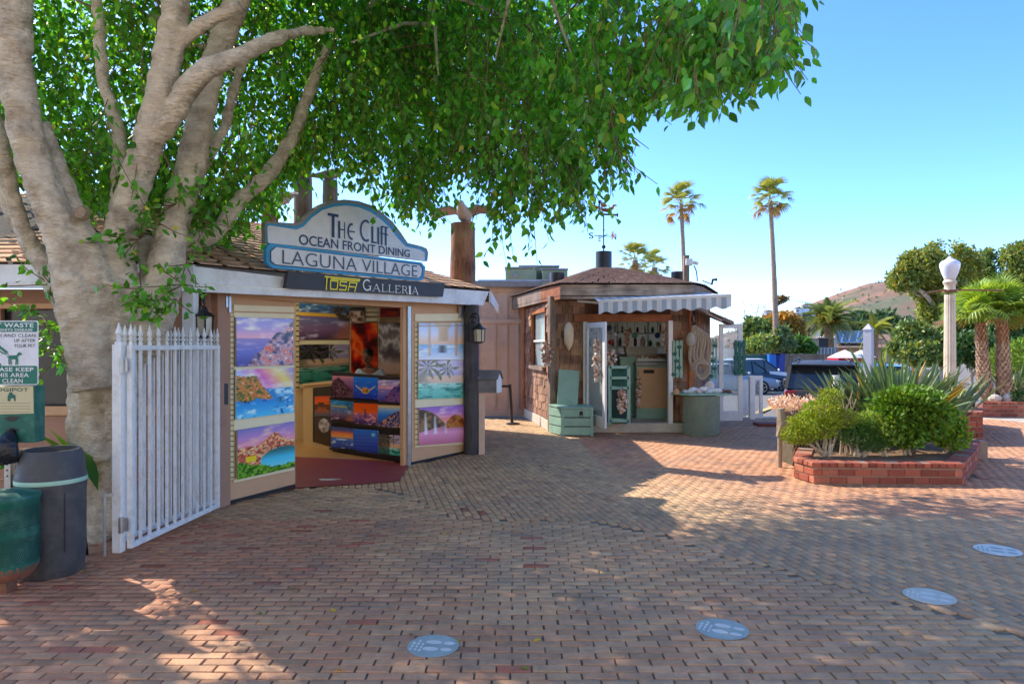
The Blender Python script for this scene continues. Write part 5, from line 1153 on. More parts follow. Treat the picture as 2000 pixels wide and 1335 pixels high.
for k in range(7): mb.tube([P(1354+q.uniform(-4,4),606,12.95), P(1354+q.uniform(-5,5),622,12.93), P(1355+q.uniform(-3,3),638,12.92)], .009, 5)
mb.build('knot', mt['shell'], rp_)
# shell table on a netted barrel
tb = G(1369,848); tbl = thing('shell_table', 'teal board heaped with big shells on a net wrapped barrel by the kiosk', 'table', (tb.x,12.75,0))
zt = P(0,770,12.75).z; mb = MB(); xL, xR = P(1312,0,12.7).x, P(1432,0,12.9).x
mb.prism([(xL,12.75,zt),(xL+.25,12.42,zt),(xR-.3,12.45,zt),(xR,12.85,zt),(xR-.1,13.05,zt),(xL+.1,13.04,zt)],(0,0,.035)); mb.build('top', mt['teal'], tbl, bevel=.004)
mb = MB(); mb.lathe((tb.x,12.75,0),[(.30,0),(.30,.03),(.325,.3),(.315,zt-.02)],8); mb.build('barrel', M('green_barrel', S8(160,184,160), .7, .15, 4, .15, dirt=.5, dirtcol=S8(80,92,80)), tbl)
mb = MB(); net_sheet(mb, lambda u, v: Vector((tb.x+.345*math.cos(3.3+u*2.6), 12.75+.345*math.sin(3.3+u*2.6), .03+(zt-.05)*v)), 26, 15, .010); mb.build('net', M('pale_green_net', S8(150,158,138), .95, .2, 10, .3), tbl)
sgr = 'shells heaped on the teal table'
q = random.Random(21)
kinds = [('large white conch shell','white'),('white spiny shell','white'),('brown spotted shell','brown'),('pink scallop shell','pink')]
pos = [(1321,765,.06,'tan scallop shell standing upright at the left end of the table',S8(214,166,110)),(1341,766,.06,'small grey white shell second from the left on the table',S8(220,214,206)),(1355,762,.10,'large white conch in the left heap on the table',S8(238,234,228)),(1366,768,.06,'pinkish shell lying before the large conch on the table',S8(232,200,188)),(1376,760,.09,'white pointed conch at the middle of the table heap',S8(240,236,232)),(1386,754,.10,'round pale scallop topping the middle of the table heap',S8(226,214,200)),(1388,768,.08,'white shell with grey tip at the front of the table',S8(228,226,226)),(1402,764,.09,'broad white shell right of the table heap middle',S8(236,230,222)),(1413,768,.07,'brown speckled shell near the right end of the table',S8(150,104,80)),(1424,768,.06,'dark brown cone shell at the right table end',S8(120,76,52))]
for i, (px, py, r_, lb, cc) in enumerate(pos):
    c_ = P(px,py,12.62+.04*(i % 3)); c_.z = max(c_.z, zt+.035+r_*.45); m_ = MB(); m_.col = cc; q = random.Random(i+40); a_ = q.uniform(-.6,.6); ax = Vector((math.cos(a_),.2,math.sin(a_)*.6)).normalized()
    if i in (0, 5): m_.ell(c_, (r_*.9,r_*.35,r_), 10, 6); [m_.bar(c_+Vector((0,-r_*.35,-r_*.9)), c_+Vector((r_*.8*math.sin(t_),-r_*.36,r_*.8*math.cos(t_))), .008) for t_ in (-.9,-.45,0,.45,.9)]
    else:
        m_.tube([c_-ax*r_*1.3,c_-ax*r_*.7,c_-ax*r_*.1,c_+ax*r_*.5,c_+ax*r_*.9,c_+ax*r_*1.5],[r_*.08,r_*.5,r_*.62,r_*.45,r_*.25,r_*.03],9,True,.3,i)
        for k in range(6):
            d_ = Euler((q.uniform(0,6),q.uniform(0,6),0)).to_matrix()@Vector((0,0,1)); m_.tube([c_+d_*r_*.35,c_+d_*r_*.85],[r_*.16,.003],5)
    solo(m_, 'sea_shell', mt['shell'], lb, 'shell', c_, sgr, smooth=True)
# white picket panels right of the kiosk
def picket(px0, px1, py0, py1, Y, label, n=4, rz=0):
    a = P(px0,py1,Y); b = P(px1,py0,Y); w_, h_ = b.x-a.x, b.z-a.z; r_ = thing('picket_panel', label, 'fence panel', (a.x,Y,a.z), 'white picket panels beside the kiosk'); 
    MB().box((a.x+.05,Y-.02,a.z+h_/2),(.11,.11,h_)).build('post', mt['white'], r_, bevel=.006); MB().box((b.x-.03,Y,a.z+h_/2),(.06,.06,h_*.97)).build('post', mt['white'], r_, bevel=.006)
    for z_ in (.95,.08): MB().box((a.x+w_/2,Y,a.z+h_*z_),(w_,.05,.09)).build('rail', mt['white'], r_)
    for k in range(n): MB().box((a.x+.12+(w_-.18)*(k+.5)/n,Y+.01,a.z+h_*.52),((w_-.18)/n-.022,.02,h_*.84)).build('picket', mt['white'], r_)
picket(1463,1489,733,818,14.3,'white picket panel standing free at the right end of the kiosk')
picket(1446,1462,742,812,15.1,'second white picket panel half hidden behind the open right door')
mb = MB(); a = G(1480,822); mb.box((a.x+.15,14.1,.03),(1.0,.35,.06)); solo(mb, 'brick_step', M('red_step', S8(120,62,50), .8, .2, 6, .2), 'low dark red step under the white picket panel', 'step', (a.x,14.1,0))
# ================================================================ FOLIAGE HELPERS
LEAF_V = np.array([(0,0,0),(-.21,.18,.03),(-.30,.42,.05),(-.20,.70,.02),(0,1.05,-.08),(.20,.70,.02),(.30,.42,.05),(.21,.18,.03)])
LEAF_F = [(0,4,3,2,1),(0,7,6,5,4)]
def leaf_cloud(name, pts, tips, size, cols, mat, parent, kind=None, wide=1.0, seed=0, flatup=0.0, tmpl=LEAF_V, faces=LEAF_F):
    """one mesh of many leaf shaped faces; tips = direction of each leaf"""
    r = np.random.default_rng(seed); n = len(pts); t = np.asarray(tips, float); t = t/np.linalg.norm(t, axis=1)[:,None]
    a = r.normal(size=(n,3)); a[:,2] += flatup; nn = a-t*(a*t).sum(1)[:,None]; nn /= np.linalg.norm(nn, axis=1)[:,None]; s = np.cross(t, nn)
    size = np.asarray(size)*np.ones(n)
    V = (tmpl[None,:,0:1]*s[:,None,:]*wide+tmpl[None,:,1:2]*t[:,None,:]+tmpl[None,:,2:3]*nn[:,None,:])*size[:,None,None]+np.asarray(pts)[:,None,:]
    if parent is not None: V = V-np.array(parent.location)[None,None,:]
    return mesh_np(name, V, faces, cols, mat, parent, kind=kind)
def blob_points(blobs, n, r, inner=.35, gap=.5, gsc=1.2, seed=0):
    """points through the volume of several lobes, thinned where a noise leaves gaps"""
    vol = np.array([b[1][0]*b[1][1]*b[1][2] for b in blobs])**.75; out = []; tot = 0
    while tot < n:
        k = r.choice(len(blobs), size=n, p=vol/vol.sum()); c = np.array([b[0] for b in blobs])[k]; R_ = np.array([b[1] for b in blobs])[k]
        d = r.normal(size=(n,3)); d /= np.linalg.norm(d, axis=1)[:,None]; rad = (inner+(1-inner)*r.random(n)**.6)[:,None]
        lump = (.82+.36*fbm(d[:,0]*2+k*3.1, d[:,1]*2+d[:,2]*1.7+k, 1.6, seed))[:,None]
        p = c+d*R_*rad*lump
        g = fbm(p[:,0]*1.0+p[:,2]*.7, p[:,1]+p[:,2]*.9, gsc, seed+5); p = p[g > gap-.25+.12*r.random(n)]
        out.append(p); tot += len(p)
    return np.concatenate(out)[:n]
def leafcols(n, base, var, r, p=None):
    base = np.array(base); c = base[None]*(1+var*(r.random(n)-.5)[:,None]*2); c[:,0] *= 1+.5*(r.random(n)-.5); 
    if p is not None: c *= (.75+.5*fbm(p[:,0]+p[:,2], p[:,1]-p[:,2], .9, 9))[:,None]
    return np.clip(c, 0, 1)
mt['leaf'] = leafmat('leaf', rough=.30, gloss=.5, trans=.45); mt['leaf_o'] = leafmat('single_leaf', attr='object', rough=.30, gloss=.5); mt['leaf_dry'] = leafmat('tough_leaf', trans=.18, rough=.5)
# ================================================================ THE BIG FICUS
mt['bark'] = M('smooth_grey_bark', S8(178,158,132), .85, .2, 4.0, 1.2, 22, stretch=(1,1,2.6), col2=S8(226,210,184), dirt=.8, dirtcol=S8(112,96,80), dscale=4.5)
TB = Vector((-3.62,6.10,0))
FT = thing('ficus_tree', 'huge ficus tree with pale twisting trunk and limbs and drooping glossy leaves at the left', 'tree', TB)
tm = MB()
def limb(mb, pxs, Y, rad, k=6, rough=.10, seed=0, n=14):
    """pxs (px, py[, Y]); rad in metres"""
    pts = [P(p[0], p[1], p[2] if len(p) > 2 else Y) for p in pxs]; rad = [r*(.88 if p[1] < 560 else .94) for r, p in zip(rad, pxs)]; p_, r_ = smoothpath(pts, rad, k); mb.tube(p_, r_, n, True, rough, seed)
limb(tm, [(206,1060,6.1),(202,1000,6.1),(199,900,6.1),(199,800,6.08),(206,700,6.0),(219,610,5.9),(227,540,5.85)], 5.78, [.38,.30,.275,.27,.305,.37,.41], seed=1, n=18)
for (x0_, y0_, x1_, y1_, r_) in ((176,1030,168,700,.08),(240,1030,262,690,.11),(218,1040,240,640,.12),(190,1040,188,640,.11),(204,900,172,620,.11)):   # flutes that give the trunk its folds
    limb(tm, [(x0_,y0_,5.88),((x0_+x1_)/2-4,(y0_+y1_)/2,5.92),(x1_,y1_,5.78)], 5.9, [r_*1.1,r_*.8,r_], seed=int(x0_), n=10)
limb(tm, [(190,760,5.62),(170,650,5.6),(150,560,5.55),(130,480,5.5),(100,400,5.42),(62,300,5.32),(38,190,5.2),(28,80,5.1),(30,-40,5.0),(20,-220,4.9)], 5, [.19,.2,.185,.165,.15,.14,.135,.13,.125,.11], seed=2)
limb(tm, [(215,690,5.78),(195,560,5.6),(165,470,5.55),(135,390,5.55),(105,310,5.5),(80,240,5.42)], 5.5, [.14,.13,.11,.095,.085,.07], seed=3)
limb(tm, [(150,640,5.75),(110,550,5.8),(62,480,5.85),(25,415,5.9),(0,350,5.9),(-40,260,5.9)], 5.8, [.13,.12,.085,.075,.07,.06], seed=4)
limb(tm, [(90,520,5.8),(40,430,5.75),(5,300,5.6),(-20,200,5.5)], 5.8, [.06,.07,.075,.07], seed=14)
limb(tm, [(225,690,5.78),(232,590,5.78),(226,500,5.75),(245,420,5.72),(280,310,5.68),(305,220,5.62),(328,110,5.55),(345,0,5.45),(360,-160,5.4)], 5.7, [.2,.2,.165,.145,.14,.13,.125,.115,.1], seed=5)
limb(tm, [(280,690,5.85),(310,590,5.9),(332,480,6.0),(345,420,6.05),(375,320,6.1),(395,210,6.1),(425,100,6.05),(465,0,6.0),(500,-140,5.9)], 6.0, [.16,.17,.15,.14,.145,.13,.12,.125,.11], seed=6)
limb(tm, [(300,270,5.64),(340,220,5.55),(372,165,5.45),(410,132,5.4),(470,108,5.5),(530,80,5.7),(590,62,6.0),(650,60,6.4)], 5.5, [.10,.10,.10,.09,.08,.065,.045,.025], seed=7)
limb(tm, [(332,110,5.55),(365,72,5.5),(405,42,5.45),(470,10,5.4)], 5.5, [.07,.07,.065,.055], seed=8)
limb(tm, [(275,600,5.95),(300,520,6.1),(345,480,6.3),(420,455,6.5),(470,390,6.7),(520,345,6.9),(570,270,7.1),(600,190,7.2),(640,90,7.2)], 6.5, [.13,.10,.095,.09,.08,.085,.08,.07,.05], seed=9)
limb(tm, [(215,560,5.9),(228,450,6.0),(232,360,6.05),(232,260,6.0),(205,170,5.95),(195,80,5.9),(188,-30,5.9)], 6.0, [.10,.085,.075,.065,.06,.055,.05], seed=10)
limb(tm, [(300,560,6.0),(280,500,6.05),(290,470,6.1),(330,490,6.1)], 6.0, [.07,.06,.06,.07], seed=11)
limb(tm, [(400,330,6.3),(440,240,6.4),(455,180,6.4),(475,120,6.4)], 6.4, [.05,.055,.05,.04], seed=12)
for k, (a, r0) in enumerate(((3.6,.55),(4.3,.52),(5.0,.46),(2.9,.5),(2.2,.45),(1.6,.45))):   # root flare
    tm.tube([TB+Vector((math.cos(a)*.12,math.sin(a)*.1,.55)), TB+Vector((math.cos(a)*r0*.6,math.sin(a)*r0*.55,.16)), TB+Vector((math.cos(a)*r0*.85,math.sin(a)*r0*.8,-.05))], [.16,.12,.07], 10, True, .1, k)
tme = bpy.data.meshes.new('trunk'); tme.from_pydata([tuple(Vector(v)-TB) for v in tm.v], [], tm.f)
trunk = bpy.data.objects.new('trunk', tme); COL.objects.link(trunk)
bm = bmesh.new(); bm.from_mesh(tme); bmesh.ops.recalc_face_normals(bm, faces=bm.faces); bm.to_mesh(tme); bm.free()
rm = trunk.modifiers.new('r', 'REMESH'); rm.mode = 'VOXEL'; rm.voxel_size = .018
sm_ = trunk.modifiers.new('s', 'SMOOTH'); sm_.factor = .5; sm_.iterations = 3
tx = bpy.data.textures.new('bark_lumps', 'CLOUDS'); tx.noise_scale = .10; tx.noise_depth = 5
dm = trunk.modifiers.new('d', 'DISPLACE'); dm.texture = tx; dm.strength = .05; dm.mid_level = .5
dg = bpy.context.evaluated_depsgraph_get(); dg.update(); nm = bpy.data.meshes.new_from_object(trunk.evaluated_get(dg)); trunk.modifiers.clear(); trunk.data = nm
nm.name = 'trunk'; nm.materials.clear(); nm.materials.append(mt['bark']); nm.polygons.foreach_set('use_smooth', [True]*len(nm.polygons)); trunk.parent = FT
mt['cutw'] = M('cut_wood', S8(150,126,100), .9, .3, 14, .5)
for px, py, r_, Y in ((162,418,.05,5.42),): MB().lathe(P(px,py,Y), [(r_*1.2,0),(r_*1.25,.02),(r_*.9,.05),(r_*.4,.045)], 12, True, (.1,-1,.1)).build('cut_knot', mt['cutw'], FT, smooth=True)
# hanging sprays in view
rl_ = np.random.default_rng(5)
EX = [-40,40,130,240,330,370,400,480,520,560,620,690,720,760,790,820,850,865,880,900,940,960,985,1010,1040,1060,1075,1100,1135,1160,1195,1210,1222,1245,1290,1340,1390,1435,1470,1520,1550,1565]
EYv = [330,350,415,440,420,450,490,450,420,365,325,330,395,370,435,425,440,380,360,350,355,400,430,430,425,410,385,410,440,350,355,360,255,225,200,215,225,160,175,140,60,-60]
DY = lambda px: np.interp(px, [-50,300,560,700,850,1000,1150,1250,1400,1600], [6.8,6.9,7.8,7.9,7.6,7.1,6.4,5.8,5.0,4.6])
pts = []; tips = []; twigs = MB(); szs = []
def strand(p0, L, r, dens=34, tw=True, sz=.078):
    n = max(3, int(L*dens)); sway = r.normal(0, .22, 2); cur = r.normal(0, .25, 2)/max(L,.3); q0 = np.array(p0); last = None; path = [q0]
    for i in range(n+1):
        s_ = (i+r.uniform(-.4,.4))/n*L; lat = sway*s_+cur*s_*s_; q = q0+np.array([lat[0], lat[1], -s_]); last = q; path.append(q)
        a = r.uniform(0, 6.28); o_ = .015+.05*r.random()*(1-.6*i/n); pts.append(q+np.array([math.cos(a)*o_, math.sin(a)*o_, r.normal(0,.012)])); tips.append((math.cos(a)*r.uniform(.3,1.1), math.sin(a)*r.uniform(.3,1.1), -.9-.4*r.random()+.5*(r.random() < .2))); szs.append(sz*r.uniform(.62,1.3))
    if tw: path = path[::max(1,len(path)//5)]+[last]; twigs.tube(path, [.005-.003*i/len(path) for i in range(len(path))], 4, False)
n_str = 0
while n_str < 1900:
    px = rl_.uniform(-60, 1555); env = np.interp(px, EX, EYv)-abs(rl_.normal(0, np.interp(px,[560,700,900,1230,1250],[16,45,62,62,30])))
    top = rl_.uniform(-70, max(-20, env-10)) if rl_.random() < .65 else env-rl_.uniform(20,150)
    if top > env-15: continue
    Y = DY(px)+rl_.normal(0, .55); Lp = min(env-top, rl_.uniform(60,190)); L = Lp/F_PX*Y
    if fbm(np.array([px*.012]), np.array([top*.012]), 1.0, 4)[0] < .30: continue
    strand(P(px, top, Y), L, rl_, 26, rl_.random() < .5); n_str += 1
# dangling ends that carry the scalloped outline
cl_ = rl_.uniform(560,1560,52)
for px in np.concatenate([np.repeat(cl_, 4)+rl_.normal(0,7,208), rl_.uniform(360,560,30)]):
    env = np.interp(px, EX, EYv)+rl_.normal(0, 10); Y = DY(px)+rl_.normal(0, .35); Lp = rl_.uniform(70,150)
    strand(P(px, env-Lp, Y), Lp/F_PX*Y, rl_, 19, True, .082)
for px, env in ((982,518),(987,500),(976,480),(1003,492),(1038,505),(1044,490),(1030,470),(968,470),(958,450),(1050,470),(1130,448),(1143,430),(842,462),(782,440),(880,405),(1205,372)):
    Y = DY(px)+rl_.normal(0,.15); Lp = rl_.uniform(120,170); strand(P(px, env-Lp, Y), Lp/F_PX*Y, rl_, 17, True, .085)
# leafy shoots on the limbs
for k in range(90):   # bare twigs that carry the sprays
    px = rl_.uniform(330,1450); py = rl_.uniform(-30, np.interp(px, EX, EYv)-130) if np.interp(px, EX, EYv) > 120 else -20; a = P(px, py, DY(px)-.25); b = a+Vector((rl_.normal(.15,.35), rl_.normal(0,.3), rl_.normal(-.25,.22))); m_ = a.lerp(b,.5)+Vector((0,0,.08)); twigs.tube([a, m_, b], [.009,.007,.003], 5, False)
    for j in range(3): e_ = a.lerp(b,.4+.2*j); twigs.tube([e_, e_+Vector((rl_.normal(0,.12), rl_.normal(0,.1), -.16))], [.004,.002], 4, False)
for (px, py, Y, L_) in ((255,470,5.5,.35),(300,440,5.6,.3),(330,400,5.75,.3),(350,520,5.7,.35),(290,600,5.42,.4),(330,590,5.45,.38),(260,570,5.4,.3),(345,560,5.5,.35),(130,300,5.9,.4),(160,250,5.9,.35),(175,330,5.9,.4),(260,150,6.2,.4),(410,360,6.0,.4),(395,300,6.2,.4),(385,430,6.0,.35),(80,560,5.6,.25),(100,640,5.55,.3),(80,690,5.6,.28),(110,690,5.55,.25),(60,620,5.6,.25)):
    c_ = P(px,py,Y)
    for k in range(5):
        e_ = c_+Vector((rl_.normal(0,.17),rl_.normal(0,.12)-.05,rl_.normal(-.02,.12))); twigs.tube([c_+Vector((0,.12,.03)), c_.lerp(e_,.6), e_], [.005,.004,.002], 4, False)
        for j in range(9):
            q = c_.lerp(e_, .25+.85*j/9)+Vector(rl_.normal(0,.028,3)); pts.append(np.array(q)); t_ = (e_-c_).normalized(); tips.append((t_.x*.6+rl_.normal(0,.5), t_.y*.6+rl_.normal(0,.5), -.5+rl_.normal(0,.35))); szs.append(.07*rl_.uniform(.6,1.2))
# the mass of the crown seen from below, in lumps at different depths
n_f = 0
while n_f < 30000:
    px = rl_.uniform(-60,1525); env = np.interp(px, EX, EYv); py = rl_.uniform(-90, env-(np.interp(px,[600,800,1220,1240],[60,105,105,55]) if px > 600 else 20))
    g = fbm(np.array([px*.006]), np.array([py*.008]), 1.0, 7)[0]
    thin = .28 if px < 620 else (.34 if py < env-70 else .50)
    if px > 1180: thin = .46
    if g+rl_.normal(0,.07) < thin: continue
    q = np.array(P(px, py, DY(px)+.25+1.5*(g-.5)+rl_.normal(0,.45)+rl_.exponential(.9))); pts.append(q); tips.append((rl_.normal(0,.7), rl_.normal(0,.7), -.7+rl_.normal(0,.35))); szs.append(.074*rl_.uniform(.55,1.35)); n_f += 1
pts = np.array(pts); tips = np.array(tips); szs = np.array(szs)
npt = len(pts)
cl = leafcols(npt, S8(88,148,46), .5, rl_, pts)*(.62+.72*fbm(pts[:,0]*1.3, pts[:,2]*1.3+pts[:,1]*.5, 1.1, 61))[:,None]
pxs_ = pts[:,0]/pts[:,1]*F_PX+1000; pys_ = HZ-(pts[:,2]-EYE)/pts[:,1]*F_PX
young = rl_.random(npt) < .07; cl[young] = np.array(S8(140,180,50))*(.8+.4*rl_.random(young.sum()))[:,None]
yel = rl_.random(npt) < .006; cl[yel] = S8(200,190,60)
# the biggest leaves one by one, the others joined
show = (pxs_ > 0) & (pxs_ < 2000) & (pys_ > 0) & (szs > .06); ordr = np.argsort(np.where(show, pts[:,1]-szs*4, 99)); big = ordr[:300]; rest = np.ones(npt, bool)
_sd = np.array(SUNDIR); _g = pts-_sd[None]*(pts[:,2]/_sd[2])[:,None]
for a_, b_, rx_, ry_ in [(1110,1003,.22,.06),(1190,990,.25,.06),(1270,975,.28,.06)]:
    c_ = G(a_, b_); rest &= ~(((_g[:,0]-c_.x)/(rx_+.05))**2+((_g[:,1]-c_.y)/(ry_+.05))**2 < 1)
rest[big] = False
leaf_cloud('leaf', pts[rest], tips[rest], szs[rest], cl[rest], mt['leaf'], FT, kind='stuff', seed=2)
lme = bpy.data.meshes.new('leaf'); LB = [(0,0,0),(-.20,.2,.03),(-.30,.42,.05),(-.2,.68,.03),(.2,.2,.03),(.30,.42,.05),(.2,.68,.03),(0,.84,-.03),(.01,1.05,-.08),(0,.2,-.01),(0,.45,-.03),(0,.68,-.03)]
lme.from_pydata(LB, [], [(0,9,1),(1,9,10,2),(2,10,11,3),(3,11,7),(3,7,8),(0,4,9),(4,5,10,9),(5,6,11,10),(6,7,11),(6,8,7)]); lme.materials.append(mt['leaf_o'])
for i in big:
    t = Vector(tips[i]).normalized(); q = t.to_track_quat('Y', 'Z') @ Euler((0, rl_.uniform(0,6.28), 0)).to_quaternion()
    inst('leaf', lme, FT, pts[i], q.to_euler(), (szs[i],)*3, cl[i])
twigs.build('twig', M('twig_bark', S8(120,96,66), .8, .2, 10, .1), FT, kind='stuff')
# the crown above and behind, mostly over the frame: it casts the shade
blobs = [((-3.2,6.2,6.2),(2.6,2.4,1.6)),((-1.2,7.2,5.6),(2.4,2.0,1.5)),((.2,5.8,5.3),(2.0,1.9,1.25)),((-5.2,6.2,6.0),(2.6,2.4,1.6)),((-3.4,7.2,5.0),(1.5,1.2,.8)),((-2.0,8.6,6.2),(1.8,1.5,1.2)),((-.4,9.4,5.6),(2.1,1.6,1.2)),((-8.2,6.5,5.2),(1.6,1.2,1.1)),((-6.4,6.3,5.0),(1.5,1.1,1.0)),((-9.6,5.6,5.6),(1.6,1.4,1.2))]
bp_ = blob_points(blobs, 25000, rl_, .3, .48, 1.1, 3)
keep_ = ~((bp_[:,1] > 1) & (np.abs(bp_[:,0]) < .8*bp_[:,1]) & (HZ-(bp_[:,2]-EYE)/np.maximum(bp_[:,1],.5)*F_PX > np.interp(bp_[:,0]/np.maximum(bp_[:,1],.5)*F_PX+1000, EX, EYv)-25))
bp_ = bp_[keep_]
# gaps in the crown through which the sun reaches the paving
sd_ = np.array(SUNDIR); gap_px = [(470,1136,.36,.13),(600,1150,.22,.10),(615,1192,.30,.12),(490,1255,.34,.11),(570,1302,.42,.12),(430,1290,.2,.08),(1110,1003,.22,.07),(1190,990,.25,.07),(1270,975,.28,.07)]
def in_gap(p, grow=1.0):
    g_ = p-sd_[None]*(p[:,2]/sd_[2])[:,None]; m_ = np.zeros(len(p), bool)
    for a_, b_, rx_, ry_ in gap_px:
        c_ = G(a_, b_); w_ = .75+.6*fbm(g_[:,0], g_[:,1], 5.0, 51); m_ |= ((g_[:,0]-c_.x)/(rx_*grow*w_+.10))**2+((g_[:,1]-c_.y)/(ry_*grow*w_+.08))**2 < 1
    return m_
bp_ = bp_[~in_gap(bp_)]
fpx = bp_[:,0]/np.maximum(bp_[:,1],.5)*F_PX+1000; fpy = HZ-(bp_[:,2]-EYE)/np.maximum(bp_[:,1],.5)*F_PX   # the coarse upper leaves stay above the view near the camera
bp_ = bp_[~((fpx > -120) & (fpx < 2100) & (fpy > -60) & (bp_[:,1] > .8) & (bp_[:,1] < 8.2))]
td = rl_.normal(size=(len(bp_),3)); td[:,2] -= .8
leaf_cloud('crown', bp_, td, .15*(.7+.6*rl_.random(len(bp_))), leafcols(len(bp_), S8(82,138,44), .35, rl_, bp_), mt['leaf'], FT, kind='stuff', wide=1.15, seed=4)
tw2 = MB()
for k in range(70):
    b_ = blobs[k % len(blobs)]; c_ = Vector(b_[0]); s0 = c_+Vector((rl_.normal(0,.3),rl_.normal(0,.3),-.3)); 
    d_ = Vector(rl_.normal(size=3)); d_.normalize(); e_ = c_+Vector((d_.x*b_[1][0],d_.y*b_[1][1],d_.z*b_[1][2]))*.85; tw2.tube([s0, s0.lerp(e_,.5)+Vector((0,0,.1)), e_], [.03,.02,.008], 5, False)
tw2.build('branch', mt['bark'], FT, kind='stuff')
# ================================================================ GATE, BINS, SIGN STATION AT THE LEFT
def gate(a, b, zb, zt, nb, label, hinge=True):
    a = Vector((*a,0)); b = Vector((*b,0)); u = (b-a).normalized(); L = (b-a).length; rz = math.atan2(u.y,u.x)
    g = thing('white_gate', label, 'gate', (a.x,a.y,0), 'white metal gate leaves'); mb = MB()
    for t in (.02, L-.02): p = a+u*t; mb.box((p.x,p.y,(zb+zt)/2),(.04,.04,zt-zb), rz)
    for z_ in (zb+.02, zt-.02): p = a+u*L/2; mb.box((p.x,p.y,z_),(L-.08,.04,.04), rz)
    mb.build('frame', mt['gate'], g, bevel=.003)
    bme_ = bpy.data.meshes.new('bar'); m2 = MB(); m2.box((0,0,0),(.02,.02,zt-zb-.08)); bme_.from_pydata(m2.v, [], m2.f); bme_.materials.append(mt['gate'])
    m3 = MB(); m3.lathe((0,0,0),[(.016,0),(.016,.02),(.010,.03),(.018,.045),(.020,.055),(.009,.065),(.021,.085),(.013,.12),(.003,.165)],8); fme = bpy.data.meshes.new('finial'); fme.from_pydata(m3.v, [], m3.f); fme.materials.append(mt['gate'])
    for k in range(nb):
        p = a+u*(.02+(L-.04)*(k)/(nb-1))
        if 0 < k < nb-1: inst('bar', bme_, g, (p.x,p.y,(zb+zt)/2), (0,0,rz))
        inst('finial', fme, g, (p.x,p.y,zt), (0,0,rz))
    return g
gate((-3.005,5.36), (-2.90,6.74), .06, 1.655, 12, 'white steel gate leaf with arrowhead finials folded open before the ficus trunk')
gate((-3.16,5.55), (-3.02,6.95), .06, 1.655, 12, 'second white steel gate leaf right behind the first')
gp = thing('gate_post', 'white square gate post with finial at the hinge end of the gate', 'post', (-3.075,5.34,0))
MB().box((-3.075,5.34,.85),(.07,.07,1.62)).build('post', mt['gate'], gp, bevel=.004); MB().lathe((-3.075,5.34,1.655),[(.03,0),(.03,.025),(.014,.035),(.026,.06),(.012,.07),(.028,.095),(.016,.13),(.003,.175)],10).build('finial', mt['gate'], gp, smooth=True)
mb = MB()
for z_ in (.26,1.5): mb.tube([(-3.035,5.30,z_-.06),(-3.035,5.30,z_+.06)], .02, 10); mb.box((-3.02,5.315,z_),(.06,.012,.10))
mb.build('hinge', mt['steel'], gp)
mb = MB(); mb.tube([(-3.145,5.27,.03),(-3.145,5.27,.52)], .011, 8); mb.bar((-3.145,5.27,.5),(-3.09,5.3,.5), .018); mb.build('drop_bolt', mt['steel'], gp)
q = P(372,700,6.55); mb = MB(); mb.box((q.x,q.y,1.1),(.11,.11,2.2)); solo(mb, 'porch_post', mt['white'], 'white square porch post under the eave behind the gate', 'post', (q.x,q.y,0), bevel=.006)
# black barrel
mt['blackplastic'] = M('black_plastic', S8(78,76,76), .55, .15, 5, .3, 12, dirt=.6, dirtcol=S8(112,108,104), dscale=5)
bc = Vector((-3.36,4.98,0)); br = thing('black_barrel', 'black plastic barrel bin with pale green strap beside the ficus trunk', 'barrel', bc)
prof = [(.195,0),(.205,.02),(.212,.10),(.214,.13),(.218,.15),(.219,.60),(.222,.62),(.224,.66),(.224,.72),(.217,.735),(.215,.745),(.205,.86),(.19,.885),(.186,.90),(.176,.90),(.170,.86)]
mb = MB(); mb.lathe(bc, prof+[(.165,.5),(.001,.5)], 36, False); mb.build('body', mt['blackplastic'], br, smooth=True)
MB().lathe(bc+Vector((0,0,.665)),[(.2262,0),(.2275,.003),(.2275,.028),(.2262,.031)],36,False).build('strap', M('pale_green_strap', S8(168,204,178), .6, .08, 6, .1), br, smooth=True)
mb = MB(); a0 = -.75
for k in range(2): a = a0+k*.0; 
pp = [(bc.x+.221*math.cos(a), bc.y+.221*math.sin(a)) for a in (-.62,-.60)]
mb.prism([(pp[0][0],pp[0][1],.18),(pp[1][0],pp[1][1],.18),(pp[1][0],pp[1][1],.60),(pp[0][0],pp[0][1],.60)],(.004,-.004,0)); mb.build('seam', mt['black'], br)
# green perforated bin: round holes drilled through the shell pattern as dark discs set into it
mt['binGreen'] = M('green_bin_enamel', S8(24,96,80), .42, .15, 4, .1, dirt=.6, dirtcol=S8(96,148,128), dscale=7); mt['rust'] = M('rust', S8(136,84,62), .8, .3, 14, .2, dirt=.4, dirtcol=S8(96,130,116), dscale=9)
gc = Vector((-3.42,4.60,0)); gb = thing('green_litter_bin', 'dark green perforated metal litter bin with rusty base in front of the black barrel', 'litter bin', gc)
MB().lathe(gc,[(.196,.16),(.20,.22),(.20,.60),(.203,.605),(.203,.63)],40,False).build('shell', mt['binGreen'], gb, smooth=True)
MB().lathe(gc,[(.05,.07),(.16,.10),(.197,.165),(.198,.19)],32).build('rusty_base', mt['rust'], gb, smooth=True)
MB().lathe(gc,[(.206,.615),(.209,.63),(.205,.65),(.14,.668),(.001,.678)],36).build('lid', mt['binGreen'], gb, smooth=True)
MB().box((gc.x,gc.y,.04),(.10,.10,.09)).build('foot', mt['rust'], gb)
mb = MB()
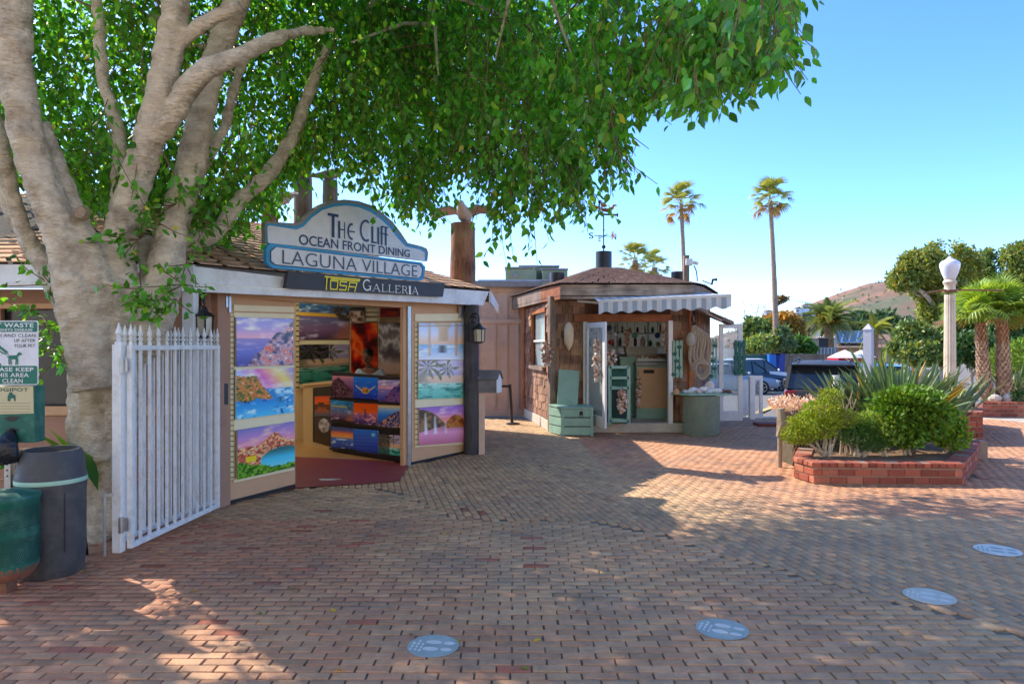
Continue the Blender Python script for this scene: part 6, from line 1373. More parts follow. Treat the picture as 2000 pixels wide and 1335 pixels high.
for zz_ in range(26):
    for k in range(56):
        z_ = .215+zz_*.0145
        if .385 < z_ < .435: continue
        a = -2.6+k*.062+(.031 if zz_ % 2 else 0)
        p = gc+Vector((math.cos(a)*.2008, math.sin(a)*.2008, z_)); t1 = Vector((-math.sin(a),math.cos(a),0)); h_ = .0042
        if z_ > .435 and vnoise(np.array([a*2.2]), np.array([z_*9]), 1.0, 3)[0] > .9: continue
        mb.add([p+t1*h_*math.cos(q)+Vector((0,0,h_*math.sin(q))) for q in np.linspace(0,2*math.pi,7)[:-1]], [(0,1,2,3,4,5)])
mb.build('hole', mt['black'], gb, kind='stuff')
# pet waste station
st0 = Vector((-3.62,4.88,0)); pw = thing('pet_waste_station', 'green and white pet waste sign above a green bag dispenser on a steel post', 'sign', st0)
SP = Plane((-4.5,4.84),(-3,4.84))
mb = MB(); 
q0 = P(19,800,4.9); mb.box((q0.x,4.9,.85),(.045,.045,1.7)); mb.build('post', mt['steel'], pw)
mb = MB()
for k in range(22): mb.lathe((q0.x,4.9-.0232,.72+k*.042),[(.007,0),(.007,.001)],10,True,(0,-1,0))
mb.build('hole', mt['black'], pw, kind='stuff')
def rrect(x0, y0, x1, y1, r, n=5):
    o = []
    for cx, cy, a0 in ((x1-r,y0+r,-90),(x1-r,y1-r,0),(x0+r,y1-r,90),(x0+r,y0+r,180)):
        for i in range(n+1): a = R(a0+90*i/n); o.append((cx+r*math.cos(a), cy+r*math.sin(a)))
    return o
mt['green_ink'] = M('sign_green', S8(26,112,92), .45, .06, 5, .02)
sgn = qprism(MB(), SP, rrect(-33,626,75,751.5,5), 0, .004).build('sign', mt['signwhite'], pw)
mb = MB(); N_ = SP.n
for y0, y1 in ((628,648),(714,749.5)): MB().poly([SP.w(x, y, .0015) for x, y in rrect(-31,y0,73,y1,3)]).build('band', mt['green_ink'], sgn)
def wq(x0,y0,x1,y1): return [SP.w(x0,y0,.0015), SP.w(x1,y0,.0015), SP.w(x1,y1,.0015), SP.w(x0,y1,.0015)]
mb = MB(); flat_text(mb, 'PET WASTE', wq(-24,630.5,66,639), N_, 1.05, .02, .0015); flat_text(mb, 'TRANSMITS DISEASE', wq(-26,641.5,64,646.5), N_, 1.05, .015, .0015)
for t_, x0, x1, y0, y1 in (('PLEASE KEEP',-25,66,717,725),('THIS AREA',-14,57,728,736),('CLEAN',5,45,739,747.5)): flat_text(mb, t_, wq(x0,y0,x1,y1), N_, 1.05, .02, .0015)
mb.build('lettering', mt['signwhite'], sgn)
mb = MB(); 
for t_, x0, x1, y0, y1 in (('LEASH AND CLEAN',-27,69.5,651.5,658),('UP AFTER',28,69,661.5,668),('YOUR PET',28,69,671.5,678)): flat_text(mb, t_, wq(x0,y0,x1,y1), N_, 1.05, .0, .0015)
mb.build('lettering', M('dark_letters', S8(60,62,62), .5, .05, 5, 0), sgn)
dg_ = wq(16,686,44,712)
mb = MB(); flat_poly(mb, [(0,.46),(.1,.7),(.62,.72),(.68,.60),(.62,.40),(.25,.42),(.12,.52)], dg_, N_, .0015); flat_poly(mb, [(.6,.72),(.7,.9),(.82,.95),(.98,.82),(.95,.74),(.8,.72),(.7,.58)], dg_, N_, .0017)
flat_strokes(mb, [(.09,[(.10,.55),(.06,.3),(.10,.02)]),(.09,[(.22,.5),(.20,.25),(.24,.02)]),(.09,[(.58,.5),(.56,.02)]),(.08,[(.66,.52),(.67,.02)]),(.06,[(.04,.55),(-.08,.66)])], dg_, N_, .0019)
hd = wq(-30,668,16,715); flat_strokes(mb, [(.10,[(.45,.98),(.75,.72),(.95,.58)]),(.05,[(.5,.78),(.72,.58),(.92,.50)]),(.02,[(.95,.58),(1.05,.42),(1.12,.30)]),(.16,[(.3,.9),(.3,.4)]),(.1,[(.3,.4),(.36,.0)]),(.1,[(.26,.4),(.55,.14),(.68,.06)])], hd, N_, .0015)
mb.build('pictogram', mt['green_ink'], sgn)
dsp = qprism(MB(), SP, [(-30,753),(68,753),(68,864),(-30,864)], -.012, .11).build('dispenser', mt['binGreen'], pw, bevel=.006)
mb = MB(); mb.poly([SP.w(*p, -.009) for p in [(-29,753.5),(65,753.5),(66,807),(-29,809)]]); mb.build('label_plate', M('label_tan', S8(206,192,150), .6, .06, 6, .03), dsp)
mb = MB(); flat_text(mb, 'DOGIPOT', [SP.w(-20,757,-.008),SP.w(56,757,-.008),SP.w(56,764,-.008),SP.w(-20,764,-.008)], N_, 1.05, .02, .001)
for y_ in (786,792,797,803): flat_strokes(mb, [(.35,[(0,.5),(1,.5)])], [SP.w(-25,y_,-.008),SP.w(60,y_,-.008),SP.w(60,y_+1.6,-.008),SP.w(-25,y_+1.6,-.008)], N_, .001)
flat_poly(mb, [(.2,0),(.2,.5),(.35,.9),(.5,.95),(.62,.7),(.8,.6),(.8,0),(.7,0),(.66,.3),(.45,.3),(.4,0)], [SP.w(10,764,-.008),SP.w(36,764,-.008),SP.w(36,783,-.008),SP.w(10,783,-.008)], N_, .001)
mb.build('lettering', mt['teal_dk'], dsp)
mb = MB(); mb.poly([SP.w(*p, -.0085) for p in [(8,817),(20,812),(40,813),(28,822),(18,822)]]); mb.poly([SP.w(*p, -.0085) for p in [(8,840),(22,834),(40,838),(26,844)]]); mb.build('slot', mt['black'], dsp)
mt['bag'] = M('black_plastic_film', (.012,.012,.016), .22, .3, 10, .6, 30)
q = SP.w(20,842,.0); mb = MB(); mb.tube([SP.w(25,838,-.01), SP.w(20,850,.02), SP.w(10,870,.05), SP.w(12,890,.05), SP.w(16,904,.04)], [.012,.05,.085,.09,.07], 14, True, .25, 4, .6); solo(mb, 'waste_bag', mt['bag'], 'black plastic bag pulled from the green dispenser', 'bag', q, smooth=True)
# leafy plant behind the barrel
mt['bigleaf'] = leafmat('broad_leaf', trans=.4, rough=.35, attr='object')
def broad_leaf_mesh(L=1.0, W=.3, bend=.35, n=8, fold=.12):
    vs = []; fs = []
    for i in range(n+1):
        t = i/n; w_ = W*math.sin(math.pi*min(1,(t*.93+.06))**.85)*.5; y_ = L*t; z_ = -bend*t*t*L
        vs += [(-w_,y_,z_+fold*w_),(0,y_,z_-fold*w_),(w_,y_,z_+fold*w_)]
    for i in range(n):
        o = i*3; fs += [(o,o+1,o+4,o+3),(o+1,o+2,o+5,o+4)]
    me = bpy.data.meshes.new('leaf'); me.from_pydata(vs, [], fs); me.polygons.foreach_set('use_smooth', [True]*len(fs)); return me
blm = broad_leaf_mesh(); blm.materials.append(mt['bigleaf'])
def rosette(root, c, n, L, up0, up1, colr_, seed, me_=None, az=None):
    q = random.Random(seed)
    for k in range(n):
        a = q.uniform(0,6.28) if az is None else q.uniform(*az); e = R(q.uniform(up0, up1)); s = L*q.uniform(.65,1.1); g = q.uniform(.7,1.3)
        d = Vector((math.cos(a)*math.cos(e), math.sin(a)*math.cos(e), math.sin(e))); qq = d.to_track_quat('Y','Z')
        inst('leaf', me_ or blm, root, Vector(c)+Vector((q.uniform(-.06,.06),q.uniform(-.06,.06),0)), qq.to_euler(), (s,s,s), tuple(x*g for x in colr_))
pl = thing('leafy_plant', 'broad leaved green plant growing between the barrel and the tan wall', 'plant', (-3.72,5.9,0))
MB().tube([(-3.72,5.9,0),(-3.74,5.9,.5)],.03,8).build('stem', mt['leaf_dry'], pl); rosette(pl, (-3.74,5.9,.5), 10, .55, 25, 80, S8(110,150,50), 3)
pl = thing('leafy_plant', 'single dark green leaf plant poking out right of the barrel', 'plant', (-3.3,5.28,.6))
q = Vector((.55,-.35,-.28)).to_track_quat('Y','Z').to_euler(); inst('leaf', blm, pl, (-3.36,5.3,.82), q, (.36,.36,.36), S8(50,90,30)); MB().tube([(-3.36,5.4,.0),(-3.37,5.32,.5),(-3.36,5.3,.82)],.012,6).build('stem', mt['leaf_dry'], pl)
pl = thing('leafy_plant', 'low green leaves at the left frame edge behind the litter bin', 'plant', (-3.95,5.3,0)); rosette(pl, (-3.95,5.25,.7), 7, .4, 0, 70, S8(70,120,40), 8)
# ================================================================ PLANTERS
mt['wallbrick'] = M('planter_brick', (.85,.85,.85), .85, .0, 10, .5, 70, col2=(1.15,1.1,1.08), attr='object', dirt=.35, dirtcol=S8(120,84,70), dscale=5)
mt['wallmortar'] = M('planter_mortar', S8(156,136,120), .95, .15, 8, .4); mt['soil'] = M('soil', S8(106,82,62), .95, .4, 5, .8, 40, col2=S8(150,120,92))
def brick_me(l, w, h, b=.004):
    x, y, z = l/2, w/2, h/2; vs = []
    for s, k in ((-1,0),(1,0)):
        pass
    m_ = MB(); m_.prism([(-x,-y+b,-z+b),(x,-y+b,-z+b),(x,-y+b,z-b),(-x,-y+b,z-b)],(0,w-b,0)); m_.add([(-x+b,-y,-z+2*b),(x-b,-y,-z+2*b),(x-b,-y,z-2*b),(-x+b,-y,z-2*b),(-x,-y+b,-z+b),(x,-y+b,-z+b),(x,-y+b,z-b),(-x,-y+b,z-b)],[(0,1,2,3),(4,5,1,0),(5,6,2,1),(6,7,3,2),(7,4,0,3)])
    me = bpy.data.meshes.new('brick'); me.from_pydata(m_.v, [], m_.f); me.materials.append(mt['wallbrick']); return me
BST = brick_me(.178,.09,.084); BHD = brick_me(.086,.20,.078,.010)
rb2 = random.Random(17)
def bcol(k=1): 
    c = rb2.choice([S8(172,96,74),S8(160,86,68),S8(186,116,90),S8(146,80,64)]); g = rb2.uniform(.8,1.15)*k; return tuple(x*g for x in c)
def brick_wall(root, a, b, courses, z0=.0, cap=True, k=1, off=0):
    a = Vector((*a,0)); b = Vector((*b,0)); L = (b-a).length; u = (b-a)/L; n = Vector((u.y,-u.x,0)); rz = math.atan2(u.y,u.x)
    for c in range(courses):
        z = z0+.006+.045+c*.092; m_ = max(1, round(L/.186)); st = L/m_
        shift = (.5 if (c+off) % 2 else 0)
        for i in range(m_+(1 if shift else 0)):
            t0 = max(0,(i-shift)*st); t1 = min(L,(i+1-shift)*st)
            if t1-t0 < .03: continue
            p = a+u*(t0+t1)/2+n*(rb2.uniform(-.002,.003)-.045)
            inst('brick', BST, root, (p.x,p.y,z), (rb2.uniform(-.01,.01),0,rz+rb2.uniform(-.01,.01)), ((t1-t0-.008)/.178,1,1), bcol(k))
    if cap:
        z = z0+courses*.092+.048; m_ = max(1, round(L/.0915)); st = L/m_
        for i in range(m_):
            p = a+u*(i+.5)*st+n*(.014-.10+rb2.uniform(-.003,.003)); inst('brick', BHD, root, (p.x,p.y,z+rb2.uniform(-.002,.002)), (0,0,rz), ((st-.006)/.086,1,1), bcol(k))
def planter(name, label, poly, courses, vis, z0=0, soil=-.03, k=1):
    root = thing(name, label, 'planter', (*poly[0],0), 'brick planters'); pc = Vector((sum(p[0] for p in poly)/len(poly), sum(p[1] for p in poly)/len(poly), 0)); H_ = z0+courses*.092+.088
    core = MB(); n_ = len(poly)
    for i in range(n_):
        a, b = Vector((*poly[i],0)), Vector((*poly[(i+1) % n_],0)); u = (b-a).normalized(); nn = Vector((u.y,-u.x,0)); 
        core.prism([a-nn*.012-u*.0+Vector((0,0,-.05)), b-nn*.012+Vector((0,0,-.05)), b-nn*.012+Vector((0,0,H_-.012)), a-nn*.012+Vector((0,0,H_-.012))], nn*-.17)
    core.build('mortar', mt['wallmortar'], root)
    so = MB(); pp_ = [Vector((*p,0)).lerp(pc,.06) for p in poly]; so.poly([(p.x,p.y,H_+soil) for p in pp_]); 
    so.build('soil', mt['soil'], root)
    for i in vis: brick_wall(root, poly[i], poly[(i+1) % n_], courses, z0, True, k, i)
    return root, H_
P0 = [(3.60,8.14),(5.32,8.06),(6.26,9.2),(6.95,10.15),(4.35,10.2),(3.52,8.52)]
pl1, H1 = planter('brick_planter', 'angular red brick planter full of shrubs in front on the sunny paving', P0, 2, (0,1,2,4,5))
P1_ = [(6.35,10.9),(7.72,11.25),(9.35,13.6),(9.0,15.2),(6.4,14.2)]
P1_ = [(6.55,11.55),(7.93,11.5),(9.65,14.0),(9.3,15.3),(6.7,14.6)]
pl2, H2 = planter('brick_planter', 'taller dark red brick planter with a sloping edge behind the front one at the right', P1_, 5, (0,1,4), k=.9)
P2_ = [(10.75,15.8),(14.4,15.6),(14.6,18.5),(10.9,18.6)]
pl3, H3 = planter('brick_planter', 'low brick planter holding the two fan palms at the right edge', P2_, 3, (0,3), k=.95)
# ---- shrubs: clipped and loose
def shrub(name, label, base, blobs, n, size, col_, seed, cat='shrub', group=None, stems=4, gap=.42, wide=1.1, flatup=.4, mat=None, inner=.5, tipup=.35):
    root = thing(name, label, cat, base, group); r = np.random.default_rng(seed); p = blob_points(blobs, n, r, inner, gap, 2.5/max(.3,blobs[0][1][0]), seed)
    c = np.mean([np.array(b[0]) for b in blobs], 0); t = (p-c)*.8; t /= np.linalg.norm(t,axis=1)[:,None]+1e-6; t += r.normal(size=p.shape)*.7; t[:,2] += tipup
    cols_ = leafcols(n, col_, .32, r, p*3); yy_ = r.random(n) < .08; cols_[yy_] *= np.array([1.5,1.35,.9])
    leaf_cloud('foliage', p, t, size*(.7+.6*r.random(n)), np.clip(cols_,0,1), mat or mt['leaf_dry'], root, kind='stuff', wide=wide, seed=seed, flatup=flatup)
    q = random.Random(seed); mb = MB(); b0 = Vector(base)
    for k in range(stems):
        e = Vector(blobs[k % len(blobs)][0])+Vector((q.uniform(-.3,.3)*blobs[k % len(blobs)][1][0], q.uniform(-.3,.3)*blobs[k % len(blobs)][1][1], 0)); s_ = b0+Vector((q.uniform(-.06,.06),q.uniform(-.06,.06),-.02)); d_ = (e-s_).length
        mb.tube([s_, s_.lerp(e,.5)+Vector((q.uniform(-.08,.08)*d_,q.uniform(-.08,.08)*d_,0)), e], [.016+.016*d_*.4,.012+.01*d_*.4,.006], 6)
    mb.build('stem', mt['bark'], root, smooth=True); return root
zs = H1-.03
shrub('clipped_shrub', 'dense clipped glossy green shrub, largest in the front planter', (5.12,8.85,zs), [((5.12,8.85,.84),(.44,.42,.28)),((4.95,8.8,.68),(.30,.34,.26)),((5.28,8.8,.72),(.36,.36,.30)),((5.12,8.75,.98),(.38,.36,.14)),((5.02,8.7,.55),(.26,.25,.2))], 9500, .056, S8(100,136,42), 1, stems=6)
shrub('clipped_shrub', 'smaller shrub touching the right side of the large clipped one', (5.72,9.0,zs), [((5.68,9.0,.62),(.26,.26,.26)),((5.78,9.0,.48),(.22,.24,.2))], 2200, .045, S8(110,146,40), 2)
shrub('loose_shrub', 'yellow green loose shrub at the left corner of the front planter', (4.02,8.75,zs), [((3.98,8.75,.80),(.26,.24,.16)),((3.76,8.72,.66),(.24,.22,.13)),((4.22,8.8,.72),(.24,.22,.14)),((4.1,8.8,.98),(.16,.16,.12)),((3.58,8.65,.52),(.17,.16,.12)),((3.7,8.7,.52),(.2,.18,.12)),((3.95,8.75,.58),(.2,.18,.12))], 6400, .036, S8(138,156,44), 3, stems=8, gap=.46, wide=.8)
shrub('juniper_shrub', 'dark low feathery shrub between the yellow and the clipped shrubs', (4.42,8.7,zs), [((4.42,8.7,.50),(.26,.22,.16)),((4.62,8.7,.44),(.2,.2,.13))], 2600, .04, S8(70,112,44), 4, wide=.4)
shrub('small_shrub', 'pale leaved small shrub just left of the clipped shrub', (4.74,8.72,zs), [((4.74,8.72,.58),(.2,.2,.2)),((4.66,8.85,.68),(.2,.2,.12))], 1700, .045, S8(140,168,70), 5)
mb = MB(); q = random.Random(2)
for k in range(7):
    b_ = Vector((4.32+q.uniform(-.1,.1),8.85,zs)); e_ = b_+Vector((q.uniform(-.25,.3),q.uniform(-.1,.1),q.uniform(.5,.85))); mb.tube([b_, b_.lerp(e_,.5)+Vector((q.uniform(-.05,.05),0,0)), e_],[.014,.010,.004],6)
    for j in range(3): m_ = b_.lerp(e_,q.uniform(.5,.9)); mb.tube([m_, m_+Vector((q.uniform(-.12,.12),q.uniform(-.08,.08),q.uniform(.08,.2)))],[.007,.002],5)
solo(mb, 'bare_shrub', M('pale_twig', S8(190,166,140), .8, .15, 12, .1), 'bare pale branching stems rising from the front planter beside the yellow shrub', 'shrub', (4.32,8.85,zs))
# bird of paradise clump: stiff long leaves
mt['blade'] = leafmat('blade_leaf', trans=.12, rough=.38, attr='object', gloss=.6)
bl2 = broad_leaf_mesh(1.0,.095,.06,7,.5); bl2.materials.append(mt['blade']); bl3 = broad_leaf_mesh(1.0,.075,.28,7,.4); bl3.materials.append(mt['blade'])
def spiky(name, label, c, n, L, seed, col_, e0=15, e1=88, az=(0,6.283), stalk=True, base_r=.16, group=None):
    root = thing(name, label, 'plant', c, group); q = random.Random(seed); mb = MB()
    for k in range(n):
        e = R(e0+(e1-e0)*q.random()**.8); a = q.uniform(*az); d = Vector((math.cos(a)*math.cos(e), math.sin(a)*math.cos(e), math.sin(e))); s = L*q.uniform(.65,1.08); b_ = Vector(c)+Vector((math.cos(a)*base_r*q.random(), math.sin(a)*base_r*q.random(), 0))
        m_ = b_+d*s*.5; mb.tube([b_, m_], [.010,.006], 5, False); g = q.uniform(.65,1.35); qq = (d+Vector((0,0,q.uniform(-.1,.1)))).to_track_quat('Y','Z') @ Euler((0,q.uniform(-1.2,1.2),0)).to_quaternion()
        cc = tuple(x*g for x in col_)
        if q.random() < .06: cc = S8(190,150,60)
        inst('leaf', bl2 if q.random() < .7 else bl3, root, m_, qq.to_euler(), (s*.55,)*3, cc)
    mb.build('stalk', mt['leaf_dry'], root, kind='stuff'); return root
spiky('bird_of_paradise', 'big spiky clump of bird of paradise leaves behind the clipped shrub', (5.45,9.7,.3), 230, 1.15, 3, S8(104,130,90), 28, 88)
spiky('bird_of_paradise', 'spiky clump of stiff leaves fanning right toward the second planter', (6.2,10.0,.3), 80, 1.05, 4, S8(106,130,88), 42, 82, (-.3,2.4))
spiky('bird_of_paradise', 'spiky leaves arching left over the parked car corner', (4.95,9.75,.3), 90, 1.0, 5, S8(104,128,78), 40, 86, (.3,3.0))
# netted pot with dried flowers on a post at the left of the planter
nt = thing('netted_planter', 'tall net wrapped planter topped with pale pink succulent blooms left of the brick planter', 'planter', (3.95,9.55,0))
q0 = P(1523,912,9.28); mb = MB(); mb.tube([(q0.x,9.28,0),(q0.x,9.28,.55)],.032,10); mb.tube([(q0.x,9.28,.42),(q0.x+.02,9.28,.6),(q0.x,9.28,.80)],[.045,.06,.055],10,True,.5,2); mb.build('post', mt['rope'], nt)
x0_, x1_ = P(1548,0,9.4).x, P(1640,0,9.4).x; MB().box(((x0_+x1_)/2,9.6,.36),(x1_-x0_,.4,.70)).build('box', M('net_box', S8(96,86,70), .95, .3, 14, .6), nt)
mb = MB(); net_sheet(mb, lambda u, v: Vector((x0_+(x1_-x0_)*u, 9.385, .04+.70*v)), 16, 12, .008); mb.build('net', M('old_net', S8(170,160,140), .95, .2, 20, .4), nt)
r = np.random.default_rng(8); n_ = 1500; pp = np.stack([r.uniform(x0_-.18,x1_+.02,n_), r.uniform(9.36,9.9,n_), .74+.13*r.random(n_)*(.5+r.random(n_))],-1); tt = r.normal(size=(n_,3))*.7; tt[:,2] += .8
cc = np.where((r.random(n_) < .6)[:,None], np.array(S8(238,218,210))[None], np.array(S8(206,160,140))[None])*(.8+.3*r.random(n_))[:,None]
leaf_cloud('bloom', pp, tt, .05, np.clip(cc,0,1), mt['leaf_dry'], nt, kind='stuff', wide=.8, seed=8)
mb = MB(); q1 = P(1635,805,9.9); mb.box((q1.x,9.95,.62),(.07,.07,1.2)); solo(mb, 'white_post', mt['white'], 'white square post standing behind the bare stems in the planter', 'post', (q1.x,9.95,0))
# second planter: low yellow flowers, box light
shrub('small_shrub', 'yellow green low shrub on the taller brick planter', (7.3,12.0,H2), [((7.25,12.0,H2+.12),(.36,.22,.18)),((7.6,12.1,H2+.08),(.2,.16,.12))], 1600, .05, S8(170,176,50), 11)
shrub('flowering_shrub', 'small orange flowered shrub beside the white box on the taller planter', (7.95,12.1,H2), [((7.95,12.1,H2+.14),(.2,.18,.16))], 700, .045, S8(120,130,50), 12)
lb = thing('floodlight', 'white box floodlight on the edge of the taller brick planter', 'light', (8.25,12.2,H2)); MB().box((8.22,12.15,H2+.17),(.15,.14,.16), R(20), ).build('housing', mt['white'], lb, bevel=.01); MB().tube([(8.22,12.15,H2-.02),(8.22,12.15,H2+.1)],.02,8).build('stake', mt['iron'], lb); MB().box((8.20,12.075,H2+.17),(.11,.01,.12), R(20)).build('lens', mt['lampglass'], lb)
# fan palms at the right
mt['frond'] = leafmat('palm_frond', trans=.3, rough=.4, attr='object', gloss=.5)
def fan_mesh(nseg=18, pet=.9, L=1.0, spread=2.5, droop=.25):
    vs = []; fs = []
    vs += [(-.018,0,0),(.018,0,0),(.010,pet,.02),(-.010,pet,.02)]; fs.append((0,1,2,3))
    for k in range(nseg):
        a = -spread/2+spread*k/(nseg-1); l_ = L*(1-.22*abs(a)/1.25); w_ = .060*L; d = (math.sin(a), math.cos(a)); nrm = (d[1],-d[0]); o = len(vs)
        for t, ww, zz_ in ((0,.006,0),(.45,w_,.03),(.8,w_*.6,-droop*.35),(1.0,.002,-droop*(.8+.5*abs(math.sin(k*7))))):
            cx_, cy_2 = d[0]*l_*t, pet+d[1]*l_*t; vs += [(cx_-nrm[0]*ww, cy_2-nrm[1]*ww, zz_), (cx_+nrm[0]*ww, cy_2+nrm[1]*ww, zz_)]
        for i in range(3): fs.append((o+2*i, o+2*i+1, o+2*i+3, o+2*i+2))
    me = bpy.data.meshes.new('frond'); me.from_pydata(vs, [], fs); me.materials.append(mt['frond']); return me
FAN = [fan_mesh(20,.62,1.0,2.7,.22), fan_mesh(18,.5,1.0,2.5,.45), fan_mesh(14,.4,1.0,1.8,.75)]
TF = [fan_mesh(13,.85,.8,2.3,.25), fan_mesh(11,1.05,.7,2.0,.35), fan_mesh(12,.6,.85,2.2,.3)]
mt['palmbark'] = M('palm_bark', S8(150,118,96), .9, .3, 9, .9, 26, col2=S8(200,176,150), attr='Col')
def fan_palm(name, label, base, top, r0, r1, nf, L, seed, col_=S8(140,170,60), dead=0, group=None, scaled=True, e0=-18, e1=82, fans=None):
    base = Vector(base); top = Vector(top); root = thing(name, label, 'palm tree', base, group); q = random.Random(seed); mb = MB()
    n_ = 10; 
    if scaled:
        mb.col = (.75,.6,.5); mb.tube([base.lerp(top,i/n_) for i in range(n_+1)],[r0+(r1-r0)*i/n_ for i in range(n_+1)],12,True,.06,seed)
        H_ = (top-base).length; rows = int(H_/.075)
        for j in range(rows):
            for k in range(11):
                t = (j+.3)/rows; a = 2*math.pi*(k+.5*(j % 2))/11+q.uniform(-.1,.1); rr_ = r0+(r1-r0)*t; p = base.lerp(top,t); d = Vector((math.cos(a),math.sin(a),0)); s = Vector((-d.y,d.x,0)); w_ = rr_*.32
                g = q.uniform(.75,1.25); mb.col = (g,g*.95,g*.88) if t < .72 else (g*.95,g*.70,g*.55)
                b_ = p+d*rr_*.98; mb.add([b_-s*w_, b_+s*w_, b_+d*.032+Vector((0,0,.085))+s*w_*.5, b_+d*.032+Vector((0,0,.085))-s*w_*.5, b_+d*.01+Vector((0,0,.11))], [(0,1,2,3),(3,2,4)])
    else:
        mb.col = (.85,.8,.75); n_ = 24; mb.tube([base.lerp(top,i/n_)+Vector((.006*(top.z-base.z)*math.sin(3*i/n_),0,0)) for i in range(n_+1)],[(r0+(r1-r0)*(i/n_))*(1.06 if i % 2 else 1) for i in range(n_+1)],9,True,.05,seed)
    mb.build('trunk', mt['palmbark'], root, smooth=not scaled)
    for k in range(nf):
        e = R(e0+(e1-e0)*((k+.5)/nf)**.8+q.uniform(-8,8)); a = k*2.39996+q.uniform(-.3,.3); d = Vector((math.cos(a)*math.cos(e), math.sin(a)*math.cos(e), math.sin(e))); s = L*q.uniform(.85,1.12); g = q.uniform(.7,1.3); cc = tuple(x*g for x in col_)
        if dead and k < dead: cc = tuple(x*g for x in S8(150,116,66))
        qq = d.to_track_quat('Y','Z') @ Euler((0,q.uniform(-.5,.5),0)).to_quaternion()
        inst('frond', fans[k % len(fans)] if fans else (FAN[0] if e > R(10) else FAN[1 if q.random() < .6 else 2]), root, top+d*.05, qq.to_euler(), (s,s,s), cc)
    return root
gp_ = 'pair of fan palms in the right planter'
zb = H3-.05
fan_palm('fan_palm', 'left palm of the pair with scaly trunk leaning slightly, beside the lamp post', P(1924,778,16.3), P(1914,632,16.3), .16,.095, 44, .60, 21, S8(136,160,62), 3, gp_, fans=[FAN[0],TF[0],TF[1],TF[0],TF[2]], e0=2, e1=86)
fan_palm('fan_palm', 'right palm of the pair with thicker straight scaly trunk', P(1962,782,16.2), P(1956,628,16.2), .17,.105, 46, .64, 22, S8(128,152,60), 3, gp_, fans=[FAN[0],TF[0],TF[1],TF[0],TF[2]], e0=0, e1=86)
spiky('yucca_plant', 'grey green spiky plant at the right edge beyond the palms', (12.0,16.4,H3), 60, .75, 31, S8(130,146,110), 5, 85)
shrub('small_shrub', 'low green tuft in the palm planter near the right edge', (11.9,16.0,H3), [((11.9,16.0,H3+.08),(.3,.16,.14))], 600, .05, S8(90,130,70), 33)
shrub('leafy_shrub', 'lush bright green shrub behind the palm planter at the right edge', (13.1,17.5,H3), [((13.2,17.6,1.25),(.9,.6,.55)),((13.6,17.8,.9),(.9,.6,.5))], 3000, .13, S8(120,150,60), 34, wide=.7)
mb = MB(); [mb.ell((11.35+k*.3,16.05,H3+.05),(.16,.13,.10),9,6,Euler((k,k*2,0)).to_matrix()) for k in range(2)]; solo(mb, 'pale_rock', M('pale_rock', S8(206,194,176), .9, .2, 5, .5), 'pale rocks at the foot of the right palm', 'rock', (11.35,16.05,H3))
# ---- lamp post
lp0 = P(1855,712,12.4); lx_, ly_ = lp0.x, 12.4; zl = lambda py: P(0,py,12.4).z
lp = thing('lamp_post', 'fluted concrete lamp post with white acorn globe right of the front planter', 'street lamp', (lx_,ly_,0))
mt['lampconc'] = M('lamp_concrete', S8(222,206,182), .8, .1, 6, .25, 80, dirt=.3, dirtcol=S8(160,130,100), dscale=4)
mb = MB(); nF = 16; prof = [(.15,.0),(.15,.3),(.125,.34),(.104,.40),(.100,1.2),(.088,zl(577)),(.088,zl(575))]
vs = []; fs = []; nk = nF*4
for r_, z_ in prof[3:]:
    for k in range(nk):
        a = 2*math.pi*k/nk; rr_ = r_*(1-.075*(1+math.cos(a*nF))/2); vs.append((lx_+rr_*math.cos(a), ly_+rr_*math.sin(a), z_))
for i in range(len(prof[3:])-1):
    for k in range(nk): fs.append((i*nk+k,i*nk+(k+1) % nk,(i+1)*nk+(k+1) % nk,(i+1)*nk+k))
mb.add(vs, fs); mb.build('shaft', mt['lampconc'], lp)
MB().lathe((lx_,ly_,0),prof[:4],24).build('base', mt['lampconc'], lp)
MB().lathe((lx_,ly_,0),[(.09,zl(570)),(.092,zl(563)),(.085,zl(558)),(.10,zl(555)),(.115,zl(551)),(.10,zl(548)),(.085,zl(546)),(.095,zl(544))],24).build('capital', mt['lampconc'], lp, smooth=True)
MB().lathe((lx_,ly_,0),[(.108,zl(571)),(.112,zl(569)),(.108,zl(566.5)),(.09,zl(566))],24).build('collar', mt['rust'], lp, smooth=True)
mb = MB(); mb.tube([P(1802,573,12.25),P(1845,566,12.38),(lx_,ly_,zl(567.5)),P(1868,566,12.42),P(1958,567,12.7)],.014,8); mb.build('crossbar', mt['rust'], lp)
mt['globe'] = M('white_globe', S8(232,232,240), .25, .02, 3, 0, spec=.5)
MB().lathe((lx_,ly_,0),[(.09,zl(545)),(.135,zl(533)),(.162,zl(521)),(.165,zl(515)),(.14,zl(510.5)),(.09,zl(507.5)),(.045,zl(504.5)),(.04,zl(503)),(.012,zl(500.5)),(.001,zl(500))],28).build('globe', mt['globe'], lp, smooth=True)
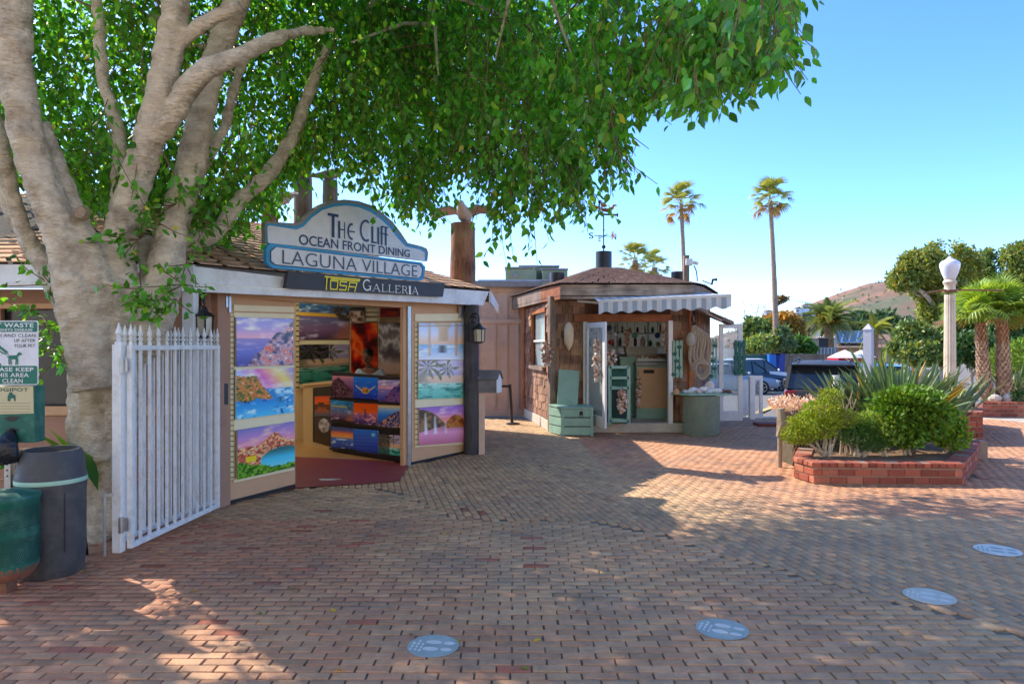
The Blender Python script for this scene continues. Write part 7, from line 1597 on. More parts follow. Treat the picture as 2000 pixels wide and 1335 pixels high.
# ---- decals and fallen leaves on the paving
mt['decal'] = M('worn_blue_decal', S8(160,172,164), .7, .15, 9, .1, dirt=.4, dirtcol=S8(140,150,156), dscale=14); mt['decalw'] = M('worn_decal_white', S8(216,216,206), .7, .1, 10, .05, dirt=.4, dirtcol=S8(150,170,186), dscale=14)
dgp = 'round footprint decals on the paving'
for px, py, rz, r_, lb in ((846,1261,-8,.142,'round blue decal with white footprints, leftmost and most saturated on the paving'),(1410,1228,-28,.15,'round blue decal with white footprints, second from the left on the paving'),(1815,1164,-34,.155,'faded blue footprint decal, third from the left on the paving'),(1948,1074,-30,.165,'palest footprint decal near the right edge in the reddish paving')):
    c_ = G(px,py); d_ = thing('floor_decal', lb, 'floor sticker', (c_.x,c_.y,.003), dgp); MX = Matrix.Translation((c_.x,c_.y,0)) @ Matrix.Rotation(R(rz), 4, 'Z')
    mb = MB(); mb.M = MX; mb.lathe((0,0,.003),[(r_,0),(r_,.0015)],36); mb.build('disc', mt['decal'] if px < 1700 else mt['decalw'] if px > 1900 else M('faded_decal', S8(196,194,176), .7, .1, 9, .1, dirt=.4, dirtcol=S8(200,206,210), dscale=16), d_)
    mb = MB(); mb.M = MX; s_ = r_/.142
    for sy in (-1, 1):
        mb.poly([(s_*(-.005+.045*math.cos(a)), s_*(sy*.042+.024*math.sin(a)), .0052) for a in np.linspace(0,2*math.pi,17)[:-1]]); mb.poly([(s_*(.082+.032*math.cos(a)), s_*(sy*.040+.021*math.sin(a)), .0052) for a in np.linspace(0,2*math.pi,15)[:-1]])
    for k in range(3):
        x_ = -.112+k*.026
        for t in range(3+k % 2): y_ = -.055+t*.036-.004*k; mb.box((s_*x_, s_*y_, .0053),(s_*.013, s_*.024, .0006))
    mb.build('footprint_print', mt['decalw'] if px < 1900 else mt['decal'], d_)
flm = bpy.data.meshes.new('fallen_leaf'); flm.from_pydata([(0,0,.012),(-.3,.42,.09),(.3,.42,.05),(0,1,.12),(0,.48,.0)],[],[(0,4,1),(0,2,4),(1,4,3),(4,2,3)]); flm.materials.append(mt['leaf_o'])
fl_px = [(897,1248,'yellow leaf lying on the edge of the leftmost blue decal',0),(1040,1252,'pale yellow leaf between the two left blue decals',0),(1016,1305,'green yellow leaf near the bottom edge below the left decals',1),(800,1236,'brown leaf just above left of the leftmost blue decal',2),(865,1043,'small yellow leaf on the pale bricks at the end of a sun streak',0),(1535,1112,'orange brown leaf on the grey bricks below the planter',2),(1466,1315,'brown curled leaf at the bottom edge below the second decal',2),(1700,1275,'tan leaf on the grey bricks below the third decal',4),(370,1155,'tan leaf on the mortar left of the sun patches',4),(580,1148,'olive leaf beside the sun patches at the left',3),(655,1195,'yellow leaf on the brick at the right of the sun patches',0),(512,1200,'green leaf below the sun patches on a red brick',1),(732,1078,'olive leaf on the red bricks before the gallery entrance',3),(322,1078,'yellow leaf under the foot of the white gate',0),(290,1075,'brown leaf blown against the bottom of the white gate',2),(672,1310,'tan leaf near the bottom edge left of the leftmost decal',4),(1130,1190,'small brown leaf on the grey bricks right of the frame middle',2),(155,1115,'yellow leaf at the foot of the black barrel',0)]
q = random.Random(6); lcs = [S8(200,176,50),S8(120,140,50),S8(150,96,50),S8(130,130,50),S8(190,150,90)]
for px, py, lb, ci in fl_px:
    c_ = G(px,py); o = bpy.data.objects.new('fallen_leaf', flm); COL.objects.link(o); o.location = (c_.x,c_.y,.003); o.rotation_euler = (q.uniform(-.1,.1),q.uniform(-.1,.1),q.uniform(0,6.28)); s = q.uniform(.04,.06); o.scale = (s,s,s*q.uniform(.8,2))
    o.color = (*lcs[ci],1); tag(o, lb, 'leaf', 'fallen leaves on the paving')
# ================================================================ BEYOND THE SQUARE: cars, houses, trees
def carmat(name, c, coat=.6): return M(name, c, .3, .04, 3, 0, spec=.4, coat=coat)
mt['carglass'] = M('car_glass', (.03,.04,.045), .06, .2, 2, 0, spec=.8); mt['tyre'] = M('tyre_rubber', (.02,.02,.02), .8, .2, 20, .1); mt['rim'] = M('alloy_rim', (.45,.46,.47), .3, .1, 8, 0, metal=.8)
mt['taillight'] = M('red_light_lens', (.35,.02,.02), .2, .1, 6, 0, spec=.6); mt['headlight'] = M('clear_light_lens', (.7,.72,.74), .12, .05, 6, 0, spec=.8); mt['trimblack'] = M('black_trim', (.015,.015,.016), .5, .2, 10, 0)
def car(name, label, loc, rz, paint_, suv=True, cat='car', L=4.6, W=1.84, H=1.5, group='cars parked beyond the kiosk', detail=True, van=False):
    root = thing(name, label, cat, loc, group); MX = Matrix.Translation(loc) @ Matrix.Rotation(rz, 4, 'Z'); hl, hw = L/2, W/2
    zb = .95 if not van else 1.1; rear_top = -hl+.25 if suv else -hl+1.15
    # lower body, stations from tail to nose: x, half width, low z, top z
    st = [(-hl,hw*.80,.42,.86),(-hl+.06,hw*.90,.34,.93),(-hl+.35,hw*.98,.26,zb),(-hl+1.0,hw,.22,zb),(0,hw,.20,zb-.01),(hl-1.45,hw,.22,zb-.03),(hl-.9,hw*.98,.24,zb-.11),(hl-.3,hw*.93,.28,zb-.2),(hl-.08,hw*.84,.32,zb-.28),(hl,hw*.74,.38,zb-.38)]
    vs = []; fs = []; K_ = 10
    for x, w, z0, z1 in st:
        zm = z0+(z1-z0)*.55; ring = [(-w*.90,z0),(-w,z0+.12),(-w*1.0,zm),(-w*.97,z1-.07),(-w*.90,z1),(w*.90,z1),(w*.97,z1-.07),(w*1.0,zm),(w,z0+.12),(w*.90,z0)]
        vs += [(x,a,b) for a, b in ring]
    for i in range(len(st)-1):
        for k in range(K_): fs.append((i*K_+k,(i+1)*K_+k,(i+1)*K_+(k+1) % K_,i*K_+(k+1) % K_))
    fs += [tuple(range(K_)), tuple(range(len(st)*K_-1,(len(st)-1)*K_-1,-1))]
    mb = MB(); mb.M = MX; mb.add(vs, fs); mb.build('body', paint_, root, smooth=True)
    # glasshouse, roof, pillars
    gs = [(rear_top-.18 if suv else rear_top-.55, hw*.88, zb-.02, zb),(rear_top+.12, hw*.80, zb, H-.10),(rear_top+.5, hw*.78, zb, H-.02),(0, hw*.78, zb, H-.015),(hl-2.15 if not van else hl-1.6, hw*.79, zb, H-.06),(hl-1.35 if not van else hl-.9, hw*.86, zb-.05, zb-.01)]
    vs = []; fs = []
    for x, w, z0, z1 in gs: vs += [(x,-hw*.90,z0-.02),(x,-w,z1),(x,w,z1),(x,hw*.90,z0-.02)]
    for i in range(len(gs)-1):
        for k in range(3): fs.append((i*4+k,(i+1)*4+k,(i+1)*4+k+1,i*4+k+1))
    mb = MB(); mb.M = MX; mb.add(vs, fs); mb.build('window', mt['carglass'], root, smooth=False)
    mb = MB(); mb.M = MX; rs_ = gs[1:5]; vs = []; fs = []
    for x, w, z0, z1 in rs_: vs += [(x,-w*1.01,z1-.035),(x,-w*.90,z1+.02),(x,0,z1+.04),(x,w*.90,z1+.02),(x,w*1.01,z1-.035)]
    for i in range(3):
        for k in range(4): fs.append((i*5+k,(i+1)*5+k,(i+1)*5+k+1,i*5+k+1))
    mb.add(vs, fs); mb.build('roof', paint_, root, smooth=True)
    mb = MB(); mb.M = MX
    for sy in (-1, 1):
        ps = [(g[0], sy*g[1]*1.005, g[3]) for g in gs]
        mb.bar(ps[0], ps[1], .09, .05); mb.bar(ps[4], ps[5], .07, .05)
        for xm in ((0.0,) if not suv else (-.95,.1)): mb.bar((xm, sy*hw*.905, zb-.02), (xm-.05, sy*hw*.79, H-.04), .07, .04)
    mb.build('pillar', paint_ if not suv else mt['trimblack'], root)
    for sx in (-hl+.85, hl-.88):
        for sy in (-1, 1):
            c_ = MX @ Vector((sx, sy*(hw-.10), .33)); ax = (MX.to_3x3() @ Vector((0, sy, 0)))
            w_ = MB().lathe(c_, [(.20,-.11),(.33,-.11),(.345,-.06),(.345,.06),(.33,.105),(.23,.11)], 22, True, ax).build('wheel', mt['tyre'], root, smooth=True)
            m_ = MB(); m_.lathe(c_, [(.23,.09),(.235,.112),(.21,.115)], 18, False, ax)
            u1 = ax.orthogonal().normalized(); u2 = ax.cross(u1)
            for k in range(5): a = 2*math.pi*k/5; d = u1*math.cos(a)+u2*math.sin(a); m_.bar(c_+ax*.105, c_+ax*.105+d*.215, .05, .03)
            m_.build('rim', mt['rim'], w_)
    for sy in (-1, 1):
        mb = MB(); mb.M = MX; mb.box((hl-.14, sy*hw*.70, zb-.33),(.16,.34,.13), sy*-.35); mb.build('headlight', mt['headlight'], root, bevel=.03)
        mb = MB(); mb.M = MX; mb.box((-hl+.05, sy*hw*.74, zb-.13),(.14,.36,.17), sy*.3); mb.build('tail_light', mt['taillight'], root, bevel=.03)
        mb = MB(); mb.M = MX; mb.ell((hl-1.5, sy*(hw+.09), zb+.06),(.07,.11,.08),8,6); mb.build('mirror', paint_, root, smooth=True)
    mb = MB(); mb.M = MX; mb.box((hl-.03,0,.45),(.08,W*.62,.18)); mb.box((-hl+.02,0,.40),(.08,W*.7,.14)); mb.build('bumper_trim', mt['trimblack'], root, bevel=.02)
    if suv and detail:
        for sy in (-1, 1):
            mb = MB(); mb.M = MX; mb.tube([(rear_top+.35, sy*hw*.68, H+.02),(rear_top+.5, sy*hw*.68, H+.07),(hl-2.5, sy*hw*.68, H+.06),(hl-2.3, sy*hw*.68, H)], .02, 6); mb.build('roof_rail', mt['trimblack'], root)
        mb = MB(); mb.M = MX; mb.box((rear_top+.0,0,H-.07),(.30,W*.78,.045)); mb.build('spoiler', mt['trimblack'], root, bevel=.015)
        mb = MB(); mb.M = MX; mb.box((-hl-.03,0,.80),(.03,.62,.05)); mb.build('chrome_strip', mt['steel'], root)
        pl_ = MB(); pl_.M = MX; pl_.box((-hl-.005,0,.66),(.02,.34,.17)); po = pl_.build('licence_plate', mt['signwhite'], root)
        m_ = MB(); a = MX @ Vector((-hl-.017,.13,.70)); b = MX @ Vector((-hl-.017,-.13,.70)); c2_ = MX @ Vector((-hl-.017,-.13,.62)); d2 = MX @ Vector((-hl-.017,.13,.62))
        flat_strokes(m_, [(.16,[(x,.1),(x,.9)]) for x in (.05,.2,.38,.52,.68,.82,.95)], [a,b,c2_,d2], MX.to_3x3() @ Vector((-1,0,0)), .002); m_.build('characters', mt['ink'], po)
        mb = MB(); mb.M = MX; mb.tube([(-1.6,.0,H+.02),(-1.75,.0,H+.18)],.008,5); mb.bar((rear_top-.12,.1,zb+.06),(rear_top-.08,-.3,zb+.10),.02); mb.build('wiper', mt['trimblack'], root)
    return root
car('parked_suv', 'dark grey SUV seen from behind, parked nearest beside the spiky plants', (8.75,19.1,gz(18.6)), R(64), M('dark_grey_paint', S8(62,63,65), .5, .04, 3, 0, spec=.3), True, H=1.62, W=1.9)
zc = gz(36)
car('parked_car', 'silver blue car half hidden behind the white picket panel', (10.35,33,gz(33)), R(-2), carmat('silver_blue_paint', S8(142,158,170)), False, H=1.44, detail=False)
car('parked_car', 'dark blue grey crossover with big front wheel in the middle of the parked row', (12.35,36,zc), R(-2), carmat('slate_paint', S8(64,74,86)), True, H=1.58, detail=False)
car('parked_car', 'white crossover at the far end of the parked row near the blue bins', (14.3,39.6,gz(39)), R(-2), carmat('white_car_paint', S8(226,226,226)), True, H=1.62, detail=False)
car('parked_van', 'white van seen through the glass of the open kiosk door', (10.9,42.0,gz(42)), R(0), carmat('white_van_paint', S8(232,232,230)), True, 'van', L=5.0, H=2.0, detail=False, van=True)
car('parked_car', 'bright blue car mostly hidden behind the spiky leaves and stone post', (15.6,29.5,gz(29)), R(100), carmat('bright_blue_paint', S8(40,120,190)), False, H=1.45, detail=False)
mb = MB(); q0, q1 = Vector((7.6,21,gz(21)+.004)), Vector((9.3,18.5,gz(18.5)+.004)); mb.add([(5.6,17.9,gz(17.9)+.006),(9.6,25,gz(25)+.012),(9.8,24.9,gz(24.9)+.012),(5.8,17.85,gz(17.85)+.006)],[(0,1,2,3)])
tag(mb.build('parking_line', M('yellow_line', S8(206,176,96), .8, .15, 8, .1)), kind='structure')
# grey board fence
fe = thing('board_fence', 'long weathered grey board fence closing the car park', 'fence', (14.5,46,gz(46)))
mt['fboard'] = woodmat('grey_board', S8(110,98,84), S8(156,142,124), 'z', bump=.4)
a, b = P(1440,0,46), P(1660,0,46); nb_ = 38; zt_ = P(0,693,46).z; bmx = bpy.data.meshes.new('board'); m_ = MB(); m_.box((0,0,0),((b.x-a.x)/nb_-.012,.03,zt_-gz(46))); bmx.from_pydata(m_.v, [], m_.f); bmx.materials.append(mt['fboard'])
for k in range(nb_): g = random.uniform(.8,1.15); inst('board', bmx, fe, (a.x+(b.x-a.x)*(k+.5)/nb_, 46+random.uniform(-.01,.01), (zt_+gz(46))/2+random.uniform(-.02,.02)), color=(g,g,g))
MB().box(((a.x+b.x)/2,45.95,zt_+.03),(b.x-a.x,.14,.06)).build('top_rail', mt['fboard'], fe)
q = P(1482,700,45.8); solo(MB().box((q.x,45.8,q.z),(1.9,.05,.42)), 'green_banner', mt['teal_dk'], 'dark green banner along the top of the grey fence behind the cars', 'banner', q)
for px, l in ((1510,'blue recycling bin at the foot of the tall palm'),(1521,'darker blue bin touching the tall palm at the fence')):
    q = P(px,704,45.0); r_ = thing('recycling_bin', l, 'bin', (q.x,45.0,gz(45)), 'blue bins by the fence'); mb = MB(); mb.prism([(q.x-.24,44.75,gz(45)+.1),(q.x+.24,44.75,gz(45)+.1),(q.x+.3,44.7,q.z+.4),(q.x-.3,44.7,q.z+.4)],(0,.55,0)); mb.build('body', M('blue_plastic', S8(40,110,190) if px < 1515 else S8(46,70,150), .5, .1, 5, 0), r_); MB().box((q.x,44.97,q.z+.44),(.66,.62,.07)).build('lid', mt['ink'], r_)
# retaining wall, house, pergola, tan building
q = P(1566,692,52); solo(MB().box((q.x,52,q.z-.6),(2.6,.4,1.5)), 'retaining_wall', mt['white'], 'pale low wall above the grey fence under the bushes', 'wall', q)
mb = MB(); a = P(1478,672,50); b = P(1548,692,50); mb.prism([a,b,b+Vector((0,0,-1.2)),a+Vector((0,0,-2.0))],(0,.5,0)); solo(mb, 'sloping_wall', mt['concrete'], 'pale sloping wall among the bushes behind the parked cars', 'wall', a)
hs = thing('house', 'brown and white house with flat dark eaves left of the date palm', 'house', P(1585,690,75))
mt['hbrown'] = M('house_brown', S8(140,112,94), .8, .1, 3, .1); mt['hwhite'] = M('house_white', S8(214,212,214), .7, .06, 3, .05)
a, b = P(1562,637,75), P(1578,690,75); MB().box(((a.x+b.x)/2,76,(a.z+b.z)/2),(b.x-a.x,3,a.z-b.z)).build('wall', mt['hbrown'], hs)
a, b = P(1578,637,74.5), P(1601,700,74.5); MB().box(((a.x+b.x)/2,76,(a.z+b.z)/2),(b.x-a.x,3,a.z-b.z)).build('wall', mt['hwhite'], hs)
a, b = P(1558,633,74), P(1606,638,74); MB().box(((a.x+b.x)/2,75.5,(a.z+b.z)/2),(b.x-a.x,4.5,.3)).build('roof', mt['hbrown'], hs)
for px, py in ((1584,645),(1590,645)): q = P(px,py,74.45); w_ = MB().box((q.x,74.42,q.z),(.22,.06,.42)).build('window', mt['dkwin'], hs)
pg = thing('pergola', 'pale slatted pergola roof left of the date palm trunk', 'pergola', P(1610,690,62))
for k in range(9): a, b = P(1594+k*4.4,658,62), P(1590+k*4.6,663,60.5); MB().bar(a, b, .10, .10).build('slat', mt['hwhite'], pg)
a, b = P(1592,663,60.5), P(1634,661,60.5); MB().bar(a, b, .14, .14).build('beam', mt['hwhite'], pg)
for px in (1594,1632): a = P(px,662,60.6); MB().bar(a, (a.x,a.y,gz(60)), .14).build('post', mt['hwhite'], pg)
sd = thing('dark_shed', 'dark boxy shed on posts above the striped railing', 'shed', P(1607,682,58)); a, b = P(1598,661,58), P(1617,682,58); MB().box(((a.x+b.x)/2,58.5,(a.z+b.z)/2),(b.x-a.x,1.2,a.z-b.z)).build('wall', mt['trimblack'], sd); MB().box(((a.x+b.x)/2,58.4,a.z+.05),(b.x-a.x+.3,1.5,.1)).build('roof', mt['hbrown'], sd); MB().bar((a.x,58,b.z),(a.x,58,gz(58)),.15).build('post', mt['hbrown'], sd); MB().bar((b.x,58,b.z),(b.x,58,gz(58)),.15).build('post', mt['hbrown'], sd)
sr = thing('slat_railing', 'grey railing of upright slats right of the grey fence', 'railing', P(1590,695,50)); a, b = P(1591,679,50), P(1636,697,50)
for k in range(13): MB().box((a.x+(b.x-a.x)*(k+.5)/13,50,(a.z+b.z)/2),((b.x-a.x)/13*.55,.05,a.z-b.z)).build('slat', mt['hwhite'] if k % 2 else mt['rail'], sr)
MB().box(((a.x+b.x)/2,50.05,a.z),(b.x-a.x,.08,.08)).build('rail', mt['rail'], sr); MB().box(((a.x+b.x)/2,50.1,(a.z+gz(50))/2),(b.x-a.x,.03,a.z-gz(50))).build('backing', mt['rail'], sr)
tb2 = thing('tan_building', 'low tan building with brown tiled roof and solar panels right of the date palm', 'building', P(1690,690,66))
a, b = P(1610,672,66), P(1745,705,66); MB().box(((a.x+b.x)/2,68,(a.z+gz(66))/2+.2),(b.x-a.x,4,a.z-gz(66)+.4)).build('wall', M('tan_wall', S8(206,160,122), .8, .08, 3, .1), tb2)
e0_, e1_, r0_, r1_ = P(1600,681,64.5), P(1748,681,64.5), P(1608,655,70), P(1745,655,70); MB().prism([e0_,e1_,r1_,r0_],(0,0,.15)).build('roof', M('brown_tile', S8(150,116,94), .9, .2, 6, .2), tb2)
for k in range(5):
    a = P(1629+k*14.5,677,65.2)+Vector((0,0,.35)); b = P(1642+k*14.5,677,65.2)+Vector((0,0,.35)); c = P(1648+k*14.5,657,68.5)+Vector((0,0,.5)); d = P(1635+k*14.5,657,68.5)+Vector((0,0,.5)); s_ = MB().prism([a,b,c,d],(0,0,.06)).build('solar_panel', M('solar_glass', S8(40,66,90), .15, .1, 3, 0, spec=.7) if k == 0 else bpy.data.materials['solar_glass'], tb2); m_ = MB(); [m_.bar(p_+Vector((0,0,.07)), q_+Vector((0,0,.07)), .07, .03) for p_, q_ in ((a,b),(b,c),(c,d),(d,a))]; m_.build('frame', mt['steel'], s_)
# umbrellas
mt['um_w'] = M('umbrella_white', S8(232,220,216), .8, .04, 5, .05); mt['um_r'] = M('umbrella_red', S8(186,40,54), .8, .08, 5, .05)
for px, Y, rr_, l in ((1650,40,1.0,'larger red edged white market umbrella beyond the dark SUV'),(1682,43,.9,'smaller red edged white market umbrella touching the stone post')):
    c_ = P(px,684,Y); u_ = thing('market_umbrella', l, 'umbrella', (c_.x,Y,gz(Y)), 'red and white umbrellas'); n_ = 8; zt2 = c_.z
    MB().lathe((c_.x,Y,0),[(.03,zt2+.03),(rr_*.5,zt2-.17),(rr_,zt2-.42)],n_,False).build('canopy', mt['um_w'], u_); MB().lathe((c_.x,Y,0),[(rr_*1.005,zt2-.42),(rr_*1.01,zt2-.64)],n_,False).build('valance', mt['um_r'], u_); MB().tube([(c_.x,Y,gz(Y)),(c_.x,Y,zt2)],.03,8).build('pole', mt['hwhite'], u_)
# stone post
q = P(1696,650,22); ob = MB(); zt_ = P(0,645,22).z; ob.lathe((q.x,22,0),[(.19,gz(22)),(.17,zt_),(.195,zt_+.01),(.195,zt_+.04),(.01,zt_+.22)],4)
o = solo(ob, 'stone_post', M('pale_granite', S8(196,190,190), .75, .15, 25, .2), 'pale square stone post with pyramid cap rising behind the spiky plants', 'post', (q.x,22,gz(22)))
mb = MB(); a, b = P(1768,722,23), P(1852,724,23); mb.box(((a.x+b.x)/2,23,(a.z+gz(23))/2),(b.x-a.x,.3,a.z-gz(23))); solo(mb, 'garden_wall', M('pale_stone', S8(176,166,152), .9, .3, 6, .6), 'low pale stone garden wall behind the lamp post', 'wall', (a.x,23,gz(23)))
# bushes and trees
def tree(name, label, px, py, Y, lobes, n, size, col_, seed, trunk_px=None, cat='tree', group=None, gap=.45, rtr=.18, wide=.9, inner=.3):
    """lobes in photo pixels: (px, py, rx, ry, depth offset)"""
    bl = []; s = Y/F_PX
    for lx, ly, rx, ry, dy in lobes: c = P(lx, ly, Y+dy); bl.append(((c.x,c.y,c.z),(rx*s,max(rx,ry)*s*.8,ry*s)))
    b0 = P(trunk_px or px, py, Y); base = (b0.x, Y, gz(Y)); root = thing(name, label, cat, base, group); r = np.random.default_rng(seed)
    p = blob_points(bl, n, r, inner, gap, 1.1/(rx*s)**.8, seed); t = r.normal(size=p.shape); cc_ = leafcols(n, col_, .35, r, p); k = r.random(n) < .12; cc_[k] *= np.array([1.7,1.3,.8])
    leaf_cloud('crown', p, t, size*(.6+.8*r.random(n)), np.clip(cc_,0,1), mt['leaf_dry'], root, kind='stuff', wide=wide, seed=seed, flatup=.5)
    mb = MB(); q = random.Random(seed); top = Vector(bl[0][0]); b0v = Vector(base); m_ = b0v.lerp(Vector((b0v.x*.5+top.x*.5, top.y, top.z)), .6); mb.tube([b0v, b0v.lerp(m_,.5), m_, top], [rtr,rtr*.8,rtr*.6,rtr*.25], 8, True, .1, seed)
    for bb in bl: e = Vector(bb[0]); mb.tube([m_.lerp(b0v,.15), m_.lerp(e,.5)+Vector((0,0,-.05)), e], [rtr*.5,rtr*.35,rtr*.1], 6)
    mb.build('trunk', mt['bark'], root, smooth=True); return root
g_b = 'bushes above the car park fence'
tree('round_tree', 'round dark green tree just right of the open kiosk door', 1478, 690, 50, [(1476,645,30,26,0),(1466,662,24,22,1),(1490,655,20,22,-1)], 3600, .34, S8(92,116,56), 41, group=g_b)
tree('brown_tree', 'brownish autumn tinted tree crossed by the tall palm trunk', 1530, 690, 53, [(1528,628,36,20,0),(1510,640,26,26,1),(1550,648,22,28,0),(1560,662,12,18,0)], 4000, .34, S8(160,124,50), 42, group=g_b)
tree('light_bush', 'pale green bush above the white parked car', 1490, 694, 48, [(1488,674,30,20,0),(1470,680,22,16,0),(1505,668,16,14,0)], 3200, .3, S8(140,158,84), 43, cat='bush', group=g_b)
tree('grey_bush', 'grey green bush right of the tall palm trunk', 1524, 690, 48, [(1526,655,18,20,0),(1532,672,22,18,0)], 2200, .3, S8(116,138,92), 44, cat='bush', group=g_b)
tree('spreading_bush', 'dark green bush spreading toward the brown house', 1565, 692, 49, [(1560,672,26,16,0),(1580,680,16,12,0),(1545,680,14,12,0)], 2200, .28, S8(84,124,52), 45, cat='bush', group=g_b)
g_t = 'trees beyond the right planters'
tree('spreading_tree', 'largest spreading tree with yellowish top behind the acorn lamp', 1850, 700, 33, [(1850,500,52,34,0),(1800,520,48,34,-1),(1770,545,34,26,-1),(1880,530,44,44,1),(1830,560,52,36,0),(1825,610,34,34,0),(1752,548,20,16,0),(1860,610,36,44,1)], 24000, .17, S8(132,140,60), 51, group=g_t, gap=.54, rtr=.3)
tree('thin_tree', 'sparser tree between the large tree and the right edge', 1935, 700, 36, [(1935,510,26,26,0),(1915,545,26,30,0),(1945,560,26,40,0),(1905,600,26,40,0)], 8500, .17, S8(112,132,64), 52, group=g_t, gap=.58, rtr=.16)
tree('spreading_tree', 'tree cut by the right edge with olive top', 1995, 700, 34, [(1990,500,34,30,0),(2010,540,44,44,0),(1985,560,30,40,0),(2060,560,60,70,0)], 12000, .17, S8(124,138,60), 53, group=g_t, gap=.5, rtr=.25)
tree('green_bush', 'tall loose olive bush left of the lamp post shaft', 1785, 712, 24, [(1790,655,42,24,0),(1765,680,30,26,0),(1800,690,44,26,-.5),(1778,640,26,14,0)], 6000, .16, S8(112,132,66), 54, cat='bush', group=g_t, gap=.5, rtr=.08)
tree('green_bush', 'dense bush directly behind the lamp post shaft', 1840, 712, 25, [(1835,665,32,28,0),(1850,690,32,26,0),(1825,690,24,22,0)], 4800, .16, S8(100,128,58), 55, cat='bush', group=g_t, rtr=.08)
tree('green_bush', 'dark shady bush behind the pair of fan palms', 1900, 712, 24, [(1890,680,36,34,0),(1925,690,40,36,0),(1970,660,44,56,1),(1880,640,26,26,1)], 6500, .17, S8(70,104,52), 56, cat='bush', group=g_t, rtr=.08)
tree('green_bush', 'tall green thicket at the right edge beyond the palms', 2000, 712, 25, [(2005,680,44,54,0),(2050,640,60,90,1),(1990,620,24,30,0)], 5000, .18, S8(96,124,60), 57, cat='bush', group=g_t, rtr=.08)
g_m = 'dark trees under the hill'
tree('dark_tree', 'dark tree right of the date palm under the hill', 1680, 690, 105, [(1680,632,32,24,0),(1660,645,26,22,0)], 2600, .8, S8(84,104,64), 61, group=g_m, rtr=.3)
tree('dark_tree', 'dark tree left of the large yellowish tree under the hill', 1730, 690, 105, [(1725,632,30,24,0),(1750,645,24,24,0),(1705,650,20,18,0)], 2800, .8, S8(80,104,60), 62, group=g_m, rtr=.3)
tree('dark_tree', 'far dark tree just left of the date palm', 1590, 690, 120, [(1582,634,28,12,0),(1605,640,22,14,0)], 1600, .9, S8(88,108,72), 63, group=g_m, rtr=.3)
mb_p = np.random.default_rng(9); n_ = 5000; xx_ = mb_p.uniform(120,420,n_); yy_ = 240+90*mb_p.random(n_); pp = np.stack([xx_, yy_, -1+mb_p.random(n_)**1.5*(7+9*fbm(xx_,yy_,.03,2))],-1); tt = mb_p.normal(size=(n_,3))
o = leaf_cloud('far_trees', pp, tt, 3.2, leafcols(n_, S8(96,112,80), .3, mb_p, pp*.05), mt['leaf_dry'], None, kind='stuff', wide=1.2, seed=6, flatup=.5); tag(o, 'hazy mass of far trees at the foot of the hill', 'trees')
mb_p = np.random.default_rng(10); n_ = 2200; px_ = mb_p.uniform(1480,1600,n_); t_ = np.interp(px_,[1480,1560,1600],[630,610,600]); py_ = t_+8+mb_p.normal(0,9,n_).clip(-8,26); Yd = mb_p.uniform(455,480,n_); pp = np.stack([(px_-1000)/F_PX*Yd, Yd, EYE-(py_-HZ)/F_PX*Yd],-1)
pp[:,2] -= 2; o = leaf_cloud('hillside_trees', pp, mb_p.normal(size=(n_,3)), 5.0, leafcols(n_, S8(104,120,104), .25, mb_p), mt['leaf_dry'], None, kind='stuff', wide=1.2, seed=7, flatup=.5); tag(o, 'bluish trees scattered between houses on the left shoulder of the hill', 'trees')
mb_p = np.random.default_rng(12); n_ = 2600; gi = mb_p.integers(0, len(hv), n_); pp = hv[gi]+np.stack([mb_p.normal(0,3,n_), mb_p.normal(0,3,n_), .8+0*gi],-1); kk = fbm(pp[:,0], pp[:,1], .02, 41) > .5; pp = pp[kk]
o = leaf_cloud('hill_scrub', pp, mb_p.normal(size=pp.shape), 3.6, leafcols(len(pp), S8(112,120,94), .25, mb_p), mt['leaf_dry'], None, kind='stuff', wide=1.3, seed=9, flatup=.6); tag(o, 'low scrub dotted over the brown hillside', 'scrub')
q = random.Random(5)
hl_ = ['leftmost pale house on the hillside above the brown tree','small white house low on the left hillside','white house with long roof on the left hillside','tiny white house behind the date palm top on the hillside','upper white house among the hillside trees','pale house highest on the left shoulder of the hill']
for (px, py), l in zip(((1500,612),(1530,624),(1548,618),(1590,618),(1558,606),(1572,600)), hl_):
    c_ = P(px,py,452); h_ = thing('hillside_house', l, 'house', (c_.x,452,c_.z), 'houses on the far hillside'); MB().box((c_.x,452,c_.z-1),(4.5,4,4.5)).build('wall', mt['hwhite'], h_); MB().prism([(c_.x-2.6,449.5,c_.z+1.2),(c_.x+2.6,449.5,c_.z+1.2),(c_.x,449.5,c_.z+2.4)],(0,5,0)).build('roof', mt['hbrown'], h_); MB().box((c_.x-.8,449.9,c_.z-.4),(1.3,.3,1.3)).build('window', mt['dkwin'], h_)
# bare tree
b0 = P(1490,640,60); mb = MB(); q = random.Random(3)
def twig(mb, p, d, L, r, lv):
    e = p+d*L; mb.tube([p, p.lerp(e,.5)+Vector((q.uniform(-.05,.05)*L,0,q.uniform(-.05,.05)*L)), e],[r,r*.8,r*.6],5,False)
    if lv > 0:
        for k in range(3): twig(mb, p.lerp(e,q.uniform(.5,1)), (d+Vector((q.uniform(-.7,.7),q.uniform(-.5,.5),q.uniform(-.3,.5)))).normalized(), L*q.uniform(.5,.75), r*.6, lv-1)
for px in (1462,1478,1495,1505): p = P(px,640,60); twig(mb, Vector((p.x,60,gz(60))), Vector((q.uniform(-.3,.0),0,1)).normalized(), 3.0, .07, 4)
solo(mb, 'bare_tree', M('bare_branch', S8(150,130,112), .9, .1, 8, 0), 'leafless grey tree against the sky right of the kiosk', 'tree', (b0.x,60,gz(60)))
tree('crooked_tree', 'small wind bent tuft of a tree sticking right of the tall palm trunk', 1530, 640, 62, [(1527,584,11,5,0),(1519,588,9,5,0)], 500, .3, S8(130,112,74), 64, trunk_px=1513, rtr=.06)
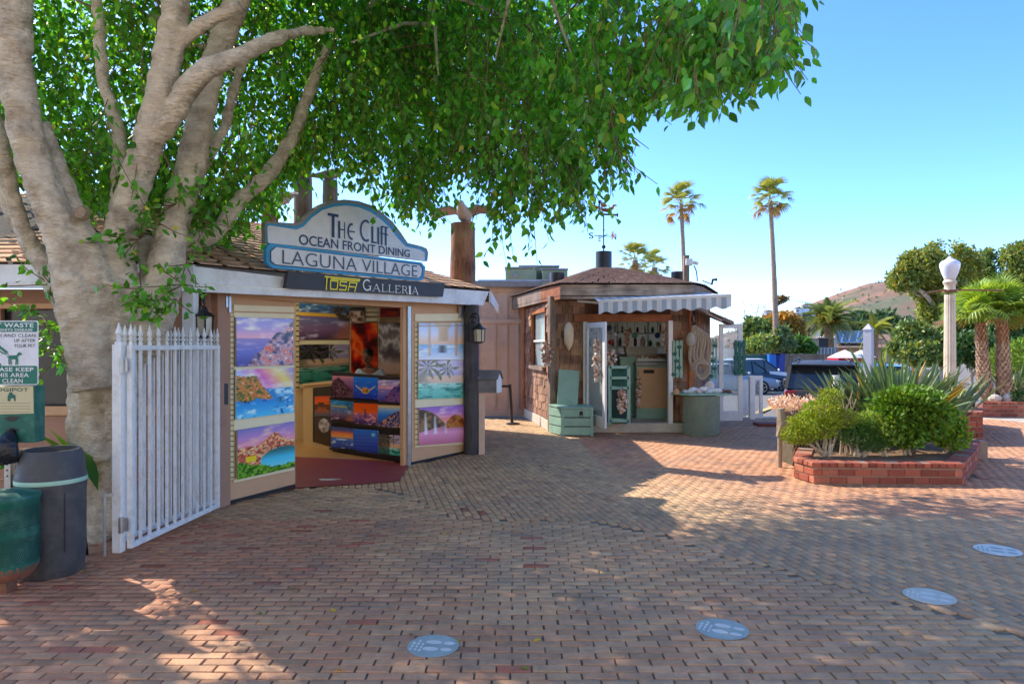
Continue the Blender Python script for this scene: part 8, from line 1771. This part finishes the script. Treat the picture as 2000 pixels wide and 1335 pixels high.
# tall palms
PC_ = S8(146,150,74)
def tall_palm(label, pxb, pyb, pxt, pyt, Y, L, seed, nf=40, dead=9, r0=.24, r1=.15):
    b = P(pxb,pyb,Y); return fan_palm('tall_palm', label, (b.x,Y,gz(Y)), P(pxt,pyt,Y), r0, r1, nf, L, seed, PC_, dead, 'slender fan palms behind the kiosk', False, -62, 86, TF)
tall_palm('taller slender fan palm, right one of the two, trunk down to the fence', 1517,700,1504,392, 48, 1.0, 71, 42, 9, r0=.23, r1=.13)
tall_palm('slender fan palm left of the taller one, trunk behind the kiosk roof', 1340,700,1330,398, 48, .96, 72, 40, 10, r0=.2, r1=.12)
tall_palm('bushy low fan palm crown just right of the weathervane', 1240,700,1240,508, 38, .68, 73, 40, 3)
tall_palm('lower bushy fan palm crown right beside its twin over the kiosk roof', 1278,700,1278,522, 39, .62, 74, 36, 3)
# date palm
def feather_mesh(n=20, L=1.0, droop=.55):
    vs = []; fs = []
    def pt(t): return Vector((0, L*t*(1-.12*t), -droop*t*t*L))
    for i in range(n):
        t = .1+.9*i/n; p = pt(t); w_ = .012*(1-t)+.003
        for sx in (-1, 1):
            l_ = .30*L*math.sin(math.pi*min(1,.25+.75*t))**.6*(1.05-.5*t); d = Vector((sx*.75, .62, -.18)); o = len(vs); e = p+d*l_; s_ = Vector((0,.022,0)); vs += [p-s_, p+s_, p+d*l_*.6+s_*.9, e, p+d*l_*.6-s_*.9]; fs += [(o,o+1,o+2,o+4),(o+4,o+2,o+3)]
    o = len(vs)
    for i in range(9): p = pt(i/8); vs += [p+Vector((-.014,0,0)), p+Vector((.014,0,0))]
    for i in range(8): fs.append((o+2*i,o+2*i+1,o+2*i+3,o+2*i+2))
    me = bpy.data.meshes.new('frond'); me.from_pydata([tuple(v) for v in vs], [], fs); me.materials.append(mt['frond']); return me
FE = [feather_mesh(), feather_mesh(18,1.0,.9)]
def date_palm(label, base, top, r, nf, L, seed, col_, fruit=True, group=None):
    root = thing('date_palm', label, 'palm tree', base, group); q = random.Random(seed); mb = MB(); mb.col = (.75,.62,.5); b = Vector(base); t = Vector(top); mb.tube([b.lerp(t,i/12) for i in range(13)], [r*(1.08 if i % 2 else .95) for i in range(13)], 10, True, .1, seed); mb.build('trunk', mt['palmbark'], root)
    for k in range(nf):
        e = R(-25+105*((k+.5)/nf)**.9); a = k*2.39996; d = Vector((math.cos(a)*math.cos(e), math.sin(a)*math.cos(e), math.sin(e))); s = L*q.uniform(.85,1.1); g = q.uniform(.7,1.3); qq = d.to_track_quat('Y','Z') @ Euler((0,q.uniform(-.3,.3),0)).to_quaternion(); inst('frond', FE[k % 2], root, t, qq.to_euler(), (s,s,s), tuple(x*g for x in col_))
    if fruit:
        for k in range(6):
            m_ = MB(); a = q.uniform(3.4,6.0); c_ = t+Vector((math.cos(a)*.7,math.sin(a)*.7,q.uniform(-.1,.5))); m_.col = S8(216,150,40)
            for j in range(16): m_.ell(c_+Vector((q.gauss(0,.22),q.gauss(0,.2),q.gauss(0,.16))), .10, 6, 4)
            m_.build('fruit_cluster', mt['vcol'], root)
b = P(1618,690,60); date_palm('date palm with orange fruit clusters in front of the hill', (b.x+.3,60,gz(60)), P(1617,626,60), .36, 64, 2.9, 81, S8(112,124,70))
b = P(1708,700,46); date_palm('young palm with orange brown trunk right of the stone post', (b.x,46,gz(46)), P(1709,645,46), .2, 22, 1.5, 82, S8(130,136,60), False)
b = P(1712,712,30)
spiky('banana_plant', 'yellow green upright leaves between the stone post and the olive bush', (P(1715,700,27).x,27,gz(27)), 26, 2.3, 83, S8(140,160,60), 45, 88)
# ---- behind the viewer, unseen: pale blocks and paving added to bounce sunlight forward
mb = MB(); mb.add([(-60,-40,.0),(60,-40,.0),(60,-2.1,.0),(-60,-2.1,.0)],[(0,1,2,3)]); mb.v = [(p[0],p[1],.012) for p in mb.v]; mb.v = [(p[0], p[1], -.012) for p in mb.v]
tag(mb.build('street', M('pale_concrete_road', S8(200,190,172), .9, .1, .8, .2, 60)), kind='structure')  # pale ground added out of view to throw sunlight back
mt['stucco'] = M('cream_stucco', S8(244,234,212), .85, .03, 1.5, .1)
for k, (x0_, w_, h_) in enumerate(((-34,22,11),(-11.5,20,13),(9,24,12),(33.5,22,11))):
    sb = thing('shop_front', ['cream shop building across the street far left behind the viewer','tall cream shop building across the street behind the viewer','wide cream shop building across the street right behind the viewer','low cream shop building across the street far right behind the viewer'][k], 'building', (x0_,-11,0), 'shops across the street')
    MB().box((x0_+w_/2,-15,h_/2),(w_,8,h_)).build('wall', mt['stucco'], sb); MB().box((x0_+w_/2,-10.9,h_+.1),(w_+.3,.5,.35)).build('cornice', mt['fascia'], sb)
    for j in range(int(w_/4)):
        MB().box((x0_+2.2+j*4,-10.98,h_*.68),(1.2,.08,1.5)).build('window', mt['dkwin'], sb); MB().box((x0_+2.2+j*4,-10.98,1.5),(2.2,.08,2.2)).build('window', mt['dkwin'], sb)
